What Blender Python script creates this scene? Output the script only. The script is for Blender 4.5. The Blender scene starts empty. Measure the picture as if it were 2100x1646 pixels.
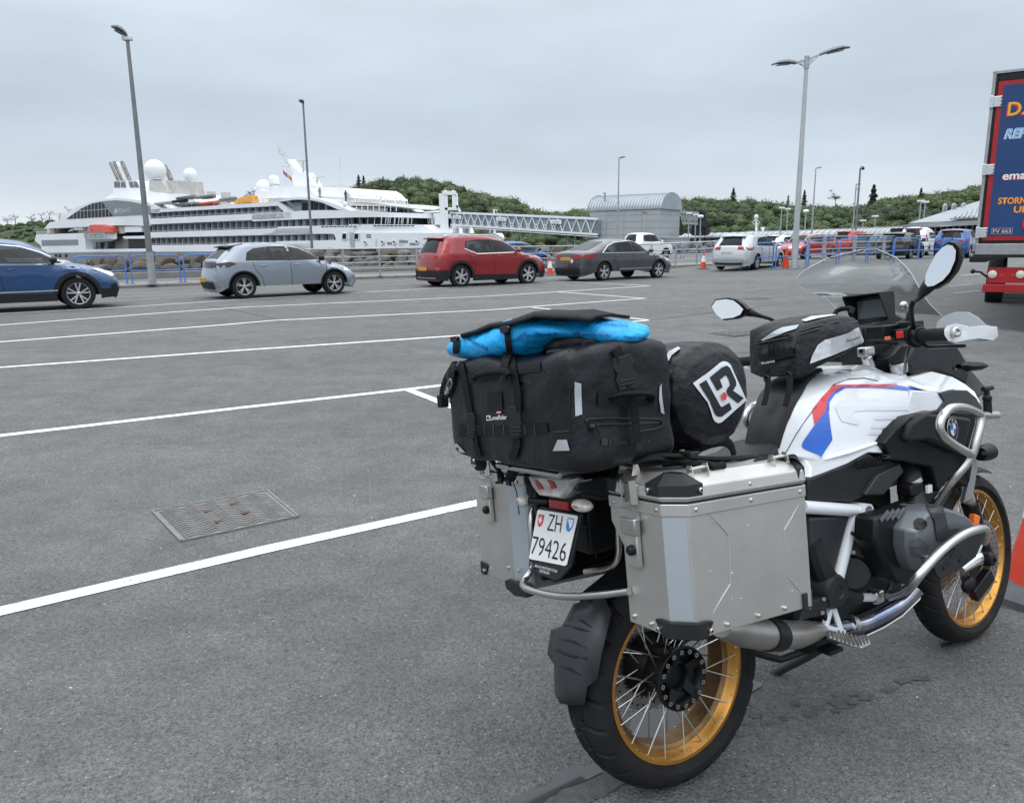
import bpy, bmesh, math, random
from mathutils import Vector, Matrix, noise
R = math.radians
PI = math.pi
random.seed(7)
S = bpy.context.scene
COL = S.collection

# ------------------------------------------------------------------ camera
F, PITCH, EYE, ROLL = 1575.0, R(11.6), 1.52, R(0.6)
cam_d = bpy.data.cameras.new('camera'); cam = bpy.data.objects.new('camera', cam_d); COL.objects.link(cam)
cam_d.sensor_width = 36.0; cam_d.lens = 36.0 * F / 2100.0
cam_d.clip_start = 0.05; cam_d.clip_end = 6000
cam.matrix_world = Matrix.Translation((0, 0, EYE)) @ Matrix.Rotation(PI/2 - PITCH, 4, 'X') @ Matrix.Rotation(-ROLL, 4, 'Z')
S.camera = cam

# ------------------------------------------------------------------ world, overcast sky
SUN_EL, SUN_ROT = R(55), R(-150)
W = bpy.data.worlds.new('World'); S.world = W; W.use_nodes = True
nt = W.node_tree; nt.nodes.clear()
def N(t, kind, **kw):
    n = t.nodes.new(kind)
    for k, v in kw.items():
        if k.startswith('i_'): n.inputs[k[2:].replace('_', ' ')].default_value = v
        else: setattr(n, k, v)
    return n
out = N(nt, 'ShaderNodeOutputWorld')
tc = N(nt, 'ShaderNodeTexCoord'); sep = N(nt, 'ShaderNodeSeparateXYZ')
nt.links.new(tc.outputs['Generated'], sep.inputs[0])
# cloud deck brightness rises to the zenith, as under a real overcast
ramp = N(nt, 'ShaderNodeValToRGB'); e = ramp.color_ramp.elements
e[0].position = 0.0; e[0].color = (0.70, 0.755, 0.81, 1)
e[1].position = 1.0; e[1].color = (2.35, 2.42, 2.5, 1)
for p_, c_ in ((0.03, (0.73, 0.79, 0.85, 1)), (0.09, (0.60, 0.685, 0.775, 1)), (0.16, (0.565, 0.655, 0.755, 1)), (0.24, (0.63, 0.72, 0.815, 1)), (0.34, (0.77, 0.86, 0.95, 1)), (0.6, (1.85, 1.95, 2.08, 1))):
    k = ramp.color_ramp.elements.new(p_); k.color = c_
nt.links.new(sep.outputs['Z'], ramp.inputs[0])
mp = N(nt, 'ShaderNodeMapping'); mp.inputs['Scale'].default_value = (2.4, 2.4, 8.0); mp.inputs['Rotation'].default_value = (0.10, -0.16, 0.3)
nt.links.new(tc.outputs['Generated'], mp.inputs[0])
nz = N(nt, 'ShaderNodeTexNoise'); nz.inputs['Scale'].default_value = 1.3; nz.inputs['Detail'].default_value = 7; nz.inputs['Roughness'].default_value = 0.5
nt.links.new(mp.outputs[0], nz.inputs['Vector'])
cr = N(nt, 'ShaderNodeMapRange'); cr.inputs['From Min'].default_value = 0.3; cr.inputs['From Max'].default_value = 0.7
cr.inputs['To Min'].default_value = 0.91; cr.inputs['To Max'].default_value = 1.10
nt.links.new(nz.outputs['Fac'], cr.inputs['Value'])
mul = N(nt, 'ShaderNodeVectorMath', operation='SCALE')
nt.links.new(ramp.outputs['Color'], mul.inputs[0]); nt.links.new(cr.outputs[0], mul.inputs['Scale'])
sky = N(nt, 'ShaderNodeTexSky', sky_type='NISHITA'); sky.sun_disc = False; sky.sun_elevation = SUN_EL; sky.sun_rotation = SUN_ROT
b1 = N(nt, 'ShaderNodeBackground'); b1.inputs['Strength'].default_value = 0.06; nt.links.new(sky.outputs[0], b1.inputs['Color'])
b2 = N(nt, 'ShaderNodeBackground'); b2.inputs['Strength'].default_value = 1.08; nt.links.new(mul.outputs[0], b2.inputs['Color'])
mx = N(nt, 'ShaderNodeMixShader'); mx.inputs[0].default_value = 0.93
nt.links.new(b1.outputs[0], mx.inputs[1]); nt.links.new(b2.outputs[0], mx.inputs[2]); nt.links.new(mx.outputs[0], out.inputs['Surface'])

sun_d = bpy.data.lights.new('sun', 'SUN'); sun_d.energy = 0.55; sun_d.angle = R(30); sun_d.color = (1, 0.97, 0.93)
sun = bpy.data.objects.new('sun', sun_d); COL.objects.link(sun)
sd = Vector((math.sin(SUN_ROT)*math.cos(SUN_EL), math.cos(SUN_ROT)*math.cos(SUN_EL), math.sin(SUN_EL)))
sun.rotation_euler = sd.to_track_quat('Z', 'Y').to_euler()
S.view_settings.view_transform = 'Standard'; S.view_settings.look = 'None'
S.view_settings.exposure = 0.0; S.view_settings.gamma = 1.0
S.render.engine = 'CYCLES'
S.cycles.max_bounces = 8; S.cycles.transparent_max_bounces = 24

# ------------------------------------------------------------------ measuring the place from the photograph (2100 x 1646)
def ray(px, py):
    U = (px-1050)/F; V = (823-py)/F
    c, s = math.cos(ROLL), math.sin(ROLL)
    u = U*c+V*s; v = -U*s+V*c
    return Vector((u, math.cos(PITCH)+v*math.sin(PITCH), -math.sin(PITCH)+v*math.cos(PITCH)))
def sst(a, b, x):
    t = min(1, max(0, (x-a)/(b-a))); return t*t*(3-2*t)
def gz(x, y): return 0.16*sst(5, 18, y)+0.30*sst(4, 16, x)*sst(24, 36, y)
def G(px, py, dz=0.0):
    d = ray(px, py); z = 0.0
    for _ in range(30):
        t = (z-EYE)/d.z; P = Vector((d.x*t, d.y*t, z)); z = (z+gz(P.x, P.y)+dz)/2
    return Vector((P.x, P.y, z))
def AT(px, py, Y):
    d = ray(px, py); t = Y/d.y
    return Vector((d.x*t, Y, EYE+d.z*t))

# ------------------------------------------------------------------ materials
MATS = {}
def mat(name, col, rough=0.6, metal=0.0, var=0.0, vs=8.0, bump=0.0, bs=60.0, coat=0.0, spec=0.5, emit=None, alpha=None, trans=0.0, ior=1.45, var2=None, det=4.0):
    if name in MATS: return MATS[name]
    m = bpy.data.materials.new(name); m.use_nodes = True; t = m.node_tree
    b = t.nodes['Principled BSDF']
    b.inputs['Base Color'].default_value = (*col, 1); b.inputs['Roughness'].default_value = rough
    b.inputs['Metallic'].default_value = metal; b.inputs['Coat Weight'].default_value = coat; b.inputs['Coat Roughness'].default_value = 0.05
    b.inputs['Specular IOR Level'].default_value = spec; b.inputs['Transmission Weight'].default_value = trans; b.inputs['IOR'].default_value = ior
    if emit: b.inputs['Emission Color'].default_value = (*emit[0], 1); b.inputs['Emission Strength'].default_value = emit[1]
    if alpha is not None: b.inputs['Alpha'].default_value = alpha
    if var or bump: tcn = N(t, 'ShaderNodeTexCoord')
    if var:
        n = N(t, 'ShaderNodeTexNoise'); n.inputs['Scale'].default_value = vs; n.inputs['Detail'].default_value = det
        t.links.new(tcn.outputs['Object'], n.inputs['Vector'])
        r = N(t, 'ShaderNodeMapRange'); r.inputs['From Min'].default_value = 0.3; r.inputs['From Max'].default_value = 0.7
        t.links.new(n.outputs['Fac'], r.inputs['Value'])
        mxn = N(t, 'ShaderNodeMix', data_type='RGBA')
        c2 = var2 or [max(0, c*(1-var)) for c in col]; c1 = col if var2 else [min(1, c*(1+var)) for c in col]
        mxn.inputs[6].default_value = (*c1, 1); mxn.inputs[7].default_value = (*c2, 1)
        t.links.new(r.outputs[0], mxn.inputs[0]); t.links.new(mxn.outputs[2], b.inputs['Base Color'])
        rr = N(t, 'ShaderNodeMapRange'); rr.inputs['To Min'].default_value = max(0.02, rough*0.85); rr.inputs['To Max'].default_value = min(1, rough*1.2)
        t.links.new(n.outputs['Fac'], rr.inputs['Value']); t.links.new(rr.outputs[0], b.inputs['Roughness'])
    if bump:
        n2 = N(t, 'ShaderNodeTexNoise'); n2.inputs['Scale'].default_value = bs; n2.inputs['Detail'].default_value = 3
        t.links.new(tcn.outputs['Object'], n2.inputs['Vector'])
        bp = N(t, 'ShaderNodeBump'); bp.inputs['Strength'].default_value = bump; bp.inputs['Distance'].default_value = 0.02
        t.links.new(n2.outputs['Fac'], bp.inputs['Height']); t.links.new(bp.outputs[0], b.inputs['Normal'])
    MATS[name] = m; return m

M_white = mat('white_paint', (0.80, 0.82, 0.84), 0.35, var=0.05, vs=0.4)
M_black = mat('black_plastic', (0.010, 0.0105, 0.012), 0.5, spec=.35, var=0.25, vs=20, bump=0.12, bs=400)
M_rub = mat('tyre_rubber', (0.013, 0.013, 0.014), 0.75, spec=.3, var=0.3, vs=15, bump=0.15, bs=200)
M_galv = mat('galvanised_steel', (0.36, 0.38, 0.40), 0.45, 0.6, var=0.18, vs=6)
M_alu = mat('aluminium', (0.62, 0.63, 0.64), 0.35, 0.9, var=0.08, vs=20)
M_chrome = mat('chrome', (0.75, 0.75, 0.76), 0.12, 1.0)
M_dglass = mat('dark_glass', (0.006, 0.008, 0.010), 0.08, spec=0.22, var=0.4, vs=3)
M_red = mat('red_lens', (0.45, 0.012, 0.015), 0.15, spec=0.6)
M_blue_rail = mat('blue_paint', (0.075, 0.19, 0.50), 0.45, var=0.2, vs=10)

# ------------------------------------------------------------------ mesh builder
class MB:
    def __init__(s): s.v = []; s.f = []; s.m = []; s.mi = 0; s.X = None
    def add(s, vs, fs):
        o = len(s.v)
        if s.X is not None: vs = [s.X @ Vector(v) for v in vs]
        s.v += [tuple(v) for v in vs]; s.f += [[i+o for i in f] for f in fs]; s.m += [s.mi]*len(fs)
        return s
    def box(s, x0, x1, y0, y1, z0, z1):
        return s.add([(x0,y0,z0),(x1,y0,z0),(x1,y1,z0),(x0,y1,z0),(x0,y0,z1),(x1,y0,z1),(x1,y1,z1),(x0,y1,z1)],
                     [[0,3,2,1],[4,5,6,7],[0,1,5,4],[1,2,6,5],[2,3,7,6],[3,0,4,7]])
    def bar(s, a, b, w, h, up=(0,0,1)):
        a, b = Vector(a), Vector(b); d = (b-a).normalized(); u = Vector(up)
        sd_ = d.cross(u)
        if sd_.length < 1e-4: sd_ = d.cross(Vector((1,0,0)))
        sd_.normalize(); u = sd_.cross(d).normalized(); sd_ *= w/2; u *= h/2
        vs = [a-sd_-u, a+sd_-u, a+sd_+u, a-sd_+u, b-sd_-u, b+sd_-u, b+sd_+u, b-sd_+u]
        return s.add(vs, [[0,1,2,3],[7,6,5,4],[0,4,5,1],[1,5,6,2],[2,6,7,3],[3,7,4,0]])
    def tube(s, pts, r, n=8, closed=False, cap=True, sm=0, flat=None):
        rs = list(r) if isinstance(r, (list, tuple)) else [r]*len(pts)
        rs = [q for p, q in zip(pts, rs) if p is not None]; P = [Vector(p) for p in pts if p is not None]
        if len(P) < 2: return s
        for _ in range(sm):                      # corner cutting
            Q, T = [], []
            m = len(P)
            for i in range(m if closed else m-1):
                a, b = P[i], P[(i+1) % m]; ra, rb = rs[i], rs[(i+1) % m]
                Q += [a*.75+b*.25, a*.25+b*.75]; T += [ra*.75+rb*.25, ra*.25+rb*.75]
            if not closed: Q = [P[0]]+Q+[P[-1]]; T = [rs[0]]+T+[rs[-1]]
            P, rs = Q, T
        m = len(P); rings = []; prev = None
        for i in range(m):
            if closed: d = P[(i+1) % m]-P[i-1]
            else: d = P[min(i+1, m-1)]-P[max(i-1, 0)]
            d = d.normalized() if d.length > 1e-9 else Vector((0,0,1))
            if prev is None:
                a = Vector((0,0,1)) if abs(d.z) < .9 else Vector((1,0,0))
                u = d.cross(a).normalized()
            else:
                u = (prev - d*prev.dot(d));
                u = u.normalized() if u.length > 1e-6 else d.orthogonal().normalized()
            prev = u; w = d.cross(u)
            fl = flat or (1, 1)
            rings.append([P[i]+(u*math.cos(2*PI*k/n)*fl[0]+w*math.sin(2*PI*k/n)*fl[1])*rs[i] for k in range(n)])
        vs = [v for rg in rings for v in rg]; fs = []
        for i in range(m if closed else m-1):
            a = i*n; b = ((i+1) % m)*n
            for k in range(n): fs.append([a+k, a+(k+1) % n, b+(k+1) % n, b+k])
        if cap and not closed: fs += [list(range(n))[::-1], [(m-1)*n+k for k in range(n)]]
        return s.add(vs, fs)
    def cyl(s, a, b, r0, r1=None, n=12, cap=True): return s.tube([a, b], [r0, r0 if r1 is None else r1], n, cap=cap)
    def lathe(s, prof, o=(0,0,0), ax=(0,0,1), n=24, closed=False, fn=None):
        o = Vector(o); ax = Vector(ax).normalized(); u = ax.orthogonal().normalized(); w = ax.cross(u)
        m = len(prof); vs = []
        for k in range(n):
            t = 2*PI*k/n
            for j, (h, r) in enumerate(prof):
                if fn: h, r = fn(h, r, t, j)
                vs.append(o+ax*h+(u*math.cos(t)+w*math.sin(t))*r)
        fs = []
        for k in range(n):
            a = k*m; b = ((k+1) % n)*m
            for j in range(m if closed else m-1):
                j2 = (j+1) % m
                fs.append([a+j, a+j2, b+j2, b+j])
        return s.add(vs, fs)
    def sphere(s, c, r, n=16, m=8, sc=(1,1,1), fn=None):
        c = Vector(c); vs = [c+Vector((0,0,-r*sc[2]))]; 
        for j in range(1, m):
            for k in range(n):
                p = -PI/2+PI*j/m; t = 2*PI*k/n
                vs.append(c+Vector((r*sc[0]*math.cos(p)*math.cos(t), r*sc[1]*math.cos(p)*math.sin(t), r*sc[2]*math.sin(p))))
        vs.append(c+Vector((0,0,r*sc[2])))
        if fn: vs = [fn(v) for v in vs]
        fs = [[0, 1+(k+1) % n, 1+k] for k in range(n)]
        for j in range(m-2):
            for k in range(n): fs.append([1+j*n+k, 1+j*n+(k+1) % n, 1+(j+1)*n+(k+1) % n, 1+(j+1)*n+k])
        l = len(vs)-1; fs += [[l, 1+(m-2)*n+k, 1+(m-2)*n+(k+1) % n] for k in range(n)]
        return s.add(vs, fs)
    def loft(s, rings, cap=True, closed=True):
        n = len(rings[0]); vs = [v for r_ in rings for v in r_]; fs = []
        for i in range(len(rings)-1):
            for k in range(n if closed else n-1): fs.append([i*n+k, i*n+(k+1) % n, (i+1)*n+(k+1) % n, (i+1)*n+k])
        if cap and closed: fs += [list(range(n))[::-1], [(len(rings)-1)*n+k for k in range(n)]]
        return s.add(vs, fs)
    def prism(s, poly, off):                     # poly: 3D points, off: extrusion vector
        off = Vector(off); A = [Vector(p) for p in poly]; n = len(A)
        return s.add(A+[p+off for p in A], [list(range(n))[::-1], [n+i for i in range(n)]]+[[i, (i+1) % n, n+(i+1) % n, n+i] for i in range(n)])
    def grid(s, fn, nu, nv, wrapu=False):
        vs = [fn(i/(nu if wrapu else nu-1), j/(nv-1)) for i in range(nu) for j in range(nv)]; fs = []
        for i in range(nu if wrapu else nu-1):
            for j in range(nv-1):
                a = i*nv+j; b = ((i+1) % nu)*nv+j; fs.append([a, b, b+1, a+1])
        return s.add(vs, fs)
    def poly(s, pts): return s.add(pts, [list(range(len(pts)))])
    def build(s, name, mats, parent=None, smooth=35, bevel=0, seg=2, loc=None, solid=0, subd=0, tri=False, fixn=True):
        me = bpy.data.meshes.new(name)
        vs = s.v
        if loc is not None: L = Vector(loc); vs = [tuple(Vector(v)-L) for v in vs]
        me.from_pydata(vs, [], s.f)
        mats = mats if isinstance(mats, (list, tuple)) else [mats]
        for m in mats: me.materials.append(m)
        me.polygons.foreach_set('material_index', s.m)
        if fixn:
            bm = bmesh.new(); bm.from_mesh(me); bmesh.ops.recalc_face_normals(bm, faces=bm.faces); 
            if tri: bmesh.ops.triangulate(bm, faces=bm.faces)
            bm.to_mesh(me); bm.free()
        me.validate(); me.update()
        o = bpy.data.objects.new(name, me); COL.objects.link(o)
        if parent: o.parent = parent
        if loc is not None: o.location = loc
        if solid: md = o.modifiers.new('sol', 'SOLIDIFY'); md.thickness = solid; md.offset = 0
        if bevel: md = o.modifiers.new('bev', 'BEVEL'); md.width = bevel; md.segments = seg; md.limit_method = 'ANGLE'; md.angle_limit = R(40)
        if subd: md = o.modifiers.new('sub', 'SUBSURF'); md.levels = subd; md.render_levels = subd
        if smooth: me.shade_smooth(); me.set_sharp_from_angle(angle=R(smooth))
        return o
def empty(name, loc=(0,0,0), rz=0, parent=None):
    o = bpy.data.objects.new(name, None); COL.objects.link(o); o.location = loc; o.rotation_euler = (0,0,rz)
    o.empty_display_size = 0.2
    if parent: o.parent = parent
    return o
def tag(o, label, cat, group=None, kind=None):
    if label: o['label'] = label
    if cat: o['category'] = cat
    if group: o['group'] = group
    if kind: o['kind'] = kind
    return o
def struct(o): o['kind'] = 'structure'; return o
def copy_tree(o, parent=None):
    c = o.copy(); COL.objects.link(c); c.parent = parent
    for ch in [x for x in bpy.data.objects if x.parent == o]: copy_tree(ch, c)
    return c
FONT_TMP = []
def text(name, body, mtx, m, parent=None, w=None, h=None, ext=0.001, bold=0.0, shear=0.0, align='CENTER', space=1.0, wrapfn=None):
    """lettering as real mesh; local x right, y up; scaled to width w / cap height h"""
    cu = bpy.data.curves.new(name, 'FONT'); cu.body = body; cu.size = 1; cu.align_x = align; cu.align_y = 'CENTER'
    cu.offset = bold; cu.shear = shear; cu.space_character = space; cu.extrude = 0; cu.resolution_u = 3
    ob = bpy.data.objects.new(name, cu); COL.objects.link(ob)
    bpy.context.view_layer.update()
    me = bpy.data.meshes.new_from_object(ob.evaluated_get(bpy.context.evaluated_depsgraph_get()))
    COL.objects.unlink(ob); bpy.data.objects.remove(ob)
    xs = [v.co.x for v in me.vertices]; ys = [v.co.y for v in me.vertices]
    cx, cy = (min(xs)+max(xs))/2, (min(ys)+max(ys))/2
    sx = w/(max(xs)-min(xs)) if w else None; sy = h/(max(ys)-min(ys)) if h else None
    sx = sx or sy; sy = sy or sx
    for v in me.vertices: v.co = Vector(((v.co.x-cx)*sx, (v.co.y-cy)*sy, 0))
    if wrapfn:
        for v in me.vertices: v.co = wrapfn(v.co.x, v.co.y)
    else: me.transform(mtx)
    me.materials.clear(); me.materials.append(m); me.name = name
    o = bpy.data.objects.new(name, me); COL.objects.link(o)
    if parent: o.parent = parent
    return o
def frame(o, xax, yax):
    x = Vector(xax).normalized(); y = Vector(yax); y = (y-x*y.dot(x)).normalized(); z = x.cross(y)
    return Matrix.Translation(o) @ Matrix((x, y, z)).transposed().to_4x4()
def lerp(a, b, t): return a+(b-a)*t
def interp(pts, x):
    if x <= pts[0][0]: return pts[0][1]
    for (a, b), (c, d) in zip(pts, pts[1:]):
        if x <= c: return b+(d-b)*(x-a)/(c-a) if c > a else d
    return pts[-1][1]
# ================================================================== GROUND
def asphalt():
    m = bpy.data.materials.new('asphalt'); m.use_nodes = True; t = m.node_tree; b = t.nodes['Principled BSDF']
    tcn = N(t, 'ShaderNodeTexCoord')
    def noise_(sc, det, ro=0.55, vec=None):
        n = N(t, 'ShaderNodeTexNoise'); n.inputs['Scale'].default_value = sc; n.inputs['Detail'].default_value = det; n.inputs['Roughness'].default_value = ro
        t.links.new(vec or tcn.outputs['Object'], n.inputs['Vector']); return n
    fine = noise_(150, 3, 0.75); mid = noise_(2.6, 6, 0.65)
    mpp = N(t, 'ShaderNodeMapping'); mpp.inputs['Scale'].default_value = (0.22, 0.7, 1); mpp.inputs['Rotation'].default_value = (0, 0, R(-34))
    t.links.new(tcn.outputs['Object'], mpp.inputs[0]); big = noise_(0.9, 5, 0.6, mpp.outputs[0])
    vor = N(t, 'ShaderNodeTexVoronoi'); vor.inputs['Scale'].default_value = 95; t.links.new(tcn.outputs['Object'], vor.inputs['Vector'])
    def mr(n, a, b_, c, d):
        r = N(t, 'ShaderNodeMapRange'); r.inputs['From Min'].default_value = a; r.inputs['From Max'].default_value = b_; r.inputs['To Min'].default_value = c; r.inputs['To Max'].default_value = d
        t.links.new(n, r.inputs['Value']); return r.outputs[0]
    def mm(op, a, b_):
        n = N(t, 'ShaderNodeMath', operation=op); t.links.new(a, n.inputs[0])
        if isinstance(b_, float): n.inputs[1].default_value = b_
        else: t.links.new(b_, n.inputs[1])
        return n.outputs[0]
    v = mm('MULTIPLY', mr(fine.outputs['Fac'], .3, .7, .55, 1.47), mr(mid.outputs['Fac'], .3, .7, .80, 1.18))
    v = mm('MULTIPLY', v, mr(big.outputs['Fac'], .3, .7, .74, 1.16)); g2 = noise_(48, 4, .7); v = mm('MULTIPLY', v, mr(g2.outputs['Fac'], .3, .7, .74, 1.26)); g3 = noise_(9, 5, .75); v = mm('MULTIPLY', v, mr(g3.outputs['Fac'], .35, .7, .88, 1.10))
    agg = N(t, 'ShaderNodeTexVoronoi'); agg.inputs['Scale'].default_value = 130; t.links.new(tcn.outputs['Object'], agg.inputs['Vector'])
    sa = N(t, 'ShaderNodeSeparateColor'); t.links.new(agg.outputs['Color'], sa.inputs[0]); v = mm('MULTIPLY', v, mr(sa.outputs[0], 0, 1, .74, 1.26))
    pit = noise_(70, 2, .5); v = mm('MULTIPLY', v, mr(pit.outputs['Fac'], .30, .38, .35, 1.0))
    # pale stone chips
    chips = N(t, 'ShaderNodeTexVoronoi'); chips.inputs['Scale'].default_value = 42; t.links.new(tcn.outputs['Object'], chips.inputs['Vector'])
    ch = mr(chips.outputs['Distance'], .08, .18, .85, 0.0)
    sel = N(t, 'ShaderNodeSeparateColor'); t.links.new(chips.outputs['Color'], sel.inputs[0])
    sel2 = mr(sel.outputs[0], .84, .86, 0.0, 1.0)
    chip = mm('MULTIPLY', ch, sel2)
    c = N(t, 'ShaderNodeVectorMath', operation='SCALE'); c.inputs[0].default_value = (0.133, 0.136, 0.134)
    t.links.new(v, c.inputs['Scale'])
    mx_ = N(t, 'ShaderNodeMix', data_type='RGBA'); t.links.new(chip, mx_.inputs[0]); t.links.new(c.outputs[0], mx_.inputs[6]); mx_.inputs[7].default_value = (.42, .42, .41, 1)
    t.links.new(mx_.outputs[2], b.inputs['Base Color'])
    t.links.new(mr(big.outputs['Fac'], .3, .7, .72, .95), b.inputs['Roughness'])
    h = mm('ADD', mm('MULTIPLY', vor.outputs['Distance'], 0.9), fine.outputs['Fac'])
    bp = N(t, 'ShaderNodeBump'); bp.inputs['Strength'].default_value = 0.85; bp.inputs['Distance'].default_value = 0.008
    t.links.new(h, bp.inputs['Height']); t.links.new(bp.outputs[0], b.inputs['Normal'])
    return m
M_asph = asphalt()
COAST = [(-260, 8), (-60, 18), (-35, 31), (-18, 38.5), (-5, 43.5), (6, 54), (8, 130), (500, 130)]
b = MB(); xs = [-260, -120, -60]+[x*3 for x in range(-17, 27)]+[100, 160, 300, 500]; xs = sorted(set(xs+[-35, -5, 8]))
vs = []; ny = 60
for x in xs:
    c = interp(COAST, x)
    for j in range(ny):
        t = j/(ny-1); y = -40+(c+40)*t; vs.append((x, y, gz(x, y)))
b.add(vs, [[i*ny+j, (i+1)*ny+j, (i+1)*ny+j+1, i*ny+j+1] for i in range(len(xs)-1) for j in range(ny-1)])
# quay edge going down to the water
e = []
for x in xs:
    c = interp(COAST, x); e += [(x, c, gz(x, c)), (x, c+6, -4.2)]
b.add(e, [[2*i, 2*i+2, 2*i+3, 2*i+1] for i in range(len(xs)-1)])
struct(b.build('ground', M_asph, smooth=60))
b = MB(); b.poly([(-1800, 5, -3.6), (1800, 5, -3.6), (1800, 2500, -3.6), (-1800, 2500, -3.6)])
struct(b.build('water', mat('sea_water', (0.02, 0.035, 0.04), 0.15, bump=0.4, bs=1.2)))

# painted lane lines -------------------------------------------------
M_line = mat('line_paint', (0.60, 0.62, 0.62), 0.6, var=0.30, vs=14, bump=0.3, bs=150, det=8)
M_line2 = mat('worn_line_paint', (0.34, 0.355, 0.365), 0.7, var=0.3, vs=5, bump=0.3, bs=150, det=8)
for _m, _lo, _hi in ((M_line, .53, .66), (M_line2, .46, .60)):
    for _n in _m.node_tree.nodes:
        if _n.type == 'MIX' and hasattr(_n, 'data_type') and _n.data_type == 'RGBA': _n.inputs[7].default_value = (.20, .20, .195, 1); _r = _n.inputs[0].links[0].from_node; _r.inputs['From Min'].default_value = _lo; _r.inputs['From Max'].default_value = _hi
        if _n.type == 'TEX_NOISE' and _n.inputs['Detail'].default_value == 8: _n.inputs['Scale'].default_value = 22; _n.inputs['Roughness'].default_value = .75
def stripe(b, pts, w, lift=0.004):
    P = [Vector((p.x, p.y, 0)) for p in pts]; Q = []
    for a, c in zip(P, P[1:]):
        n = max(1, int((c-a).length/0.5)); Q += [a.lerp(c, i/n) for i in range(n)]
    Q.append(P[-1]); vs = []
    for i, p in enumerate(Q):
        d = (Q[min(i+1, len(Q)-1)]-Q[max(i-1, 0)]).normalized(); n = Vector((-d.y, d.x, 0))*w/2
        j = 1+0.05*noise.noise(p*9)
        for q in (p-n*j, p+n*j): vs.append((q.x, q.y, gz(q.x, q.y)+lift))
    b.add(vs, [[2*i, 2*i+1, 2*i+3, 2*i+2] for i in range(len(Q)-1)])
LINES = [([(-420, 1352), (0, 1254), (557, 1124), (967, 1034), (1300, 966)], .10), ([(-300, 933), (0, 894), (500, 836), (905, 791), (1200, 760)], .10),
         ([(-260, 776), (0, 753.6), (500, 718), (948, 688), (1330, 657)], .10), ([(-200, 719), (0, 701.6), (440, 668), (560, 657.6), (1000, 636.3), (1325, 612)], .10),
         ([(-150, 680), (0, 667), (500, 630), (1000, 607.5), (1331, 586.5)], .10), ([(-60, 647), (0, 643.5), (240, 631), (500, 614), (1000, 585), (1176, 578.5)], .09),
         ([(835, 799), (925, 834), (1100, 905)], .10), ([(1092, 631), (1182, 641), (1330, 657)], .10), ([(1146, 599), (1325, 612.5)], .10), ([(1176, 578.5), (1331, 586.5)], .09)]
b = MB()
for i, (l, w) in enumerate(LINES): stripe(b, [G(*p) for p in l], w, 0.004+0.0015*(i % 2)+(0.003 if i > 5 else 0))
struct(b.build('lane_lines', M_line, smooth=0))
b = MB()
for i, (l, w) in enumerate([([(0, 629), (120, 623), (330, 612)], .08), ([(215, 611), (430, 600)], .08), ([(205, 603), (430, 596)], .08),
         ([(730, 588), (860, 580)], .08), ([(740, 581), (860, 574)], .08), ([(1960, 566), (2012, 561)], .1), ([(1944, 587), (2020, 580)], .1), ([(1956, 601), (2010, 596)], .1), ([(2085, 540), (2160, 536)], .1),
         ([(1120, 572), (1240, 559), (1470, 551)], .08)]):
    stripe(b, [G(*p) for p in l], w, 0.004)
struct(b.build('faded_lines', M_line2, smooth=0))

# cracks and tar seams
b = MB()
for l in ([(1330, 657), (1470, 640), (1640, 618)], [(1325, 613), (1480, 600), (1700, 585)], [(1400, 735), (1560, 720)], [(350, 614), (500, 640), (590, 659)]):
    P = [G(*p) for p in l]; Q = []
    for a, c in zip(P, P[1:]): Q += [a.lerp(c, i/12)+Vector((0, .05*noise.noise(a*3+Vector((i, 0, 0))), 0)) for i in range(12)]
    stripe(b, Q, .022, 0.003)
struct(b.build('tar_seams', mat('tar', (0.035, 0.036, 0.038), 0.6)))

# puddles: shallow water lying on the asphalt under and behind the motorcycle
M_wet = mat('puddle_water', (0.045, 0.047, 0.05), 0.05, spec=0.6, ior=1.33)
M_damp = mat('damp_asphalt', (0.062, 0.064, 0.066), 0.45, var=0.3, vs=40, bump=0.4, bs=180)
def blob(b, pts, lift, k=.012, sub=6):
    P = [G(*p) for p in pts]; Q = []
    for i in range(len(P)):
        a, c = P[i], P[(i+1) % len(P)]
        for j in range(sub):
            p = a.lerp(c, j/sub); o = noise.noise(p*38)*k+noise.noise(p*11)*k*1.6
            d = (p-sum(P, Vector())/len(P)).normalized(); q = p+d*o; Q.append((q.x, q.y, gz(q.x, q.y)+lift))
    b.poly(Q)
bd = MB(); blob(bd, [(1015, 1668), (1120, 1600), (1215, 1575), (1262, 1572), (1300, 1600), (1240, 1630), (1130, 1690), (1000, 1720)], .0025)
rs = random.Random(9)
for k in range(30):
    t_ = rs.random(); x, y = lerp(1500, 1900, t_)+rs.gauss(0, 14), lerp(1500, 1385, t_)+rs.gauss(0, 9); r_ = rs.uniform(4, 12); blob(bd, [(x+r_*1.6*math.cos(a)*rs.uniform(.6, 1.2), y+r_*.7*math.sin(a)*rs.uniform(.6, 1.2)) for a in [q*PI/4 for q in range(8)]], .0012+.0001*k, .003, 3)
struct(bd.build('damp_patch', M_damp, smooth=0, tri=True))
bw = MB(); blob(bw, [(1035, 1646), (1118, 1608), (1160, 1575), (1222, 1570), (1240, 1583), (1195, 1605), (1150, 1618), (1105, 1650), (1040, 1690), (1000, 1690)], .0045)
blob(bw, [(1286, 1520), (1300, 1470), (1345, 1450), (1395, 1460), (1420, 1490), (1380, 1530), (1330, 1535)], .0045)
blob(bw, [(1520, 1412), (1540, 1394), (1562, 1398), (1560, 1412), (1540, 1420)], .0045)
blob(bw, [(1925, 1320), (1940, 1318), (1955, 1319), (1946, 1327), (1930, 1330)], .0045, .004)
struct(bw.build('puddle', M_wet, smooth=0, tri=True))
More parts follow.
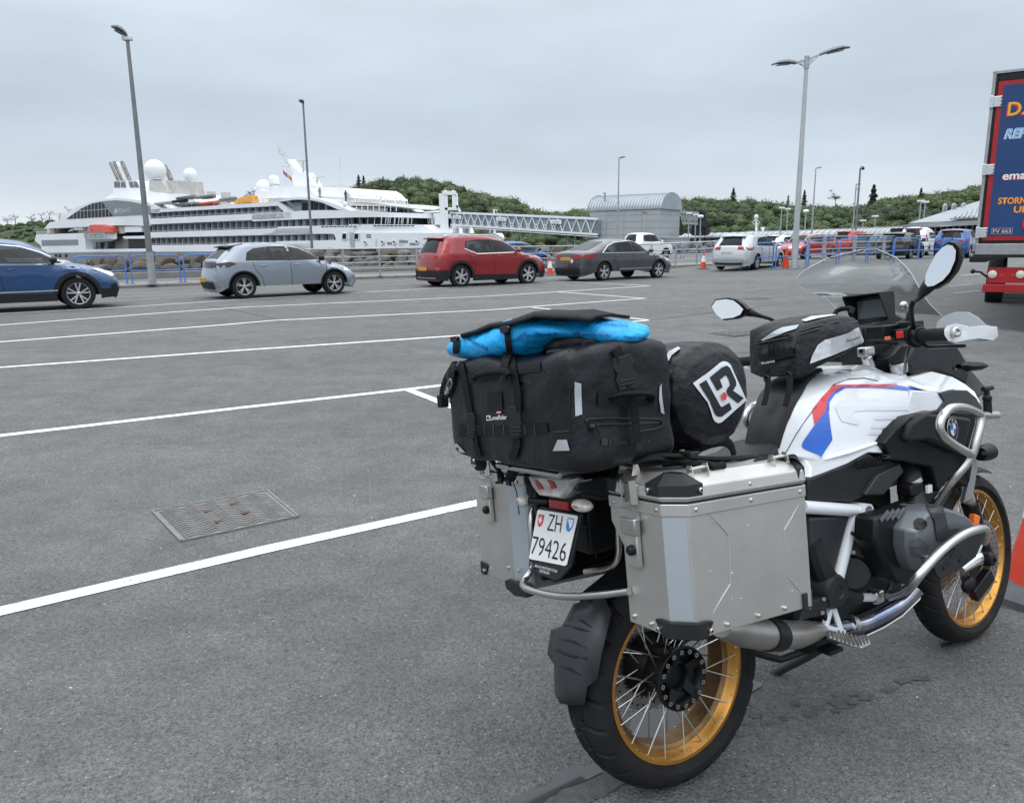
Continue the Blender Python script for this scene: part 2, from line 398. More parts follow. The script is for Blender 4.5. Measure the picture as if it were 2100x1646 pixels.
# loose white chips
b = MB()
for px, py in [(145, 1411), (330, 1125), (1145, 836), (500, 1056), (727, 1017), (762, 1062), (1462, 1560), (2072, 998), (1880, 1430)]:
    p = G(px, py); b.sphere((p.x, p.y, p.z+.003), random.uniform(.003, .006), 6, 4, (1.3, .9, .5))
tag(b.build('white_chippings', mat('white_chip', (.7, .7, .68), .8)), None, None, kind='stuff')

# cast iron drain covers --------------------------------------------
M_iron = mat('cast_iron', (0.22, 0.22, 0.215), 0.5, 0.2, var=0.25, vs=12, var2=(0.17, 0.165, 0.16), bump=0.2, bs=120)
M_rust = mat('rusty_bolt', (0.10, 0.055, 0.03), 0.7)
c0 = [G(313, 1050), G(548, 1007), G(612, 1060), G(372, 1111)]
t = empty('drain_cover', c0[0]); tag(t, 'rectangular cast iron drain cover with wavy ribs beside the nearest white line', 'drain cover')
T = Vector(c0[0])
def bil(u, v, z): return (c0[0]*(1-u)*(1-v)+c0[1]*u*(1-v)+c0[2]*u*v+c0[3]*(1-u)*v) + Vector((0, 0, z)) - T
b = MB(); b.prism([bil(0, 0, .001), bil(1, 0, .001), bil(1, 1, .001), bil(0, 1, .001)], (0, 0, .004))
for a, c in (((0, 0), (1, 0)), ((1, 0), (1, 1)), ((1, 1), (0, 1)), ((0, 1), (0, 0))): b.bar(bil(*a, .006), bil(*c, .006), .012, .012)
b.build('frame', M_iron, t, smooth=0)
b = MB()
for k in range(15):
    v = .07+.86*k/14; n = 56
    b.tube([bil(.04+.92*i/n, v+.052*abs(((i*.075*2.4) % 2)-1)-.026, .009) for i in range(n+1)], .0055, 4)
b.build('wavy_ribs', M_iron, t, smooth=0)
for u, v in ((.37, .35), (.37, .72), (.63, .28), (.63, .62)):
    p = bil(u, v, .008); b = MB(); b.cyl(p, p+Vector((0, 0, .010)), .022, n=10); b.build('bolt', M_rust, t)
def grate(px, py, w, d, label, group):
    c = G(px, py); t = empty('drain_grate', c, R(34)); tag(t, label, 'drain grate', group)
    b = MB()
    for i in range(9): b.box(-w/2+i*w/8-.012, -w/2+i*w/8+.012, -d/2, d/2, .002, .010)
    for i in range(4): b.box(-w/2-.02, w/2+.02, -d/2+i*d/3-.012, -d/2+i*d/3+.012, .001, .013)
    b.build('grating', M_iron, t, smooth=0)
    b = MB(); b.box(-w/2, w/2, -d/2, d/2, .0005, .0015); b.build('sump', M_black, t, smooth=0)
grate(1513, 683, .75, .5, 'oval looking mesh drain grate on the asphalt just left of the tank bag', 'drain grates')
grate(1553, 612, .6, .4, 'small slotted drain grate on the asphalt above the left mirror', 'drain grates')

# kerb and quay road -------------------------------------------------
M_kerb = mat('kerb_stone', (0.20, 0.17, 0.15), 0.8, var=0.4, vs=3, bump=0.3, bs=50, var2=(0.22, 0.205, 0.19))
KERB = [G(-60, 611), G(245, 591), G(430, 583.5), G(740, 572), G(1000, 564), G(1130, 560), G(1420, 546), G(1560, 541)]
def curb(name, P, w=.28, h=.11, bevel=.02):
    b = MB()
    for a, c in zip(P, P[1:]):
        L = (c-a).length; n = max(1, int(L/1.2))
        for i in range(n):
            p = a.lerp(c, i/n+.002); q = a.lerp(c, (i+1)/n-.004); p.z += h/2-.01; q.z += h/2-.01
            b.bar(p, q, w, h)
    return struct(b.build(name, M_kerb, bevel=bevel))
curb('kerb', KERB)
M_conc = mat('concrete', (0.20, 0.20, 0.195), 0.85, var=0.15, vs=2, bump=0.2, bs=30)
b = MB(); n = Vector((-.52, .85, 0))
for a, c in zip(KERB, KERB[1:]): b.add([a+n*.14+Vector((0, 0, .095)), c+n*.14+Vector((0, 0, .095)), c+n*2.2+Vector((0, 0, .095)), a+n*2.2+Vector((0, 0, .095))], [[0, 1, 2, 3]])
struct(b.build('pavement', M_conc, smooth=0))
b = MB()
for off, w in ((4.2, .1), (7.0, .1)): stripe(b, [p+n*off for p in KERB], w, .005)
struct(b.build('quay_road_lines', M_line2, smooth=0))
b = MB()
for a, c in zip([Vector(k) for k in KERB], KERB[1:]):
    p, q = a+n*8.2, c+n*8.2; p.z = q.z = .30; b.bar(p, q, .35, .3)
struct(b.build('quay_kerb', M_conc, bevel=.03))
# ================================================================== HILLS AND TREES
RIDGE = [(-150, 466), (0, 464), (80, 458), (300, 452), (600, 440), (690, 402), (705, 390), (740, 378), (790, 372), (830, 366), (870, 368), (905, 374), (930, 378), (945, 391), (975, 397), (1010, 404), (1045, 403), (1065, 412), (1090, 428), (1130, 433), (1175, 430), (1222, 432), (1300, 425), (1385, 414), (1430, 409), (1500, 411), (1545, 413), (1580, 421), (1620, 425), (1660, 422), (1690, 420), (1740, 421), (1780, 412), (1830, 404), (1900, 402), (1950, 394), (2010, 381), (2060, 371), (2150, 356), (2300, 345)]
HD = 285.0
def ridge_z(px, drop):
    y = interp(RIDGE, px); return AT(px, y, HD).z-drop
def hill(px, t, drop=None):
    drop = drop if drop is not None else lerp(.9, 3.4, sst(620, 700, px))
    Y = 205+(HD-205)*t; z1 = ridge_z(px, drop)
    s = math.sin(min(t, 1)*PI/2)**.8 if t > 0 else 0
    z = -3.8+(z1+3.8)*s-(max(0, t-1)*12)
    X = ray(px, 480).x/ray(px, 480).y*Y
    return Vector((X, Y, z+1.2*noise.noise(Vector((X*.03, Y*.03, 0)))))
b = MB(); b.grid(lambda u, v: hill(-200+2600*u, v*1.5), 160, 24)
M_hill = mat('hill_scrub', (0.028, 0.045, 0.016), 0.9, var=0.5, vs=0.12, bump=0.6, bs=1.2, det=8)
struct(b.build('hills', M_hill, smooth=80))
LEAF = [mat('leaf_mid', (0.053, 0.082, 0.027), 0.7, var=0.35, vs=0.35), mat('leaf_olive', (0.074, 0.097, 0.033), 0.7, var=0.35, vs=0.35),
        mat('leaf_dark', (0.027, 0.045, 0.018), 0.7, var=0.35, vs=0.35), mat('leaf_brown', (0.070, 0.070, 0.038), 0.75, var=0.3, vs=0.35)]
M_fir = mat('fir_needles', (0.022, 0.038, 0.020), 0.8, var=0.4, vs=1.2)
M_bark = mat('bark', (0.055, 0.045, 0.037), 0.9, var=0.3, vs=6)
def leafquad(vs, fs, c, nrm, s, rnd):
    nrm = (nrm+Vector((rnd.gauss(0, .38), rnd.gauss(0, .38), rnd.gauss(0, .34)))).normalized()
    u = nrm.orthogonal().normalized(); u = Matrix.Rotation(rnd.uniform(0, 6.28), 3, nrm) @ u; w = nrm.cross(u); o = len(vs)
    vs += [c+u*s, c+w*s*.7+nrm*s*.12, c-u*s, c-w*s*.7+nrm*s*.12]; fs.append([o, o+1, o+2, o+3])
def crown(seed, n=330):
    rnd = random.Random(seed); vs, fs = [], []
    lobes = [(Vector((0, 0, .25)), .78)]+[(Vector((rnd.uniform(-.6, .6), rnd.uniform(-.6, .6), rnd.uniform(-.25, .45))), rnd.uniform(.28, .5)) for _ in range(8)]
    for i in range(n):
        c, r = lobes[rnd.randrange(9)] if rnd.random() < .8 else lobes[0]
        d = Vector((rnd.gauss(0, 1), rnd.gauss(0, 1), abs(rnd.gauss(0, 1))*.9-.25)).normalized()
        leafquad(vs, fs, c+d*r*rnd.uniform(.80, 1.10), d, rnd.uniform(.045, .115), rnd)
    for c, r in lobes:
        k = MB(); k.sphere(c, r*.84, 8, 5, (1, 1, .85)); o = len(vs); vs += [Vector(v)*(1+.06*rnd.random()) for v in k.v]; fs += [[i+o for i in f] for f in k.f]
    return vs, fs
CR = [crown(i) for i in range(9)]
rnd = random.Random(3); b = MB()
def put(c, r, zs, k, m):
    vs, fs = CR[k]; a = rnd.uniform(0, 6.28); ca, sa = math.cos(a)*r, math.sin(a)*r
    b.mi = m; b.add([(c.x+v.x*ca-v.y*sa, c.y+v.x*sa+v.y*ca, c.z+v.z*r*zs) for v in vs], fs)
for i in range(2000):
    px = rnd.uniform(600, 2120) if i > 260 else rnd.uniform(-40, 600)
    if 1225 < px < 1380 and rnd.random() < .85: continue
    t = rnd.random()**.8*1.08 if i > 260 else .35+.7*rnd.random()
    p = hill(px, t); g = noise.noise(Vector((p.x*.025, p.y*.04, 3)))
    r = rnd.uniform(1.5, 3.4)*(1 if px > 600 else .5)
    if px > 600: p.z += r*.2
    m = 2 if g < -.16 else (1 if g > .18 else 0)
    if rnd.random() < .35: m = rnd.randrange(3)
    if px > 1380 and t > .85 and rnd.random() < .25: m = 3
    put(p, r, rnd.uniform(.8, 1.15), rnd.randrange(9), m)
tag(b.build('woodland', LEAF, smooth=0, fixn=False), None, None, kind='stuff')

def conifer(px, ytop, ybase, spread, label, Y=HD-6, dens=1.0, mat_=None):
    a = AT(px, ybase, Y); top = AT(px, ytop, Y); H = top.z-a.z
    t = empty('conifer_tree', a); tag(t, label, 'conifer', 'conifers on the hill')
    b = MB(); b.cyl((0, 0, 0), (0, 0, H*.97), H*.018, H*.004, 6); b.build('trunk', M_bark, t)
    rnd = random.Random(int(px)); vs, fs = [], []
    for i in range(int(620*dens)):
        z = rnd.random()**1.25; rad = spread*H*(1-z)**.8*(.7+.3*math.sin(z*38))*rnd.uniform(.2, 1.25)
        an = rnd.uniform(0, 6.28); d = Vector((math.cos(an), math.sin(an), -.25))
        leafquad(vs, fs, Vector((d.x*rad, d.y*rad, z*H*.93+H*.09-.25*rad)), Vector((d.x*.6, d.y*.6, .8)), H*rnd.uniform(.03, .06), rnd)
    c = MB(); c.add(vs, fs); c.build('crown', mat_ or M_fir, t, smooth=0, fixn=False)
conifer(1503, 386, 424, .30, 'tall dark fir on the ridge straight above the silver estate car')
conifer(1648, 391, 428, .26, 'slim dark fir on the ridge just right of the double headed lamp post')
conifer(1615, 401, 430, .24, 'thin pale fir on the ridge just left of the double headed lamp post', dens=.5)
conifer(1581, 413, 433, .32, 'small squat fir on the ridge between the two tallest ridge firs', dens=.6)
conifer(1787, 381, 452, .26, 'biggest dark fir on the hill, right of the camera mast', Y=HD-16, dens=1.6)
conifer(1884, 388, 446, .18, 'dark narrow fir on the hill above the sloping metal roof', Y=HD-14)
conifer(1721, 432, 456, .22, 'small dark fir half way down the slope left of the camera mast', Y=HD-30, dens=.6)
conifer(737, 360, 400, .36, 'dark pointed fir on the left end of the wooded hill behind the ship bow')
conifer(747, 361, 398, .30, 'second of the two pointed firs above the ship bow, slightly right', dens=.8)
def scrub_tree(px, ytop, ybase, label, lean=0, dens=1.0, Y=HD-4, sp=.34):
    a = AT(px, ybase, Y); H = AT(px, ytop, Y).z-a.z
    t = empty('windswept_tree', a); tag(t, label, 'tree', 'bare windswept trees')
    rnd = random.Random(int(px)+5); b = MB(); tips = []
    b.tube([(0, 0, 0), (lean*H*.2, 0, H*.45), (lean*H*.5, 0, H*.8)], [H*.03, H*.02, H*.012], 5)
    for i in range(11):
        z = H*rnd.uniform(.3, .8); an = rnd.uniform(0, 6.28); l = H*rnd.uniform(.18, sp); p = Vector((lean*z*.6, 0, z))
        q = p+Vector((math.cos(an)*l, math.sin(an)*l, l*rnd.uniform(.3, .9))); tips.append(q); b.tube([p, p.lerp(q, .5)+Vector((0, 0, -.05*l)), q], [H*.01, H*.007, H*.003], 4)
    b.build('trunk', M_bark, t)
    vs, fs = [], []
    for i in range(int(190*dens)):
        c = rnd.choice(tips)+Vector((rnd.gauss(0, 1), rnd.gauss(0, 1), rnd.gauss(0, .6)))*H*.07
        leafquad(vs, fs, c, Vector((0, 0, 1)), H*rnd.uniform(.02, .04), rnd)
    c = MB(); c.add(vs, fs); c.build('crown', mat('scrub_leaf', (.042, .047, .036), .9, var=.3, vs=2), t, smooth=0, fixn=False)
scrub_tree(16, 441, 466, 'leftmost bushy bare tree on the low green hill', dens=1.3)
scrub_tree(33, 436, 464, 'thin tall bare tree second from the left on the low hill', dens=.5)
scrub_tree(66, 438, 462, 'dense rounded bare tree on the low hill left of the ship stern', dens=1.6)
scrub_tree(88, 437, 460, 'umbrella shaped bare tree just left of the ship stern roof', dens=1.0)
scrub_tree(103, 434, 460, 'spindly bare tree at the left tip of the ship roof', dens=.8)
scrub_tree(120, 434, 458, 'leaning bare tree behind the rising ship roof', lean=.5, dens=.3)
scrub_tree(141, 424, 447, 'small leafy tree showing over the ship curved roof edge', dens=1.0)
scrub_tree(515, 388, 425, 'dark pine showing between the orange cover and the ship domes', dens=2.2)
scrub_tree(1713, 395, 424, 'broad round dark pine on the ridge left of the camera mast', dens=3.5, sp=.6)
scrub_tree(1918, 388, 406, 'bare arched tree on the ridge above the sloping metal roof', dens=.7, sp=.6)

# ================================================================== ROCK ARMOUR
M_rock = [mat('rock_grey', (0.095, 0.090, 0.083), 0.85, var=0.35, vs=1.5, bump=0.8, bs=5), mat('rock_brown', (0.095, 0.080, 0.066), 0.85, var=0.4, vs=2, bump=0.8, bs=5, var2=(0.078, 0.072, 0.052)),
          mat('rock_pale', (0.135, 0.128, 0.118), 0.85, var=0.3, vs=1.6, bump=0.8, bs=5)]
rocks = []
for k in range(6):
    rr_ = random.Random(k+20); b = MB()
    pl = [(Vector((rr_.gauss(0, 1), rr_.gauss(0, 1), rr_.gauss(0, 1))).normalized(), rr_.uniform(.48, .72)) for _ in range(14)]
    def ff(v):
        v = Vector(v)
        for n_, d_ in pl:
            e_ = v.dot(n_)-d_
            if e_ > 0: v = v-n_*e_
        return v*(1+.07*noise.noise(v*3+Vector((k, 0, 0))))
    b.sphere((0, 0, 0), 1, 18, 12, (1.15, .85, .68), fn=ff); rocks.append(b)
rock_base = []
posn = ['at the left end', 'left of the tall lamp post', 'right of the tall lamp post', 'behind the silver hatchback', 'between the silver and red cars', 'right of the grey saloon']
def rk(i, px, py, w, Y, row):
    k = rnd.randrange(6); m = rnd.choice([0, 0, 1, 2]) if px > 600 else rnd.choice([0, 1, 1, 1])
    key = (k, m)
    if not any(q[0] == key for q in rock_base):
        o = rocks[k].build('boulder', M_rock[m], smooth=24); rock_base.append((key, o)); o.location = (0, 0, 0)
    else:
        o = [q[1] for q in rock_base if q[0] == key][0].copy(); COL.objects.link(o)
    p = AT(px, py, Y); s = w/1575*Y/2; o.location = p; o.scale = (s*1.0, s, s*rnd.uniform(.9, 1.15)); o.rotation_euler = (rnd.uniform(-.25, .25), rnd.uniform(-.25, .25), rnd.uniform(-.5, .5)+.4)
    q = posn[0] if px < 290 else posn[1] if px < 310 else posn[2] if px < 460 else posn[3] if px < 740 else posn[4] if px < 880 else posn[5]
    row = {0: 'top', 1: 'middle', 2: 'bottom'}[row]
    kind = ['weathered grey boulder', 'mossy brown boulder', 'pale grey boulder'][m]
    tag(o, f'{kind}, {row} row of the rocks {q}', 'boulder', f'{kind}s {q}, {row} row')
i = 0
for row, (dy0, dY) in enumerate(((-28, 2.2), (-15, 1.0), (-2, 0))):
    px = 190.0+row*9
    while px < 1475:
        base = interp([(190, 561), (300, 559), (846, 551), (1130, 541), (1400, 526), (1480, 522)], px)
        Yb = interp([(190, 38), (300, 39), (846, 43), (1130, 53), (1400, 68), (1480, 72)], px)
        dy = dy0+(7 if row == 0 and px < 430 else 0); sc = 39/Yb; w = rnd.uniform(25, 42)*sc
        if not (905 < px < 1110 and row > 0) and not (1150 < px < 1370): rk(i, px, base+dy*sc-3+rnd.uniform(-2, 2), w*1.3, Yb+dY+.5, row)
        px += w*.98; i += 1
# ================================================================== CRUISE SHIP
SA, SB = 103.0, .735
sdir = Vector((1, -SB, 0)).normalized(); snrm = Vector((-sdir.y, sdir.x, 0))
u0 = ray(75, 500); u0 = u0.x/u0.y
SO = Vector((u0*SA/(1+SB*u0), SA/(1+SB*u0), 0))
def SP(px, py, t=0.0):
    d = ray(px, py); C = Vector((0, 0, EYE))
    k = ((SO-C).dot(snrm)+t)/d.dot(snrm); P = C+d*k
    return Vector(((P-SO).dot(sdir), t, P.z))
S_TIP = SP(1034, 488, 9.0).x; S_B = SP(770, 488, 0).x
def te(s, b0=None, b1=None):
    b0 = b0 or S_B; b1 = b1 or S_TIP
    return 0 if s < b0 else min(8.9, 8.9*((s-b0)/(b1-b0))**1.7)
CROP = {5: (60, 320, 6.86), 6: (300, 320, 6.86), 7: (540, 290, 6.86), 8: (780, 340, 7.0)}
def cpx(c, q):
    o = CROP[c]; return (o[0]+q[0]/o[2], o[1]+q[1]/o[2])
def SQ(c, q, ins=0.0, curve=te):
    px, py = cpx(c, q); t = ins
    for _ in range(8):
        p = SP(px, py, t); t = ins+curve(p.x)
    return SP(px, py, t)
ship = empty('cruise_ship', SO, math.atan2(sdir.y, sdir.x))
tag(ship, 'long white cruise ship with balcony rows and white domes, moored behind the rock wall', 'ship')
M_sw = mat('ship_white', (0.74, 0.76, 0.785), 0.35, var=0.06, vs=0.15)
M_sg = mat('ship_grey', (0.20, 0.225, 0.245), 0.4, var=0.1, vs=0.3)
M_sl = mat('ship_pale_grey', (0.52, 0.57, 0.61), 0.4, var=0.06, vs=0.3)
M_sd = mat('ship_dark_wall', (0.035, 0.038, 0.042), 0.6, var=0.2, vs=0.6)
M_pane = mat('cabin_glass', (0.16, 0.20, 0.24), 0.12, var=0.5, vs=0.5)
M_sil = mat('door_frame', (0.55, 0.57, 0.59), 0.4)
M_or = mat('lifeboat_orange', (0.50, 0.08, 0.045), 0.45, var=0.15, vs=2)
M_beige = mat('ship_beige', (0.46, 0.45, 0.42), 0.5, var=0.1, vs=1)
def sym(b, c, pts, ins=0.0, curve=te, sub=1):
    P = [SQ(c, q, ins, curve) if len(q) == 2 else SQ(q[2], q[:2], ins, curve) for q in pts]
    if sub > 1:
        Q = []
        for i in range(len(P)):
            a, d = P[i], P[(i+1) % len(P)]
            for j in range(sub):
                p = a.lerp(d, j/sub); p.y = ins+curve(p.x); Q.append(p)
        P = Q
    n = len(P); A = [tuple(p) for p in P]; Bk = [(p.x, 18-p.y, p.z) for p in P]
    b.add(A+Bk, [list(range(n))[::-1], [n+i for i in range(n)]]+[[i, (i+1) % n, n+(i+1) % n, n+i] for i in range(n)])
def symz(b, s0, s1, z0, z1, ins=0.0, curve=te, n=1, z0b=None, z1b=None):
    rings = []
    for i in range(n+1):
        s = lerp(s0, s1, i/n); t = ins+curve(s); a = z0 if z0b is None else lerp(z0, z0b, i/n); c = z1 if z1b is None else lerp(z1, z1b, i/n)
        rings.append([(s, t, a), (s, 18-t, a), (s, 18-t, c), (s, t, c)])
    b.loft(rings)
def panel(b, c, pts, t0=-.06, th=.1, curve=te):
    P = [SQ(c, q, t0, curve) for q in pts]; n = len(P)
    b.add([tuple(p) for p in P]+[(p.x, p.y+th, p.z) for p in P], [list(range(n))[::-1], [n+i for i in range(n)]]+[[i, (i+1) % n, n+(i+1) % n, n+i] for i in range(n)])
s_ = lambda px, t=0: SP(px, 500, t).x
s306, s582, s640 = s_(303), s_(588), s_(640)
# hull ---------------------------------------------------------------
b = MB(); symz(b, s_(84), S_B, -3.9, .62, .05); symz(b, S_B, S_TIP-1.5, -3.9, 1.05, .06, n=14)
b.build('hull', M_sg, ship, smooth=30)
def SC(px, py, ins, curve):
    t = ins
    for _ in range(10): p = SP(px, py, t); t = ins+curve(p.x)
    return SP(px, py, t)
def loftpx(name, L, m, ins=0.0, curve=te, n=26, sm=30):
    b = MB(); rings = []
    for i in range(n+1):
        px = lerp(L[0][0], L[-1][0], i/n); P = SC(px, interp([(l[0], l[1]) for l in L], px), ins, curve); z0 = SC(px, interp([(l[0], l[2]) for l in L], px), ins, curve).z; t = ins+curve(P.x)
        rings.append([(P.x, t, z0), (P.x, 18-t, z0), (P.x, 18-t, P.z), (P.x, t, P.z)])
    b.loft(rings); return b.build(name, m, ship, smooth=sm)
loftpx('bow_plating', [(716, 476, 509), (780, 477.4, 508.5), (900, 478, 507.5), (1013, 478, 506.5), (1019, 481, 503), (1031, 487.2, 492)], M_sw, n=40)
b = MB(); panel(b, 8, [(-70, 1056), (300, 1054), (700, 1052), (1000, 1056), (1000, 1140), (700, 1146), (300, 1150), (-70, 1152)], -.05, .04); b.build('grey_stripe', M_sl, ship, smooth=0)
for q in ((25, 1098), (195, 1098), (520, 1090), (-220, 1102)):
    p = SQ(8, q, -.12); b = MB(); b.lathe([(0, .18), (.04, .24), (.08, .24), (.08, .34), (.0, .36)], p, (0, -1, 0), 14); b.mi = 1; b.sphere(p, .18, 10, 6, (1, .2, 1)); b.build('porthole', [M_sw, M_dglass], ship)
b = MB()
for x0, x1, y in ((95, 160, 1110), (270, 390, 1085), (420, 510, 1120)): panel(b, 8, [(x0, y-14), (x1, y-14), (x1, y+14), (x0, y+14)], -.1, .06)
b.build('hawse_openings', M_sg, ship, smooth=0)
# main white bands between the balcony rows --------------------------
BANDS = [(s306, s582, 5.90, 7.02), (s_(307), s640, 3.34, 4.42), (s_(308), s640, .62, 1.92)]
for z0, z1, a, d in ((5.90, 7.0, s_(303), s_(600)), (3.34, 4.42, s_(303), s640), (.62, 1.92, s_(303), s640)):
    b = MB(); symz(b, a, d, z0, z1); b.build('deck_band', M_sw, ship, smooth=0, bevel=.08)
b = MB(); sym(b, 6, [(30, 800), (1850, 700), (1935, 785), (2040, 785), (1850, 640), (30, 755)]); b.build('deck_band', M_sw, ship, smooth=0)
# forward solid bulwarks
bvc_ = lambda s: te(s, s_(760), s_(905, 9))
loftpx('upper_bulwark', [(516, 440, 454), (523, 437, 453.8), (584, 434.5, 451), (642, 431.2, 448.6), (719, 431.4, 446), (759, 433.6, 445.4), (788, 435.2, 445.1), (823, 435.7, 446), (842, 436.2, 446.4), (860, 446.4, 446.9)], M_sw, curve=bvc_, n=40)
b = MB(); sym(b, 7, [(210, 1200), (800, 1185), (1270, 1180), (1270, 1300), (820, 1300), (300, 1300), (-60, 1320), (130, 1285)]); b.build('mid_bulwark', M_sw, ship, smooth=0)
b = MB(); sym(b, 7, [(200, 1405), (1000, 1388), (1290, 1380), (1290, 1500), (700, 1503), (-60, 1515), (-60, 1440), (130, 1440)]); b.build('lower_bulwark', M_sw, ship, smooth=0)
# solid plating round the two square windows
b = MB(); sym(b, 7, [(985, 1290), (1290, 1290), (1290, 1390), (1010, 1390), (1022, 1370)], .0); b.build('side_plating', M_sw, ship, smooth=0)
hc_ = lambda s: te(s, s_(765), s_(985, 9))
loftpx('foredeck_house', [(716, 460, 478), (760, 459.9, 478), (840, 460.3, 478.5), (868, 461.1, 478.5), (892, 478.2, 478.8)], M_sw, curve=hc_, n=30, ins=.25)
for x0, x1 in ((1108, 1175), (1275, 1347)):
    b = MB(); panel(b, 7, [(x0+5, 1296), (x1, 1296), (x1-2, 1376), (x0-3, 1376)]); f_ = b.build('window', M_dglass, ship, smooth=0)
    b = MB(); 
    for a, d in (((x0+5, 1292), (x1, 1292)), ((x1, 1292), (x1-2, 1380)), ((x1-2, 1380), (x0-3, 1380)), ((x0-3, 1380), (x0+5, 1292))): b.bar(SQ(7, a, -.08), SQ(7, d, -.08), .12, .12)
    b.build('frame', M_sw, f_, smooth=0)
for y in (1315, 1345): b = MB(); panel(b, 7, [(1448, y-6), (1512, y-6), (1512, y+6), (1448, y+6)]); b.build('vent', M_black, ship, smooth=0)
b = MB()
for k in range(9): panel(b, 7, [(815+k*56, 1196-k), (860+k*56, 1194-k), (860+k*56, 1206-k), (815+k*56, 1210-k)], -.03, .05)
b.build('freeing_ports', M_black, ship, smooth=0)
b = MB()
for k in range(10): panel(b, 8, [(k*60-95, 852), (k*60-50, 853), (k*60-62, 868), (k*60-108, 868)], -.05, .05, lambda s: te(s, s_(765), s_(985, 9)))
b.build('louvres', M_black, ship, smooth=0)
# bridge windows: glass band set back beneath the visor
b = MB(); bc = lambda s: te(s, s_(760), s_(890, 9))
loftpx('bridge_windows', [(715, 444, 461), (790, 444, 461), (835, 445, 462), (852, 446, 462)], M_dglass, .7, bc)
b = MB()
for c, x, y0, y1 in [(7, x, 1066, 1160) for x in range(1380, 2050, 95)]+[(8, x, 742, 832) for x in range(20, 500, 62)]: b.bar(SQ(c, (x, y0), .62, bc), SQ(c, (x-8, y1), .62, bc), .10, .10)
b.build('bridge_mullions', M_sil, ship, smooth=0)
# inner core behind the balconies: dark recessed walls ----------------
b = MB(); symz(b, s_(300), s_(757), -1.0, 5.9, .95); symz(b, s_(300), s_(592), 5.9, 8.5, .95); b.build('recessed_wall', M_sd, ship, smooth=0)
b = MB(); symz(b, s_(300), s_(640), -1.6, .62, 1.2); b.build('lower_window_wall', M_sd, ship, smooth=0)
proto = MB(); proto.mi = 0
w = 1.05
for x in (-w/2, -w/6+.02, w/6+.05, w/2): proto.box(x-.05, x+.05, .74, .93, .02, 1.35)
proto.box(-w/2, w/2, .74, .93, 1.28, 1.40); proto.mi = 1; proto.box(-w/2+.06, w/2-.06, .84, .92, .02, 1.3); proto.mi = 2; proto.box(-w/2-.62, -w/2-.56, .10, .93, .0, 1.45); proto.mi = 0; proto.box(w/2+.1, w/2+.75, .4, .93, 1.35, 1.43)
pw = None; bp_ = MB()
for z, a, d, n in ((7.04, 316, 575, 20), (4.44, 306, 757, 34), (1.94, 309, 680, 28)):
    sa, sb = s_(a), s_(d)
    for i in range(n):
        s = lerp(sa, sb, (i+.5)/n)
        if pw is None: pw = proto.build('balcony_door', [M_sil, M_pane, M_sg], ship, smooth=0); o = pw
        else: o = pw.copy(); COL.objects.link(o)
        o.location = (s, 0, z); o.scale = (1, 1, .98)
    for i in range(n*2):
        s = lerp(sa, sb, i/(2*n))
        if s < s_(578 if z > 6 else (565 if z > 4 else 562)): bp_.box(s-.05, s+.05, -.02, .10, z-.1, z+.26)
    if z > 6: e_ = 575
    bp_.box(sa, s_(570), .02, .06, z+.2, z+.26)
bp_.build('balcony_rails', M_beige, ship, smooth=0)
b = MB()
for i in range(22): s = lerp(s_(305), s_(560), i/22); b.box(s-.07, s+.07, .9, 1.3, -1.4, .62)
b.build('window_posts', M_sil, ship, smooth=0)
# aft superstructure with the big arched window ----------------------
b = MB(); sym(b, 5, [(205, 1022), (290, 930), (390, 918), (500, 822), (640, 732), (800, 667), (960, 622), (1100, 598), (1250, 590), (1400, 600), (1550, 621), (1680, 652), (1760, 690), (1840, 738), (1840, 800), (1700, 800), (1700, 985), (1250, 975), (700, 1000)]); b.build('aft_superstructure', M_sw, ship, smooth=25)
b = MB(); panel(b, 5, [(520, 888), (600, 828), (740, 732), (880, 668), (1025, 640), (1180, 850)]); aw = b.build('arched_window', M_dglass, ship, smooth=0)
b = MB()
for k in range(11):
    x = 620+k*50; yt = interp([(520, 888), (600, 828), (740, 732), (880, 668), (1025, 640), (1180, 850)], x); yb = interp([(520, 888), (1180, 850)], x); b.bar(SQ(5, (x, yt), -.1), SQ(5, (x+4, yb), -.1), .09, .09)
b.bar(SQ(5, (690, 775), -.1), SQ(5, (1115, 745), -.1), .09, .09); b.build('mullion', M_sil, aw, smooth=0)
b = MB(); panel(b, 5, [(1030, 636), (1200, 622), (1400, 636), (1550, 665), (1700, 705), (1700, 822), (1185, 850)]); b.build('grey_panel', M_sg, ship, smooth=0)
x_ = frame(SQ(5, (1335, 765), -.09), (1, 0, -.0), (0, 0, 1)); text('line_name', 'PONANT', x_, M_sl, ship, w=(SQ(5, (1425, 765)).x-SQ(5, (1245, 765)).x), h=.9)
b = MB(); panel(b, 5, [(1190, 800), (1212, 725), (1222, 800)], -.1, .04); panel(b, 5, [(1226, 798), (1222, 740), (1240, 798)], -.1, .04); b.build('sail_emblem', M_sl, ship, smooth=0)
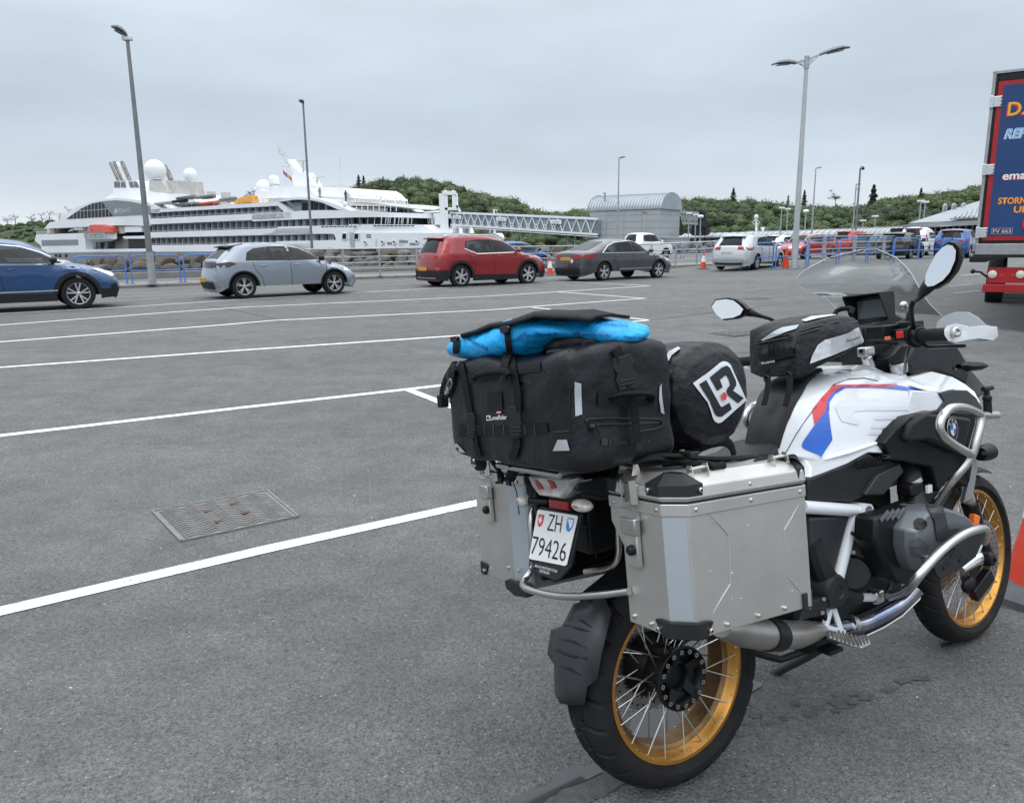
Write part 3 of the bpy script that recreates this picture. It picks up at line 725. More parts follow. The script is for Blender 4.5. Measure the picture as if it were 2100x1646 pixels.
# aft hull with lifeboat bay
b = MB(); sym(b, 5, [(98, 1105), (770, 1082), (802, 1312), (1700, 1300), (1700, 1345), (960, 1350), (182, 1362), (165, 1262), (75, 1190)], .02); b.build('aft_hull', M_sw, ship, smooth=0)
b = MB(); panel(b, 5, [(170, 1182), (672, 1174), (682, 1185), (682, 1245), (672, 1250), (175, 1262)]); b.build('long_grey_window', M_sg, ship, smooth=0)
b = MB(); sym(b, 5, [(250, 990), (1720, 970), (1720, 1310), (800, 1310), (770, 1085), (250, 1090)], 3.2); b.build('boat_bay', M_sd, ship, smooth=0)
b = MB(); panel(b, 5, [(1208, 1120), (1395, 1150), (1395, 1302), (1208, 1302)], 1.0, .3); b.build('bay_panel', mat('ship_taupe', (.15, .155, .155), .5), ship, smooth=0)
b = MB(); panel(b, 5, [(1395, 1178), (1668, 1178), (1668, 1296), (1395, 1296)], .9, .3); b.build('bay_window', M_dglass, ship, smooth=0)
b = MB(); sym(b, 5, [(1312, 1128), (1720, 1118), (1720, 1162), (1335, 1164)], -.02); b.build('boat_deck_edge', M_sw, ship, smooth=0)
b = MB()
for x0, x1 in ((880, 935), (1045, 1105)): panel(b, 5, [(x0+20, 1215), (x1+5, 1215), (x1-8, 1305), (x0, 1305)], 1.6, .3)
b.build('boat_ramps', M_sg, ship, smooth=0)
b = MB(); panel(b, 5, [(1340, 992), (1582, 988), (1586, 1066), (1340, 1072)], .2, 1.0); b.build('container', M_sw, ship, smooth=0)
b = MB(); panel(b, 5, [(1216, 985), (1330, 985), (1330, 1090), (1216, 1090)], .5, .4); b.build('mesh_cage', M_beige, ship, smooth=0)
b = MB(); panel(b, 5, [(250, 1015), (345, 1015), (345, 1085), (250, 1088)], 1.2, .5); panel(b, 5, [(700, 1000), (830, 1000), (830, 1080), (690, 1080)], 1.2, .5); panel(b, 5, [(540, 1060), (700, 945), (730, 950), (580, 1060)], .3, .5); b.build('deck_lockers', M_beige, ship, smooth=0)
p, q = SQ(5, (655, 1022), .6), SQ(5, (775, 1016), .6); b = MB(); b.cyl(p, q, .42, n=12); b.build('life_raft_canister', M_sw, ship)
p = SQ(5, (367, 1055), .8); b = MB(); b.sphere(p, .42, 10, 6, (.7, .4, 1)); b.build('red_buoy', M_or, ship)
b = MB()
for k in range(12):
    a = SQ(5, (105+k*13, 1066), .1); d = SQ(5, (105+k*13, 1104), .1); b.bar(a, d, .05, .05)
b.bar(SQ(5, (103, 1066), .1), SQ(5, (250, 1060), .1), .06, .06); b.build('stern_rail', M_sw, ship, smooth=0)
for x in (375, 432, 520): b = MB(); panel(b, 5, [(x-20, 1378), (x+20, 1378), (x+20, 1425), (x-20, 1425)], -.02, .1); b.build('window', M_black, ship, smooth=0)
b = MB(); panel(b, 5, [(170, 1362), (1410, 1348), (1410, 1500), (170, 1500)], -.01, .1); b.build('name_band', M_sg, ship, smooth=0)
x_ = frame(SQ(5, (1065, 1417), -.05), (1, 0, 0), (0, 0, 1)); text('ship_name', "L'AUSTRAL", x_, M_sw, ship, w=SQ(5, (1325, 1417)).x-SQ(5, (810, 1417)).x, h=.5, space=1.6)
b = MB(); sym(b, 5, [(1410, 1345), (2000, 1340), (2000, 1420), (1410, 1420)], 1.0); b.build('dark_window_band', M_dglass, ship, smooth=0)
# top of the aft superstructure: funnel, domes ------------------------
def blk(name, c, pts, ins, m=None, bevel=0):
    b = MB(); sym(b, c, pts, ins, curve=lambda s: 0); return b.build(name, m or M_sw, ship, smooth=0, bevel=bevel)
blk('funnel_casing', 5, [(1060, 600), (1180, 520), (1183, 350), (1500, 345), (1570, 465), (1700, 500), (1760, 690), (1400, 600)], 4.5)
b = MB()
for (x0, x1, x2, x3) in ((1190, 1275, 1190, 1278), (1288, 1345, 1290, 1362), (1392, 1450, 1420, 1478), (1462, 1515, 1485, 1548)):
    for k in range(5):
        t = k/5; y = 362+k*18; a, d = lerp(x0, x2, t), lerp(x1, x3, t); panel(b, 5, [(a, y), (d, y), (d+2, y+9), (a+2, y+9)], 4.42, .1, lambda s: 0)
b.build('louvres', M_black, ship, smooth=0)
M_pipe = mat('funnel_pipe', (0.20, 0.19, 0.175), 0.55, 0.3, var=0.35, vs=.8)
for (x0, x1, y1, m, t, r) in ((1135, 1240, 92, 0, 6.5, 20), (1190, 1300, 82, 0, 7.5, 24), (1300, 1405, 80, 0, 5.6, 26)):
    b = MB(); p = SP(*cpx(5, (x0+8, y1+12)), t); q = SP(*cpx(5, (x1+12, 348)), t); b.cyl(q, p, r*.0145*1.05, n=14); b.mi = 1; b.cyl(p, p+(p-q).normalized()*.15, r*.0135, n=12); b.build('funnel_pipe', [M_pipe, M_black], ship)
b = MB(); b.bar(SP(*cpx(5, (1240, 90)), 5.2), SP(*cpx(5, (1352, 335)), 5.2), .5, .3); b.build('funnel_pipe', M_sw, ship)
for (x0, x1, y0) in ((1905, 1985, 135), (1945, 2000, 200)):
    b = MB(); b.cyl(SP(*cpx(5, (x0, y0)), 12), SP(*cpx(5, (x1, 330)), 12), .42, n=12); b.build('funnel_pipe', M_pipe, ship)
def dome(c, q, r, t, kind=0, base=None):
    px, py = cpx(c, q); p = SP(px, py, t); k = (SO+sdir*p.x+snrm*t).y/F; rr = r/CROP[c][2]*k
    b = MB()
    if kind == 0:
        prof = [(rr*math.sin(a)+0, rr*math.cos(a)) for a in [R(x) for x in range(-45, 90, 9)]]+[(rr, .001)]
        b.lathe(prof, p, (0, 0, 1), 22); b.cyl(p+Vector((0, 0, -rr*.86)), p+Vector((0, 0, -rr*.7)), rr*.68, n=18)
        if base: b.cyl(SP(*cpx(c, base), t), p+Vector((0, 0, -rr*.8)), rr*.16, rr*.34, 12)
    else:
        prof = [(-rr*.9, rr), (0, rr)]+[(rr*math.sin(R(x))*.8, rr*math.cos(R(x))) for x in range(10, 90, 10)]+[(rr*.8, .001)]
        b.lathe(prof, p, (0, 0, 1), 22); b.cyl(p+Vector((0, 0, -rr*2.2)), p+Vector((0, 0, -rr*1.3)), rr*.55, rr*.98, 16)
        for a in range(8): d = Vector((math.cos(a*PI/4), math.sin(a*PI/4), 0))*rr*.92; b.bar(p+d+Vector((0, 0, -rr*1.35)), p+d+Vector((0, 0, -rr*.9)), .06, .06)
    b.build('radar_dome', M_sw, ship, smooth=50)
dome(5, (1770, 205), 142, 6.5); dome(6, (620, 272), 93, 7, base=(628, 560)); dome(6, (1650, 440), 100, 6.5); dome(6, (1798, 330), 70, 5, 1); dome(6, (1530, 462), 20, 6)
blk('dome_pedestal', 5, [(1690, 345), (1860, 345), (1960, 520), (1690, 520)], 5.2, M_beige)
blk('machinery_block', 6, [(40, 350), (230, 350), (230, 340), (440, 345), (460, 540), (40, 515)], 6.2, M_beige)
blk('upper_deck_house', 6, [(15, 505), (440, 535), (640, 560), (690, 640), (300, 680), (60, 700), (15, 650)], 4.0)
blk('deck_house', 6, [(1530, 500), (1560, 470), (1740, 500), (1880, 480), (2058, 480), (2058, 650), (1530, 655)], 4.2)
for x0, x1, y0, y1 in ((690, 745, 490, 600), (850, 905, 500, 560), (1050, 1110, 510, 690), (455, 560, 440, 540), (560, 610, 380, 560)): b = MB(); panel(b, 6, [(x0, y0), (x1, y0), (x1, y1), (x0, y1)], 5.5, 1.2, lambda s: 0); b.build('deck_machinery', M_beige, ship, smooth=0)
b = MB()
for k in range(22):
    x = 170+k*78; y = 720-k*3.6
    if x < 1850: b.bar(SQ(6, (x, y+20), .15), SQ(6, (x, y-40), .15), .05, .05)
b.bar(SQ(6, (170, 682), .15), SQ(6, (1850, 594), .15), .05, .05); b.bar(SQ(6, (170, 703), .15), SQ(6, (1850, 618), .15), .03, .03)
for x0, y0, x1, y1 in ((1850, 590, 1900, 588), (1900, 588, 2058, 700), (1870, 640, 2058, 760)): b.bar(SQ(6, (x0, y0), .15), SQ(6, (x1, y1), .15), .06, .06)
b.build('deck_rail', M_beige, ship, smooth=0)
# forward arch, lounge and wheelhouse top ----------------------------
b = MB(); A = [(205, 852), (300, 812), (400, 790), (530, 783), (650, 788), (780, 808), (900, 845), (1050, 895), (1220, 975)]; Bq = [(1060, 962), (930, 905), (830, 862), (720, 835), (600, 822), (500, 818), (400, 822), (300, 840)]
sym(b, 7, A+Bq, .0, curve=lambda s: 0); b.build('forward_arch', M_sw, ship, smooth=25)
b = MB(); sym(b, 7, [(300, 842), (400, 815), (600, 815), (830, 855), (1060, 965), (410, 985)], .9, curve=lambda s: 0); b.build('lounge_wall', M_sg, ship, smooth=0)
for x0, x1, y0, y1 in ((540, 640, 860, 975), (670, 700, 845, 970), (712, 765, 865, 968), (785, 858, 872, 962), (895, 1030, 905, 958), (385, 430, 822, 858), (450, 520, 818, 855)):
    b = MB(); panel(b, 7, [(x0, y0), (x1, y0+4), (x1, y1), (x0, y1)], .8, .05, lambda s: 0); b.build('lounge_window', M_dglass, ship, smooth=0)
blk('top_house', 7, [(0, 712), (250, 640), (600, 632), (735, 768), (1285, 800), (1285, 860), (850, 850), (600, 790), (220, 800), (0, 800)], 3.2)
blk('wheelhouse_roof', 7, [(600, 632), (1110, 652), (1180, 690), (1285, 800), (735, 770)], 3.0, mat('ship_bright', (.82, .83, .84), .35, var=.04, vs=.3))
b = MB(); sym(b, 7, [(990, 850), (1440, 855), (1660, 880), (1850, 935), (1850, 950), (1650, 915), (1440, 910), (1150, 905)], 2.0, curve=bc, sub=2); b.build('wing_canopy', M_beige, ship, smooth=0)
b = MB()
for k in range(9):
    x = 1230+k*80
    b.bar(SQ(7, (x, 905), 1.6, bc), SQ(7, (x, 985), 1.6, bc), .09, .09)
for y in (935, 955, 972): b.bar(SQ(7, (1210, y), 1.5, bc), SQ(7, (1750, y+10), 1.5, bc), .05, .05)
for k in range(6): b.bar(SQ(7, (1290+k*60, 765), 3, bc), SQ(7, (1290+k*60, 850), 3, bc), .1, .1)
b.bar(SQ(7, (1280, 765), 3, bc), SQ(7, (1650, 770), 3, bc), .12, .12); b.bar(SQ(7, (1650, 765), 3, bc), SQ(7, (1650, 880), 3, bc), .25, .25)
b.bar(SQ(7, (780, 770), 3, lambda s: 0), SQ(7, (1285, 770), 3, lambda s: 0), .04, .04); b.build('bridge_wing_rail', M_sw, ship, smooth=0)
# mast ---------------------------------------------------------------
b = MB(); sym(b, 7, [(440, 640), (400, 520), (420, 440), (330, 260), (350, 250), (430, 370), (500, 430), (600, 440), (740, 632)], 8.2, curve=lambda s: 0); b.build('radar_mast', M_sw, ship, smooth=0)
b = MB(); T_ = 9
for a, d, w_ in (((390, 360), (225, 150), .12), ((370, 350), (270, 205), .1), ((225, 160), (195, 40), .05), ((232, 160), (232, 95), .07), ((262, 200), (262, 75), .04), ((220, 160), (330, 210), .06), ((280, 240), (300, 160), .05), ((400, 300), (420, 370), .14), ((330, 240), (355, 240), .07),
                 ((270, 355), (400, 360), .07), ((265, 355), (290, 430), .05), ((475, 277), (640, 272), .14), ((558, 280), (562, 440), .25), ((650, 510), (865, 503), .14), ((757, 505), (757, 632), .22), ((720, 548), (775, 548), .12),
                 ((870, 622), (1040, 630), .08), ((1075, 230), (1080, 640), .05), ((965, 690), (985, 640), .12), ((985, 640), (1060, 632), .1), ((1110, 610), (1110, 655), .12), ((310, 470), (310, 640), .03), ((540, 170), (545, 280), .03)):
    b.bar(SP(*cpx(7, a), T_), SP(*cpx(7, d), T_), w_, w_)
for q in ((398, 292), (232, 98), (330, 208), (295, 165)): b.sphere(SP(*cpx(7, q), T_), .13, 8, 5)
b.build('antennas', M_beige, ship, smooth=0)
for (x, y, r) in ((85, 482, 36), (283, 490, 36), (335, 595, 34), (395, 552, 16)):
    p = SP(*cpx(8, (x, y)), 7); r_ = r*.0080; b = MB(); b.sphere(p, r_, 12, 8, (1, .8, 1)); b.cyl(p+Vector((0, 0, -1.1)), p, .07, n=6); b.build('searchlight', M_sw, ship, smooth=40)
for (x, y0, y1, w_) in ((217, 445, 665, .2), (188, 545, 665, .12), (335, 480, 665, .07), (390, 475, 665, .08), (400, 550, 665, .2), (260, 540, 660, .15), (75, 530, 600, .15)): b = MB(); b.bar(SP(*cpx(8, (x, y0)), 7), SP(*cpx(8, (x, y1)), 7), w_, w_); b.build('deck_post', M_sw, ship, smooth=0)
p = SQ(7, (1150, 885), .5); b = MB(); b.sphere(p, .38, 12, 8); b.build('searchlight', M_sw, ship)
# bow: white deck crane and foremast ----------------------------------
b = MB(); t = 8
P = [SP(*cpx(8, q), t) for q in ((1085, 965), (1080, 880), (1110, 845), (1180, 835), (1250, 850))]; b.tube(P, [.62, .6, .5, .42, .38], 8, sm=1)
b.bar(SP(*cpx(8, (1215, 965)), t-.4), SP(*cpx(8, (1245, 830)), t-.4), .75, .6); b.bar(SP(*cpx(8, (1260, 965)), t-.2), SP(*cpx(8, (1262, 850)), t-.2), .5, .5); b.bar(SP(*cpx(8, (1150, 880)), t), SP(*cpx(8, (1200, 905)), t), .3, .3); b.build('deck_crane', M_sw, ship, smooth=30, bevel=.06)
b = MB(); b.cyl(SP(*cpx(8, (1640, 968)), 9), SP(*cpx(8, (1633, 630)), 9), .2, .13, 8); b.bar(SP(*cpx(8, (1565, 968)), 9), SP(*cpx(8, (1632, 760)), 9), .1, .1); b.bar(SP(*cpx(8, (1620, 632)), 9), SP(*cpx(8, (1690, 632)), 9), .16, .1); b.bar(SP(*cpx(8, (1660, 640)), 9), SP(*cpx(8, (1690, 690)), 9), .05, .05); b.build('foremast', M_sw, ship)

def on_ship(o): return SO+sdir*o.x+snrm*o.y+Vector((0, 0, o.z))
SROT = math.atan2(sdir.y, sdir.x)
# lifeboat and the small boats on deck: things of their own
c = SQ(5, (1025, 1100), -.3); lb = empty('lifeboat', on_ship(c), SROT); tag(lb, 'orange topped enclosed lifeboat with white hull hanging in the ship stern bay', 'lifeboat')
def boat_rings(L, Wd, z0, z1, n=12):
    rings = []
    for i in range(n+1):
        t = i/n; x = -L/2+L*t; k = (1-abs(2*t-1)**3.2)**.6*.96+.04; rings.append([(x, 0, z0+(1-k)*.5*(z1-z0)), (x, Wd/2*k*.7, lerp(z0, z1, .3)), (x, Wd/2*k, z1), (x, -Wd/2*k, z1), (x, -Wd/2*k*.7, lerp(z0, z1, .3))])
    return rings
Lb = SQ(5, (1212, 1100), -.3).x-SQ(5, (820, 1100), -.3).x
b = MB(); b.loft(boat_rings(Lb, 2.6, SQ(5, (1025, 1207), -.3).z-c.z, .15)); b.build('hull', M_sw, lb)
b = MB(); zt = SQ(5, (1025, 962), -.3).z-c.z
b.loft([[(x, -1.15*k, .12), (x, 1.15*k, .12), (x, .8*k, zt*h), (x, -.8*k, zt*h)] for x, k, h in ((-Lb*.46, .6, .25), (-Lb*.38, .9, .7), (-Lb*.28, 1, .98), (-Lb*.1, 1, 1), (Lb*.1, 1, .97), (Lb*.36, 1, .8), (Lb*.46, .8, .7), (Lb*.49, .6, .15))]); b.build('canopy', M_or, lb, smooth=0, bevel=.1)
b = MB(); b.box(-.28*Lb, -.18*Lb, -1.18, -1.1, .2, 1.2); b.box(-.05*Lb, .34*Lb, -1.2, -1.12, .2, .45); b.build('canopy_windows', M_sg, lb, smooth=0)
b = MB()
for k in range(5): b.bar((-Lb*.42+k*Lb*.2, -1.33, -.55), (-Lb*.42+k*Lb*.2, -1.33, .05), .06, .06)
b.bar((-Lb*.45, -1.33, .02), (Lb*.45, -1.33, .02), .06, .08); b.bar((-Lb*.45, -1.3, -.5), (Lb*.3, -1.3, -.5), .06, .08); b.build('fender_rail', M_sg, lb, smooth=0)
def craft(q0, q1, t, m, label, group=None, h=.5, cat='inflatable boat'):
    p, q = SP(*cpx(6, q0), t), SP(*cpx(6, q1), t); L = q.x-p.x; c = (p+q)/2
    o = MB(); P = [(-L/2, -.7, 0), (L*.3, -.7, .05), (L*.5, 0, .25), (L*.3, .7, .05), (-L/2, .7, 0)]; o.tube(P, [h*.8, h, h*.8, h, h*.8], 8, sm=1); o.mi = 1; o.box(-L*.45, L*.25, -.55, .55, -h*.3, h*.2)
    ob = o.build('inflatable_boat', [m, M_black], smooth=50); ob.location = on_ship(c); ob.rotation_euler = (0, 0, SROT); tag(ob, label, cat, group)
M_inf = mat('inflatable_grey', (.16, .17, .175), .6, var=.2, vs=2)
craft((480, 600), (700, 578), 1.8, M_inf, 'grey inflatable boat on the ship top deck right under the second dome', h=.34)
craft((740, 592), (955, 570), 1.8, M_inf, 'grey inflatable boat on the ship top deck, above the red rescue boat', h=.36)
craft((160, 665), (420, 660), 1.2, mat('tarp_grey', (.38, .42, .45), .7), 'pale grey covered boat on the ship top deck beside the aft arch', h=.32)
craft((420, 640), (560, 640), 1.2, M_black, 'black inflatable boat on the ship top deck beneath the grey ones', h=.3)
craft((805, 672), (1020, 668), .9, M_or, 'small red rescue boat on the ship top deck rail', h=.36, cat='rescue boat')
craft((1085, 620), (1250, 615), 1.4, M_inf, 'dark grey inflatable boat on the ship top deck left of the yellow cover', h=.4)
p, q = SP(*cpx(6, (1285, 668)), 1.2), SP(*cpx(6, (1530, 665)), 1.2); L = q.x-p.x
o = MB(); o.loft([[(x*L, -.9, 0), (x*L, .9, 0), (x*L, .7, h), (x*L, -.7, h)] for x, h in ((-.5, .1), (-.4, .6), (-.15, 1.0), (.2, 1.15), (.5, 1.2))]); ob = o.build('covered_boat', mat('yellow_cover', (.72, .33, .04), .6, var=.25, vs=2), smooth=0, bevel=.1); ob.location = on_ship((p+q)/2); ob.rotation_euler = (0, 0, SROT); tag(ob, 'boat under a bright orange yellow cover on the ship top deck', 'covered boat')
# two people standing on the upper deck
def small_person(q, t, label, cl):
    p = SP(*cpx(7, q), t); H = 1.72; b = MB()
    rings = []
    for z, rx, ry in ((0, .16, .12), (.08, .12, .10), (.45, .14, .12), (.8, .17, .13), (1.0, .17, .12), (1.25, .2, .13), (1.4, .22, .12), (1.46, .12, .09), (1.5, .06, .06), (1.55, .08, .09), (1.65, .085, .10), (1.72, .04, .05)):
        rings.append([(rx*math.cos(a*PI/5), ry*math.sin(a*PI/5), z) for a in range(10)])
    b.loft(rings); b.tube([(.2, 0, 1.38), (.26, -.02, 1.1), (.22, -.12, .9)], [.055, .045, .035], 6); b.tube([(-.2, 0, 1.38), (-.27, -.02, 1.1), (-.22, -.14, .92)], [.055, .045, .035], 6)
    ob = b.build('person', cl); ob.location = on_ship(p); ob.rotation_euler = (0, 0, SROT); tag(ob, label, 'person')
small_person((1163, 845), 2.6, 'person in dark clothes standing on the ship upper deck beneath the wheelhouse roof', mat('dark_clothes', (.03, .04, .06), .8))
small_person((795, 800), 2.9, 'person in pale brown clothes on the ship upper deck, above the forward arch', mat('tan_clothes', (.25, .2, .15), .8))
# signal flags
b = MB()
P = [SP(*cpx(7, q), 8.5) for q in ((275, 405), (320, 465), (400, 510))]
for k in range(4):
    a = P[0].lerp(P[2], k/4); d = P[0].lerp(P[2], (k+.85)/4); b.mi = k % 3; b.add([a, d, d+Vector((0, .1, -.7)), a+Vector((0, .1, -.7))], [[0, 1, 2, 3]])
b.build('signal_flags', [mat('flag_red', (.35, .05, .05), .7), mat('flag_blue', (.05, .1, .3), .7), mat('flag_gold', (.4, .3, .08), .7)], ship, smooth=0, solid=.03)
# ================================================================== HARBOUR BUILDINGS
M_clad = mat('metal_cladding', (0.36, 0.38, 0.39), 0.5, 0.2, var=0.06, vs=.6)
M_seam = mat('cladding_seam', (0.24, 0.255, 0.265), 0.5, 0.2)
M_roofm = mat('roof_sheet', (0.33, 0.38, 0.41), 0.4, 0.4, var=0.08, vs=.5)
M_tglass = mat('gangway_glass', (0.22, 0.28, 0.33), 0.15, var=0.25, vs=.3)
# barrel vaulted hall
Cc = AT(1353, 480, 92); Cc.z = .16; ax = Vector((.838, -.546, 0)); bx = Vector((.546, .838, 0))
hall = empty('vaulted_hall', Cc, math.atan2(ax.y, ax.x)); tag(hall, 'tall grey clad hall with ribbed barrel vault roof at the end of the glass gangway', 'building')
Lh, Wh, Hw, Hp = 9.2, 6.2, 5.3, 7.05
b = MB(); b.box(-Lh, 0, 0, Wh, 0, Hw); b.build('wall', M_clad, hall, smooth=0)
b = MB()
for k in range(1, 7): b.box(-Lh-.01, .015, -.015, Wh+.01, k*Hw/7-.02, k*Hw/7+.02)
for k in range(1, 4): b.box(-Lh*k/4-.02, -Lh*k/4+.02, -.02, 0, 0, Hw)
b.build('panel_joints', M_seam, hall, smooth=0)
def arc(x, r=0, n=14): return [(x, Wh/2-(Wh/2+.15+r)*math.cos(PI*k/n), Hw+(Hp-Hw+r)*math.sin(PI*k/n)) for k in range(n+1)]
b = MB(); b.loft([arc(-Lh-.25)+[(-Lh-.25, Wh+.15, Hw-.12), (-Lh-.25, -.15, Hw-.12)], arc(.25)+[(.25, Wh+.15, Hw-.12), (.25, -.15, Hw-.12)]]); b.build('vault_roof', M_roofm, hall, smooth=50)
for k in range(27):
    x = -Lh-.2+k*(Lh+.4)/26; b = MB(); r = .05 if k not in (0, 26) else .12
    b.loft([arc(x-.03, r), arc(x+.03, r)], closed=False, cap=False); b.loft([arc(x-.03, r), arc(x-.03, -.02)], closed=False, cap=False); b.loft([arc(x+.03, r), arc(x+.03, -.02)], closed=False, cap=False); b.build('roof_rib', M_galv if k in (0, 26) else M_seam, hall, smooth=0)
b = MB(); b.box(-Lh*.82, -Lh*.80, .5, .6, Hw+.6, Hw+2.0); b.box(-Lh*.84, -Lh*.80, .5, .6, Hw+1.9, Hw+2.0); b.build('roof_antenna', M_galv, hall, smooth=0)
b = MB(); b.add([(-.15, Wh*.0, 0)], []); b.box(.02, 2.6, .8, 3, 0, 1.75); b.box(.02, 2.7, .7, 3.1, 1.75, 1.9); b.build('side_annex', M_clad, hall, smooth=0)
# glass gangway --------------------------------------------------------
P0, P1 = AT(1222, 446.7, 95.5), AT(924, 434.5, 117)
gdir = (P1-P0); gl = gdir.length; gd = gdir.normalized(); gn = Vector((-gd.y, gd.x, 0)).normalized()
if gn.y > 0: gn = -gn
gw = empty('glass_gangway', P0, 0); tag(gw, 'long glazed passenger gangway with white zigzag truss between the ship bow and the vaulted hall', 'gangway')
hg = 1.95
def gp(s, o, z): return gd*s+gn*o+Vector((0, 0, z))
for o in (0, -2.4):
    b = MB(); b.bar(gp(-.3, o, -.12), gp(gl, o, -.12), .22, .26); b.bar(gp(-.3, o, -hg), gp(gl, o, -hg+.1), .22, .24); b.bar(gp(-.3, o, -hg-.3), gp(gl, o, -hg-.2), .15, .08); b.build('chord', M_sw, gw, smooth=0)
b = MB(); n = 18
for k in range(n):
    s0, s1, s2 = gl*k/n, gl*(k+.5)/n, gl*(k+1)/n
    b.bar(gp(s0, .02, -.2), gp(s1, .02, -hg+.1), .1, .1); b.bar(gp(s1, .02, -hg+.1), gp(s2, .02, -.2), .1, .1)
    if k > 3: b.bar(gp(s1, .03, -hg*.55), gp(s1+gl*.016, .03, -hg+.1), .06, .06); b.bar(gp(s1, .03, -hg*.55), gp(s1-gl*.016, .03, -hg+.1), .06, .06)
b.build('zigzag_truss', M_sw, gw, smooth=0)
b = MB(); b.prism([gp(0, -.15, -.2), gp(gl, -.15, -.2), gp(gl, -.15, -hg), gp(0, -.15, -hg)], -gn*2.0); b.build('glazing', M_tglass, gw, smooth=0)
b = MB(); b.prism([gp(0, -.10, -1.1), gp(gl, -.10, -1.1), gp(gl, -.10, -hg+.2), gp(0, -.10, -hg+.2)], -gn*.03); b.build('lower_glazing', M_sg, gw, smooth=0)
for px in (1148, 1037, 940):
    s = (AT(px, 440, (95.5+(1222-px)/298*21.5))-P0).dot(gd); b = MB(); b.prism([gp(s-1, .12, -.42), gp(s+1, .12, -.42), gp(s+1, .12, -.95), gp(s-1, .12, -.95)], gn*.05); sg_ = b.build('name_board', M_sw, gw, smooth=0)
    b = MB(); b.prism([gp(s-.55, .18, -.55), gp(s+.55, .18, -.55), gp(s+.55, .18, -.82), gp(s-.55, .18, -.82)], gn*.02); b.build('board_panel', M_sl, sg_, smooth=0)
for px, y0 in ((1064, 463), (1172, 478)):
    s = (AT(px, 470, (95.5+(1222-px)/298*21.5))-P0).dot(gd); b = MB(); b.cyl(gp(s, -1, -hg), gp(s, -1, -hg-6), .12, n=8); b.build('support_post', M_galv, gw)
# far section beyond the gantry
Q0, Q1 = AT(906, 433, 118.5), AT(838, 438.5, 128); b = MB(); d = (Q1-Q0)
far = empty('gangway_tail', Q0, 0); tag(far, 'short far section of the glazed gangway behind the ship bridge, left of the white gantry', 'gangway')
b.bar((0, 0, 0), d, .25, .25); b.bar((0, 0, -2.1), d+Vector((0, 0, -2.0)), .25, .3)
for k in range(9): b.bar(d*(k/9)+Vector((0, 0, -.1)), d*((k+.5)/9)+Vector((0, 0, -2)), .1, .1); b.bar(d*((k+.5)/9)+Vector((0, 0, -2)), d*((k+1)/9)+Vector((0, 0, -.1)), .1, .1)
b.build('truss', M_sw, far, smooth=0)
b = MB(); b.prism([(0, .2, 0), d+Vector((0, .2, 0)), d+Vector((0, .2, -2)), (0, .2, -2)], (0, 1.5, 0)); b.build('glazing', M_tglass, far, smooth=0)
b = MB(); b.prism([(-1.1, -.1, -.3), (-.1, -.1, -.3), (-.1, -.1, -2), (-1.1, -.1, -2)], (0, 1.5, 0)); b.build('end_cabin', M_sw, far, smooth=0)
# gantry tower
gt = empty('gantry_tower', AT(910, 475, 116), 0); O = gt.location.copy(); tag(gt, 'white steel gantry frame lifting the gangway behind the ship bow', 'gantry')
def q8(x, y, Y=116): return AT(780+x/7, 340+y/7, Y)-O
b = MB()
for x0, x1 in ((880, 905), (925, 940)): b.bar(q8(x0, 400), q8(x1, 960), .62 if x0 < 900 else .5, .8)
b.bar(q8(1055, 430, 118), q8(1060, 620, 118), .3, .5); b.bar(q8(1082, 395, 116), q8(1090, 620, 116), .45, .6)
b.bar(q8(890, 392), q8(1090, 392), .7, .55); b.bar(q8(880, 620), q8(1100, 618), .5, .4); b.bar(q8(1090, 570), q8(1150, 660), .45, .35)
for x in (935, 1045): b.cyl(q8(x-14, 378), q8(x+14, 378), .25, n=10)
for k in range(6): b.bar(q8(880, 650+k*50), q8(935, 690+k*50), .1, .1)
b.build('frame', M_white, gt, smooth=0, bevel=.03)
# covered walkway ------------------------------------------------------
wk = [AT(1340, 478, 150), AT(1560, 474, 122), AT(1740, 469, 101), AT(1888, 464, 86)]
O = wk[0].copy(); O.z = .16; wy = empty('covered_walkway', O, 0); tag(wy, 'long low glazed walkway with a curved translucent roof running across behind the parked cars', 'walkway')
Z1 = 2.95-.16
def wp(s):
    k = min(2, int(s)); return wk[k].lerp(wk[k+1], s-k)-O
M_poly = mat('polycarbonate_roof', (.40, .44, .46), .35, var=.1, vs=.4)
nb = 46; b = MB(); rb = MB(); ps = MB(); gb = MB()
for i in range(nb+1):
    p = wp(3*i/nb); p.z = 0; t = (wp(min(3, 3*i/nb+.05))-wp(max(0, 3*i/nb-.05))); t.z = 0; nn = Vector((t.y, -t.x, 0)).normalized()
    if nn.y > 0: nn = -nn
    ring = [p+nn*(1.3*math.cos(a))+Vector((0, 0, Z1-.75+.75*math.sin(a))) for a in [PI*k/8 for k in range(9)]]
    if i: b.loft([prev, ring], closed=False, cap=False)
    rb.tube([q+Vector((0, 0, .02)) for q in ring], .055, 4)
    ps.bar(p+nn*1.28, p+nn*1.28+Vector((0, 0, Z1-.7)), .09, .09)
    if i:
        for z in (.75, Z1-.8): ps.bar(pp+nn*1.28+Vector((0, 0, z)), p+nn*1.28+Vector((0, 0, z)), .08, .08)
        gb.prism([pp+nn*1.2, p+nn*1.2, p+nn*1.2+Vector((0, 0, Z1-.75)), pp+nn*1.2+Vector((0, 0, Z1-.75))], -nn*2.2)
    prev, pp = ring, p
b.build('curved_roof', M_poly, wy, smooth=60); rb.build('roof_ribs', M_sg, wy); ps.build('window_frame', M_black, wy, smooth=0); gb.build('glazing', mat('walkway_glass', (.06, .07, .08), .15, var=.7, vs=.25), wy, smooth=0)
b = MB(); p = wp(0); b.box(p.x-3.5, p.x+4, p.y-1.5, p.y+1, 0, 2.1); b.build('end_wall', M_clad, wy, smooth=0)
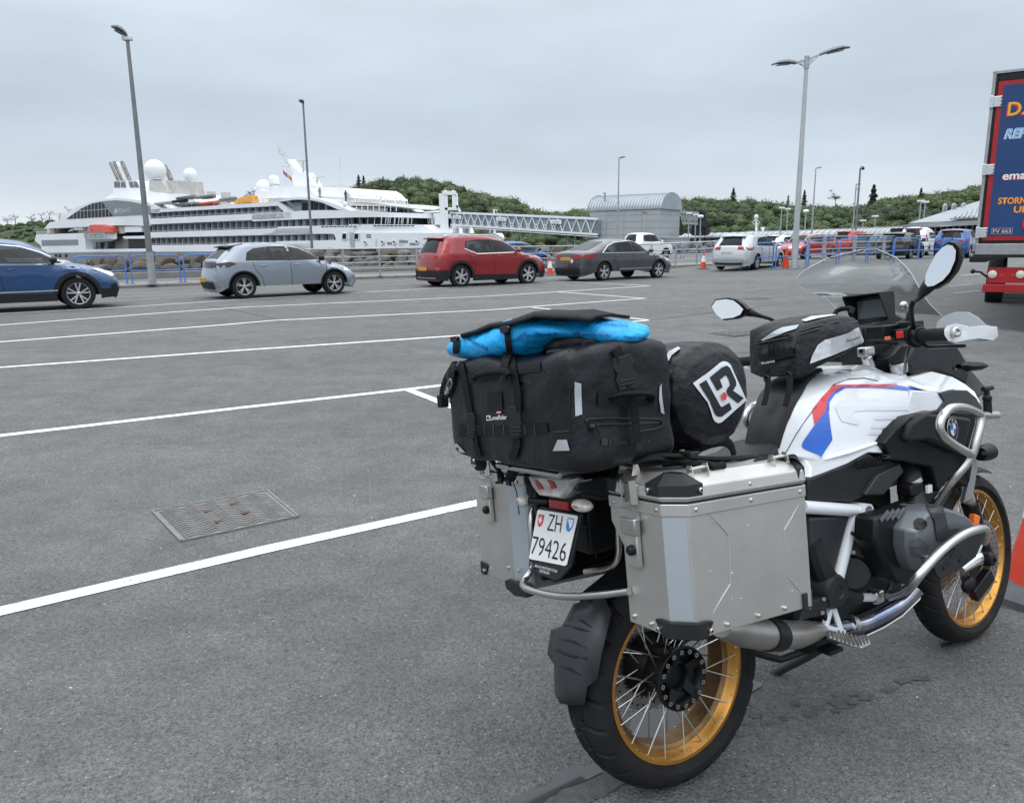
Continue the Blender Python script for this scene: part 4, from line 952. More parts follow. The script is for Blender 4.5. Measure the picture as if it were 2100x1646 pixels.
# terminal with the sloping roof --------------------------------------
O = AT(1857, 490, 72); O.z = .16; tm = empty('terminal_building', O, 0); tag(tm, 'low ferry terminal with a big sloping grey metal roof behind the blue car', 'building')
def q2(x, y, Y): return AT(1700+x/5.833, 370+y/5.833, Y)-O
a0, a1, a2, a3 = q2(915, 545, 72), q2(950, 520, 74), q2(2300, 95, 92), q2(2300, 440, 62)
M_troof = mat('terminal_roof', (.30, .335, .36), .45, .4, var=.06, vs=.3)
b = MB(); b.add([a1, q2(1370, 500, 69), a3, a2], [[0, 1, 2, 3]]); b.build('roof', M_troof, tm, smooth=0, solid=.15)
c0, c1, c2 = q2(1420, 478, 68.5), q2(2300, 438, 61.5), q2(2300, 100, 80)
b = MB(); b.add([c0+Vector((0, -.3, .1)), c1+Vector((0, -.3, .1)), c2+Vector((0, -.3, .1))], [[0, 1, 2]]); b.build('lower_roof', M_roofm, tm, smooth=0, solid=.12)
for k in range(1, 15):
    t = k/15; b = MB(); p = c0.lerp(c1, t)+Vector((0, -.4, .22)); q = p+(c2-c1)*t; q = c0.lerp(c2, t)+Vector((0, -.4, .22)); b.bar(p, q, .12, .12); b.build('standing_seam', M_galv, tm, smooth=0)
b = MB(); e0, e1, e2, e3 = q2(915, 530, 72), q2(1370, 500, 69), q2(2300, 440, 61.5), q2(2300, 500, 61.5)
b.prism([e0, e1, e2, e3, q2(1370, 555, 69), q2(925, 572, 72)], (.2, 1, 0)); b.build('fascia', M_clad, tm, smooth=0)
b = MB(); b.prism([q2(1070, 560, 73), q2(2300, 500, 64), q2(2300, 720, 64), q2(1070, 660, 73)], (.3, 6, 0)); b.build('glazed_wall', M_dglass, tm, smooth=0)
b = MB()
for k in range(16): t = k/16; p = q2(1070, 560, 72.8).lerp(q2(2300, 500, 63.8), t); b.bar(p, p+Vector((0, 0, -3)), .1, .1)
for z in (-.5, -1.1): b.bar(q2(1070, 560, 72.8)+Vector((0, 0, z)), q2(2300, 500, 63.8)+Vector((0, 0, z)), .06, .06)
b.build('wall_mullions', M_galv, tm, smooth=0)
for i, (x, y0, y1) in enumerate(((1380, 285, 385), (1490, 283, 350), (1605, 280, 305))):
    p, q = q2(x-16, y1+12, 80), q2(x+16, y1, 80); h = (q2(x, y0, 80)-q2(x, y1, 80)).z; b = MB(); b.tube([p, p+Vector((0, 0, h)), q+Vector((0, 0, h)), q+Vector((0, 0, 0))], .13, 8, sm=2); b.build('roof_vent', M_galv, tm)
# black linkspan towers -----------------------------------------------
def lattice(name, pts, Y, label, wd):
    O = AT(*[(1380+pts[0][0]/5.833), 380+pts[0][1]/5.833], Y); O.z = 0; t = empty(name, O, 0); tag(t, label, 'steel tower', 'black linkspan towers')
    P = [AT(1380+x/5.833, 380+y/5.833, Y)-O for x, y in pts]; b = MB()
    for dy in (0, 2.2):
        D = Vector((0, dy, 0)); b.bar(P[0]+D, P[1]+D, .55, .7); b.bar(P[3]+D, P[2]+D, .55, .7); b.bar(P[1]+D, P[2]+D, .5, .6)
        n = 4
        for k in range(n): b.bar(P[0].lerp(P[1], k/n)+D, P[3].lerp(P[2], (k+1)/n)+D, .28, .3); b.bar(P[3].lerp(P[2], k/n)+D, P[0].lerp(P[1], k/n)+D, .28, .3)
        b.bar(P[0].lerp(P[1], .5)+D, P[3].lerp(P[2], .45)+D, 1.1, .9)
    b.build('lattice_frame', mat('black_steel', (.02, .021, .023), .6), t, smooth=0); return t
lattice('linkspan_tower', [(272, 590), (322, 320), (355, 320), (415, 590)], 130, 'black steel lattice tower standing free right of the vaulted hall', 3)
lattice('linkspan_tower', [(20, 590), (40, 380), (62, 380), (112, 590)], 128, 'black steel lattice tower against the right wall of the vaulted hall', 3)
O = AT(1408, 440, 129); t = empty('linkspan_beam', O, 0); tag(t, 'pale lattice beam bridging the two black steel towers', 'beam')
b = MB(); p, q = AT(1390, 440, 129)-O, AT(1432, 441, 129)-O
for z in (0, -1.7): b.bar(p+Vector((0, 0, z+.4)), q+Vector((0, 0, z-.1+.4)), .3, .35)
for k in range(7): b.bar(p.lerp(q, k/7)+Vector((0, 0, .4)), p.lerp(q, (k+.5)/7)+Vector((0, 0, -1.3)), .15, .15); b.bar(p.lerp(q, (k+.5)/7)+Vector((0, 0, -1.3)), p.lerp(q, (k+1)/7)+Vector((0, 0, .4)), .15, .15)
b.build('truss', M_galv, t, smooth=0)
# white mast of a fishing boat behind the walkway
O = AT(1550, 478, 140); fm = empty('fishing_boat', O, 0); tag(fm, 'fishing boat of which the white mast and wheelhouse top show over the walkway', 'boat')
b = MB()
def qa(x, y, Y=140): return AT(1380+x/5.833, 380+y/5.833, Y)-O
for a, d, w in (((995, 560), (995, 380), .25), ((950, 450), (990, 400), .1), ((1040, 450), (1000, 400), .08), ((960, 462), (1030, 462), .1), ((1075, 545), (1075, 510), .3), ((1055, 512), (1095, 512), .35), ((1015, 545), (1015, 440), .06)): b.bar(qa(*a), qa(*d), w, w)
b.sphere(qa(997, 376), .4, 8, 6); b.build('mast', M_sw, fm, smooth=0)
b = MB(); b.box(-1.5, 3.5, -1, 1, -6, .35); b.build('wheelhouse', M_sw, fm, smooth=0)

# ================================================================== LAMP POSTS
M_lamp = mat('lamp_metal', (.19, .20, .21), .45, .5, var=.15, vs=3)
M_lens = mat('lamp_lens', (.75, .78, .8), .2, var=.05, vs=4)
def post(name, base, top, r0, r1, label, group=None, m=None, cat='lamp post'):
    t = empty(name, base, 0); tag(t, label, cat, group); d = Vector(top)-Vector(base)
    d.x *= 0; d.y *= 0
    b = MB(); b.cyl((0, 0, 0), (0, 0, d.z), r0, r1, 12); b.mi = 0; b.build('pole', m or M_galv, t); return t, d.z
def flat_head(parent, p, d, L, w, m=M_lamp, lens=True, tilt=.15):
    d = Vector(d).normalized(); n = Vector((-d.y, d.x, 0)).normalized(); up = Vector((0, 0, 1)); b = MB(); rings = []
    for t, k, h, dz in ((0, .45, .10, 0), (.12, .8, .13, .02), (.4, 1, .15, .05), (.75, .95, .11, .06), (1, .5, .04, .04)):
        c = Vector(p)+d*L*t+up*(dz*1.5+L*t*tilt); k *= w/2; rings.append([c-n*k, c-n*k*.8+up*h*.6, c+n*k*.8+up*h*.6, c+n*k, c+n*k*.7-up*.03, c-n*k*.7-up*.03])
    b.loft(rings); o = b.build('lamp_head', m, parent, smooth=40)
    if lens: b = MB(); c0 = Vector(p)+d*L*.25+up*(-.035+.04+L*.25*tilt); c1 = Vector(p)+d*L*.8+up*(-.035+.05+L*.8*tilt); b.prism([c0-n*w*.3, c0+n*w*.3, c1+n*w*.3, c1-n*w*.3], (0, 0, -.02)); b.build('lamp_glass', mat('lamp_underside', (.11, .12, .13), .3), o, smooth=0)
B1 = G(313, 583, .1); T1 = AT(267, 74, B1.y)
t, h = post('lamp_post', B1, T1, .11, .055, 'tallest lamp post, dark single curved head, rising between the blue barriers at far left', m=M_lamp)
flat_head(t, (0.0, 0, h-.02), (-.65, -.76, 0), .46, .30, tilt=.36)
b = MB(); b.box(-.16, .16, -.09, .09, h-.14, h-.02); b.build('bracket', mat('pale_bracket', (.6, .62, .64), .4), t, smooth=0, bevel=.02)
b = MB(); b.box(-.15, .15, -.15, .15, 0, .02); b.cyl((0, 0, 0), (0, 0, 1.1), .125, .12, 12); b.build('base_sleeve', M_galv, t)
def simple(px, y0, py, yb, Y, r, label, d=(-1, -.2, 0), L=.55, group=None, m=None, lens=True):
    bs = AT(py, yb, Y); bs.z = .2; t, h = post('lamp_post', bs, AT(px, y0, Y), r, r*.6, label, group, m); flat_head(t, (0, 0, h), d, L, .3, tilt=.1); return t
simple(624, 212, 640, 511, 52, .095, 'slim lamp post in front of the middle of the cruise ship', (-.2, -1, 0), .5, m=M_lamp)
simple(1270, 325, 1267, 470, 84, .10, 'single lamp post in front of the vaulted hall', (1, -.3, 0), .7)
simple(1677, 346, 1664, 484, 97, .11, 'single lamp post just right of the double headed one', (1, -.2, 0), .7)
simple(1326, 438, 1326, 487, 80, .06, 'short lamp post against the wall of the vaulted hall', (-1, -.3, 0), .8)
B2 = G(1628, 551, .02); T2 = AT(1649, 122, B2.y)
t, h = post('double_lamp_post', B2, T2, .135, .075, 'thick pale lamp post with two spread lamp heads, standing by the orange cone', m=mat('pale_galvanised', (.42, .44, .45), .45, .4, var=.1, vs=2))
b = MB(); b.cyl((0, 0, h-.35), (0, 0, h+.12), .10, n=12); b.build('collar', M_galv, t)
for s, dx in ((-1, .40), (1, .46)):
    b = MB(); b.bar((0, 0, h-.02), (s*dx, -.1*s, h+.12*s+.02), .06, .06); b.bar((0, 0, h-.3), (s*dx*.85, -.1*s, h+.1*s-.02), .035, .035); b.tube([(s*.22, 0, h-.10+.04*math.sin(k)) if 0 else (s*(.19+.055*math.cos(k*PI/4)), 0, h-.10+.055*math.sin(k*PI/4)+.03*s) for k in range(8)], .014, 5, closed=True); b.build('arm_bracket', M_galv, t, smooth=0)
    flat_head(t, (s*dx, -.1*s, h+.13*s), (s, -.15, 0), 1.12 if s > 0 else 1.02, .38, tilt=.16 if s > 0 else -.12, lens=True)
B3 = AT(1754, 480, 66); B3.z = .16; t, h = post('camera_mast', B3, AT(1769, 345, 66), .10, .07, 'slim dark mast with a dome camera on top and a small sign box low down', m=M_lamp, cat='camera mast')
b = MB(); b.tube([(0, 0, h), (.05, 0, h+.15), (.2, 0, h+.12)], .03, 6); b.sphere((.22, 0, h-.02), .13, 10, 8); b.build('dome_camera', M_black, t)
b = MB(); b.box(-.22, .22, -.16, -.1, 1.0, 1.75); b.build('sign_box', M_sw, t, smooth=0); b = MB(); b.box(-.2, .2, -.18, -.165, 1.5, 1.68); b.build('red_sign', M_or, t, smooth=0)
B4 = AT(1748, 482, 84); B4.z = .16; t, h = post('light_mast', B4, AT(1755, 378, 84), .09, .06, 'thin mast with two stub arms just left of the dome camera mast', cat='mast')
b = MB(); b.bar((0, 0, h), (.5, 0, h), .08, .08); b.bar((0, 0, h-.5), (.45, 0, h-.5), .08, .08); b.build('stub_arms', M_lamp, t, smooth=0)
for px, y0, yb, Y, lab in ((1411, 438, 500, 110, 'small lamp post left of the black free standing tower, nearest the hall'), (1425, 441, 500, 112, 'small lamp post touching the left leg of the black tower'), (1435, 444, 500, 108, 'small lamp post with a round white head in front of the black tower'),
                    (1600, 427, 480, 112, 'small lamp post with flat white head, first of two left of the double lamp post'), (1612.5, 429, 480, 114, 'small lamp post with flat white head, immediately left of the double lamp post'), (1650, 433, 478, 110, 'small lamp post with round white head right of the double lamp post'),
                    (1793, 444, 470, 105, 'small lamp post right of the camera mast in front of the biggest fir'), (1768, 453, 475, 110, 'short lamp post peeping out right beside the camera mast'), (1885, 413, 452, 95, 'left lamp post of the pair rising behind the sloping roof'), (1894, 415, 452, 96, 'right lamp post of the pair rising behind the sloping roof')):
    bs = AT(px, yb, Y); bs.z = .16; t, h = post('lamp_post', bs, AT(px, y0, Y), .10, .08, lab, None)
    b = MB()
    if 'round' in lab: b.sphere((0, 0, h), .42, 10, 6, (1, 1, .55))
    else: b.box(-.38, .38, -.2, .2, h-.05, h+.16)
    b.build('lamp_head', M_lens, t, smooth=40)

# ================================================================== BARRIERS, RAILINGS, CONES
def barrier(a, c, h, label, group, r=.027, m=None):
    O = Vector(a); t = empty('barrier', O, 0); tag(t, label, 'barrier', group); d = Vector(c)-O; u = d.normalized(); L = d.length
    b = MB(); k = .14
    b.tube([(0, 0, 0), Vector((0, 0, h-k)), Vector((0, 0, h-k*.3))+u*k*.3, u*k+Vector((0, 0, h)), u*(L-k)+d*0+Vector((0, 0, h)), d-u*k*.3+Vector((0, 0, h-k*.3)), d+Vector((0, 0, h-k)), d], r, 8); b.build('hoop', m or M_blue_rail, t, smooth=60)
    b = MB(); b.cyl(Vector((0, 0, h*.46)), d+Vector((0, 0, h*.46)), r*.85, n=8); b.build('middle_rail', m or M_blue_rail, t)
    b = MB()
    for p in (Vector((0, 0, 0)), d): b.box(p.x-.07, p.x+.07, p.y-.07, p.y+.07, p.z, p.z+.015)
    b.build('foot_plates', m or M_blue_rail, t, smooth=0); return t
gl_ = 'blue barriers at the left kerb'
for p, q, lab in (((158, 586), (261, 581.5), 'blue hoop barrier partly hidden behind the dark blue car bonnet'), ((272, 581.8), (371, 578.3), 'blue hoop barrier standing behind the foot of the tallest lamp post'), ((380, 578.2), (480, 574.5), 'blue hoop barrier just left of the silver hatchback')):
    barrier(G(*p, .1), G(*q, .1), .98, lab, gl_)
gr = 'blue barriers on the right'
rr = [((1519, 555), (1584, 551.5), 'blue hoop barrier in front of the rear wheel of the silver estate'), ((1590, 551.5), (1634, 550.5), 'blue hoop barrier around the orange cone left of the thick lamp post'), ((1652, 550), (1634.5, 546), 'blue barrier set end on, immediately right of the thick lamp post'),
      ((1657.5, 545), (1714, 541), 'blue hoop barrier before the red saloon, immediately right of the thick lamp post'), ((1720, 541), (1775, 538.5), 'blue hoop barrier in front of the red saloon boot'), ((1779, 538), (1829, 536), 'blue hoop barrier left of the black hatchback seen over the windscreen'),
      ((1832, 535.5), (1881, 533), 'blue hoop barrier in front of the rear corner of the black hatchback'), ((1883, 533), (1929, 531), 'blue hoop barrier in front of the side of the black hatchback'), ((1932, 530.5), (1974, 528.5), 'blue hoop barrier behind the right mirror in front of the blue car'), ((1977, 528.5), (2020, 527), 'blue hoop barrier between the right mirror and the lorry')]
for p, q, lab in rr: barrier(G(*p), G(*q), 1.12, lab, gr)
for p, q, lab in (((1340, 531), (1396, 531), 'blue barrier far back by the rocks, leftmost of the three'), ((1401, 531), (1438, 530), 'blue barrier far back by the rocks, middle of the three'), ((1444, 530), (1475, 528), 'blue barrier far back by the rocks, rightmost of the three')):
    barrier(G(*p), G(*q), .95, lab, 'blue barriers by the rocks', m=mat('dull_blue_paint', (.13, .22, .38), .5))
# galvanised railing along the kerb
rp = [(636, 570.5), (706, 568), (780, 566), (856, 564), (932, 561), (1003, 558.5), (1065, 556), (1123, 553.5), (1178, 552), (1232, 551), (1284, 549.5), (1335, 548), (1385, 546.5), (1428, 545), (1468, 543.5)]
P = [G(x, y, .1) for x, y in rp]; t = empty('railing', P[0], 0); tag(t, 'grey galvanised four rail railing along the kerb between the silver hatchback and the estate car', 'railing')
for p in P:
    q = p-P[0]; b = MB(); b.box(q.x-.035, q.x+.035, q.y-.035, q.y+.035, q.z, q.z+1.12); b.box(q.x-.09, q.x+.09, q.y-.09, q.y+.09, q.z, q.z+.02); b.build('post', M_galv, t, smooth=0)
for z, r in ((1.12, .035), (.80, .022), (.56, .022), (.32, .022)):
    b = MB()
    for a, c in zip(P, P[1:]): b.cyl(a-P[0]+Vector((0, 0, z)), c-P[0]+Vector((0, 0, z)), r, n=8)
    b.build('rail', M_galv, t)
P = [G(x, y) for x, y in ((1530, 536), (1600, 533), (1660, 530.5), (1688, 536), (1750, 528), (1810, 524), (1870, 521), (1930, 519), (1990, 517))]
P = [G(x, y) for x, y in ((1655, 541), (1688, 538.5), (1750, 535), (1810, 532), (1868, 529.5), (1925, 527), (1985, 524.5))]
t = empty('railing', P[0], 0); tag(t, 'grey galvanised railing between the blue barriers and the red saloon on the right', 'railing')
for p in P: q = p-P[0]; b = MB(); b.box(q.x-.07, q.x+.07, q.y-.07, q.y+.07, q.z, q.z+1.25); b.build('post', M_galv, t, smooth=0)
for z in (1.25, .95, .65, .38):
    b = MB(); 
    for a, c in zip(P, P[1:]): b.cyl(a-P[0]+Vector((0, 0, z)), c-P[0]+Vector((0, 0, z)), .03, n=8)
    b.build('rail', M_galv, t)
M_cone = mat('cone_orange', (.62, .055, .022), .5, var=.15, vs=10); M_cw = mat('cone_white', (.72, .73, .73), .45, var=.15, vs=12); M_cb = mat('cone_base', (.09, .095, .10), .8, var=.2, vs=10)
def cone(p, h, label, sleeve=True, base=True, s=1.0, z0=.42, z1=.78):
    t = empty('traffic_cone', p, .6); tag(t, label, 'traffic cone')
    rb_, rt = h*.19, h*.035; rad = lambda z: lerp(rb_, rt, z)
    b = MB(); b.lathe([(h*z, rad(z)) for z in (.02, .1, .3, .5, .7, .9, .995)]+[(h, rt*.7), (h, .001)], n=28); b.build('cone_body', M_cone, t)
    if sleeve: b = MB(); b.lathe([(h*z, rad(z)+.004+.002*math.sin(z*90)) for z in (z0, .55, z1-.06, z1)], n=28); b.build('reflective_sleeve', M_cw, t)
    if base:
        w = h*.27; b = MB(); b.loft([[(x*w, y*w, 0) for x, y in ((-1, -.8), (-.8, -1), (.8, -1), (1, -.8), (1, .8), (.8, 1), (-.8, 1), (-1, .8))], [(x*w, y*w, h*.035) for x, y in ((-1, -.8), (-.8, -1), (.8, -1), (1, -.8), (1, .8), (.8, 1), (-.8, 1), (-1, .8))],
            [(x*w*.72, y*w*.72, h*.075) for x, y in ((-1, -.6), (-.6, -1), (.6, -1), (1, -.6), (1, .6), (.6, 1), (-.6, 1), (-1, .6))]]); b.build('base', M_cb, t)
    return t
cone(G(1128, 565), .78, 'orange and white traffic cone between the red and the dark grey car')
cone(G(1442, 552), .80, 'orange and white traffic cone left of the silver estate car')
cone(G(1611, 550), .86, 'plain orange traffic cone leaning in the blue barriers by the thick lamp post', sleeve=False, base=False)
cone(G(2152, 1222), .95, 'large orange traffic cone with torn white sleeve at the right edge, beside the front wheel', z0=.36)

# ================================================================== LORRY TRAILER
TC = G(2003, 600); TC = Vector((7.135, 12.0, gz(0, 12)))
hdT = R(57); tr = empty('lorry_trailer', TC, hdT); tag(tr, 'blue refrigerated lorry trailer with red border and signwritten rear doors, cut by the right edge', 'lorry')
# local x forward (away), y left; rear face at x=0, left edge y=0 .. right y=-2.55
Wt, zb, zt = 2.55, 1.36, 3.79
M_tw = mat('trailer_side', (.60, .62, .63), .4, var=.05, vs=1); M_tb = mat('trailer_blue', (.012, .048, .155), .35, var=.12, vs=1.5); M_tr = mat('trailer_red', (.33, .012, .018), .35, var=.12, vs=3)
M_alub = mat('brushed_bar', (.33, .34, .35), .45, .6, var=.15, vs=6)
b = MB(); b.box(.03, 13.4, -Wt, 0, zb, zt); b.build('box_body', M_tw, tr, smooth=0, bevel=.02)
b = MB()
b.box(-.03, .06, -.07, .0, zb-.0, zt); b.box(-.03, .06, -Wt, -.07, zt-.11, zt+.0); b.box(-.028, .06, -Wt, -.07, zb, zb+.045); b.build('door_frame', M_black, tr, smooth=0, bevel=.01)
b = MB(); b.box(-.045, .0, -.03, .012, zb, zt+.02); b.box(-.045, .3, -Wt, .015, zt, zt+.035); b.build('edge_trim', M_alub, tr, smooth=0)
b = MB(); b.box(-.035, .05, -1.27, -.07, zb+.045, zt-.11); d_ = b.build('rear_door', M_tr, tr, smooth=0)
b = MB(); b.box(-.040, -.02, -1.20, -.135, zb+.11, zt-.17); b.build('blue_panel', M_tb, d_, smooth=0)
b = MB(); b.box(-.035, .05, -Wt+.12, -1.285, zb+.045, zt-.11); d2 = b.build('rear_door', M_tr, tr, smooth=0)
b = MB(); b.box(-.040, -.02, -Wt+.215, -1.35, zb+.11, zt-.17); b.build('blue_panel', M_tb, d2, smooth=0)
for z in (3.40, 2.44, 1.52):
    b = MB(); b.box(-.06, .02, -.135, .012, z-.075, z+.075); b.box(-.075, -.04, -.03, .02, z-.085, z+.085); h_ = b.build('hinge', M_alu, d_, smooth=0, bevel=.006)
    for k in range(3): b = MB(); b.cyl((-.06, -.125, z-.05+k*.05), (-.066, -.125, z-.05+k*.05), .009, n=8); b.build('hinge_bolt', M_black, h_)
b = MB(); b.box(-.06, .12, -Wt, 0, zb-.17, zb-.005); b.build('rear_sill', M_alub, tr, smooth=0, bevel=.008)
b = MB(); b.box(-.10, .1, -Wt-.05, .03, zb-.21, zb-.17); b.build('rubber_strip', M_black, tr, smooth=0)
b = MB(); b.prism([(-.12, .06, zb-.19), (-.12, -.26, zb-.19), (-.12, -.26, zb-.22), (-.12, -.16, zb-.28), (-.12, .06, zb-.28)], (.2, 0, 0)); b.build('dock_buffer', M_black, tr, smooth=0, bevel=.01)
b = MB(); b.box(-.02, .14, -Wt-.02, -.20, .77, 1.00); lb_ = b.build('light_board', M_tr, tr, smooth=0)
for y in (-.26, -.62): b = MB(); b.lathe([(0, .062), (.02, .058), (.035, .03), (.038, .001)], (-.022, y, .90), (-1, 0, 0), 14); b.build('rear_lamp', mat('clear_lamp', (.62, .58, .5), .15), lb_)
for y in (-.38, -.52): b = MB(); b.cyl((-.02, y, .89), (-.03, y, .89), .022, n=10); b.build('red_reflector', mat('bright_red', (.6, .03, .02), .3), lb_)
b = MB(); b.box(-.05, .06, -Wt-.02, -.15, .63, .75); b.build('underrun_bar', M_tr, tr, smooth=0, bevel=.01)
b = MB(); b.tube([(0, -.22, .84), (-.03, -.10, .93), (-.03, -.01, .94)], .018, 6); b.sphere((-.03, .0, .94), .035, 10, 6); b.build('marker_stalk', M_black, tr)
b = MB(); b.box(-.06, .1, -.86, -.70, .72, 1.05); b.box(.0, .2, -.82, -.74, .9, 1.2); b.box(.1, 13, -1.7, -.85, .95, 1.3); b.build('chassis', M_black, tr, smooth=0)
b = MB(); b.tube([(-.07, -.78+.08*math.cos(a), 1.14+.05*math.sin(a)) for a in [k*PI/6 for k in range(7, 13)]], .012, 6); b.build('yellow_hose', mat('yellow_hose', (.6, .3, .03), .5), tr)
for x in (6.2, 7.5, 8.8):
    for y in (-.2, -Wt+.2):
        b = MB(); b.lathe([(-.17, .001), (-.17, .28), (-.16, .46), (-.12, .5), (.12, .5), (.16, .46), (.17, .28), (.17, .001)], (x, y, .5), (0, 1, 0), 28); b.build('wheel', M_rub, tr)
M_yel = mat('signwriting_gold', (.75, .36, .04), .4); M_sky = mat('signwriting_blue', (.20, .42, .68), .4); M_swh = mat('signwriting_white', (.75, .77, .78), .4); M_srd = mat('signwriting_red', (.50, .02, .03), .4)
def tx(body, y0, z, h, m, w=None, sh=None, bold=.02, shear=0):
    # starts at local y=y0 and runs to the right (towards -y)
    ob = text('signwriting', body, Matrix(), m, d_, h=h, w=w, bold=bold, shear=shear); wd = max(v.co.x for v in ob.data.vertices)*2
    ob.data.transform(frame((-.0445, y0-wd/2, z), (0, -1, 0), (0, 0, 1)))
    if sh: ob2 = text('signwriting_shadow', body, Matrix(), sh, d_, h=h, w=w, bold=bold+.02, shear=shear); ob2.data.transform(frame((-.0425, y0-wd/2+h*.08, z-h*.06), (0, -1, 0), (0, 0, 1)))
tx('D.', -.22, 3.28, .19, M_yel, w=.22, sh=M_srd); tx('REFR', -.22, 2.94, .14, M_sky, w=.36, shear=.25, sh=M_swh, bold=.03); tx('w', -.56, 2.60, .09, M_swh, sh=M_srd)
tx('email', -.25, 2.34, .12, M_swh, w=.36, sh=M_srd); tx('STORNO', -.23, 1.98, .095, M_yel, w=.44, sh=M_srd); tx('UIS', -.44, 1.85, .095, M_yel, w=.20, sh=M_srd)
b = MB(); b.box(-.046, -.03, -.455, -.185, 1.495, 1.585); pl_ = b.build('number_board', M_alub, d_, smooth=0); b = MB(); b.box(-.048, -.03, -.447, -.193, 1.503, 1.577); b.build('board_face', M_tb, pl_, smooth=0)
text('fleet_number', 'FV 663', frame((-.0505, -.32, 1.54), (0, -1, 0), (0, 0, 1)), mat('peach', (.72, .40, .28), .5), d_, w=.23, h=.055, bold=.01)
b = MB(); c = Vector((-.05, -.68, 1.63))
b.tube([c+Vector((0, math.cos(a)*.10, math.sin(a)*.105)) for a in [k*PI/12 for k in range(24)]], .022, 6, closed=True); b.prism([(-.045, -.65, 1.54), (-.045, -.71, 1.54), (-.045, -.74, 1.49), (-.045, -.68, 1.51), (-.045, -.62, 1.49)], (-.006, 0, 0)); b.build('rosette', M_srd, d_, smooth=40)
text('rosette_number', '40', frame((-.048, -.68, 1.655), (0, -1, 0), (0, 0, 1)), M_swh, d_, h=.085, shear=.2); text('rosette_word', 'YEARS', frame((-.048, -.68, 1.59), (0, -1, 0), (0, 0, 1)), M_swh, d_, h=.03)
# ================================================================== CARS
def paint(name, col, metal=.3, rough=.28): return mat(name, col, rough, metal, coat=.8, var=.04, vs=3)
M_blackg_ = mat('gloss_black', (.012, .012, .014), .12)
M_clad_b = mat('car_cladding', (.014, .0145, .016), .6, spec=.35, var=.15, vs=15)
M_plate_y = mat('yellow_plate', (.75, .38, .03), .4); M_plate_w = mat('white_plate', (.6, .6, .57), .4); M_pl_t = mat('plate_ink', (.05, .03, .02), .5)
M_rim = mat('alloy_rim', (.55, .56, .58), .3, .8, var=.05, vs=20); M_rimd = mat('dark_rim', (.03, .03, .033), .35, .5)
M_tail = mat('tail_lamp', (.30, .010, .012), .15, var=.3, vs=12); M_head = mat('head_lamp', (.62, .65, .68), .1, .2, var=.2, vs=15)
def clear_glass(name, tint, lo, hi):
    m = bpy.data.materials.new(name); m.use_nodes = True; t = m.node_tree; t.nodes.clear(); o = N(t, 'ShaderNodeOutputMaterial'); a = N(t, 'ShaderNodeBsdfTransparent'); a.inputs[0].default_value = (*tint, 1); g = N(t, 'ShaderNodeBsdfGlossy'); g.inputs['Roughness'].default_value = .02
    l = N(t, 'ShaderNodeLayerWeight'); l.inputs['Blend'].default_value = .2; r = N(t, 'ShaderNodeMapRange'); r.inputs['To Min'].default_value = lo; r.inputs['To Max'].default_value = hi; t.links.new(l.outputs['Fresnel'], r.inputs['Value']); x = N(t, 'ShaderNodeMixShader'); t.links.new(r.outputs[0], x.inputs[0]); t.links.new(a.outputs[0], x.inputs[1]); t.links.new(g.outputs[0], x.inputs[2]); t.links.new(x.outputs[0], o.inputs[0]); return m
M_cglass = clear_glass('car_side_glass', (.30, .33, .35), .04, .45); M_seat = mat('seat_fabric', (.035, .036, .04), .8, var=.2, vs=10)
def seg_d(p, a, b):
    dx, dy = b[0]-a[0], b[1]-a[1]; t = max(0, min(1, ((p[0]-a[0])*dx+(p[1]-a[1])*dy)/(dx*dx+dy*dy+1e-12))); return math.hypot(p[0]-a[0]-t*dx, p[1]-a[1]-t*dy)
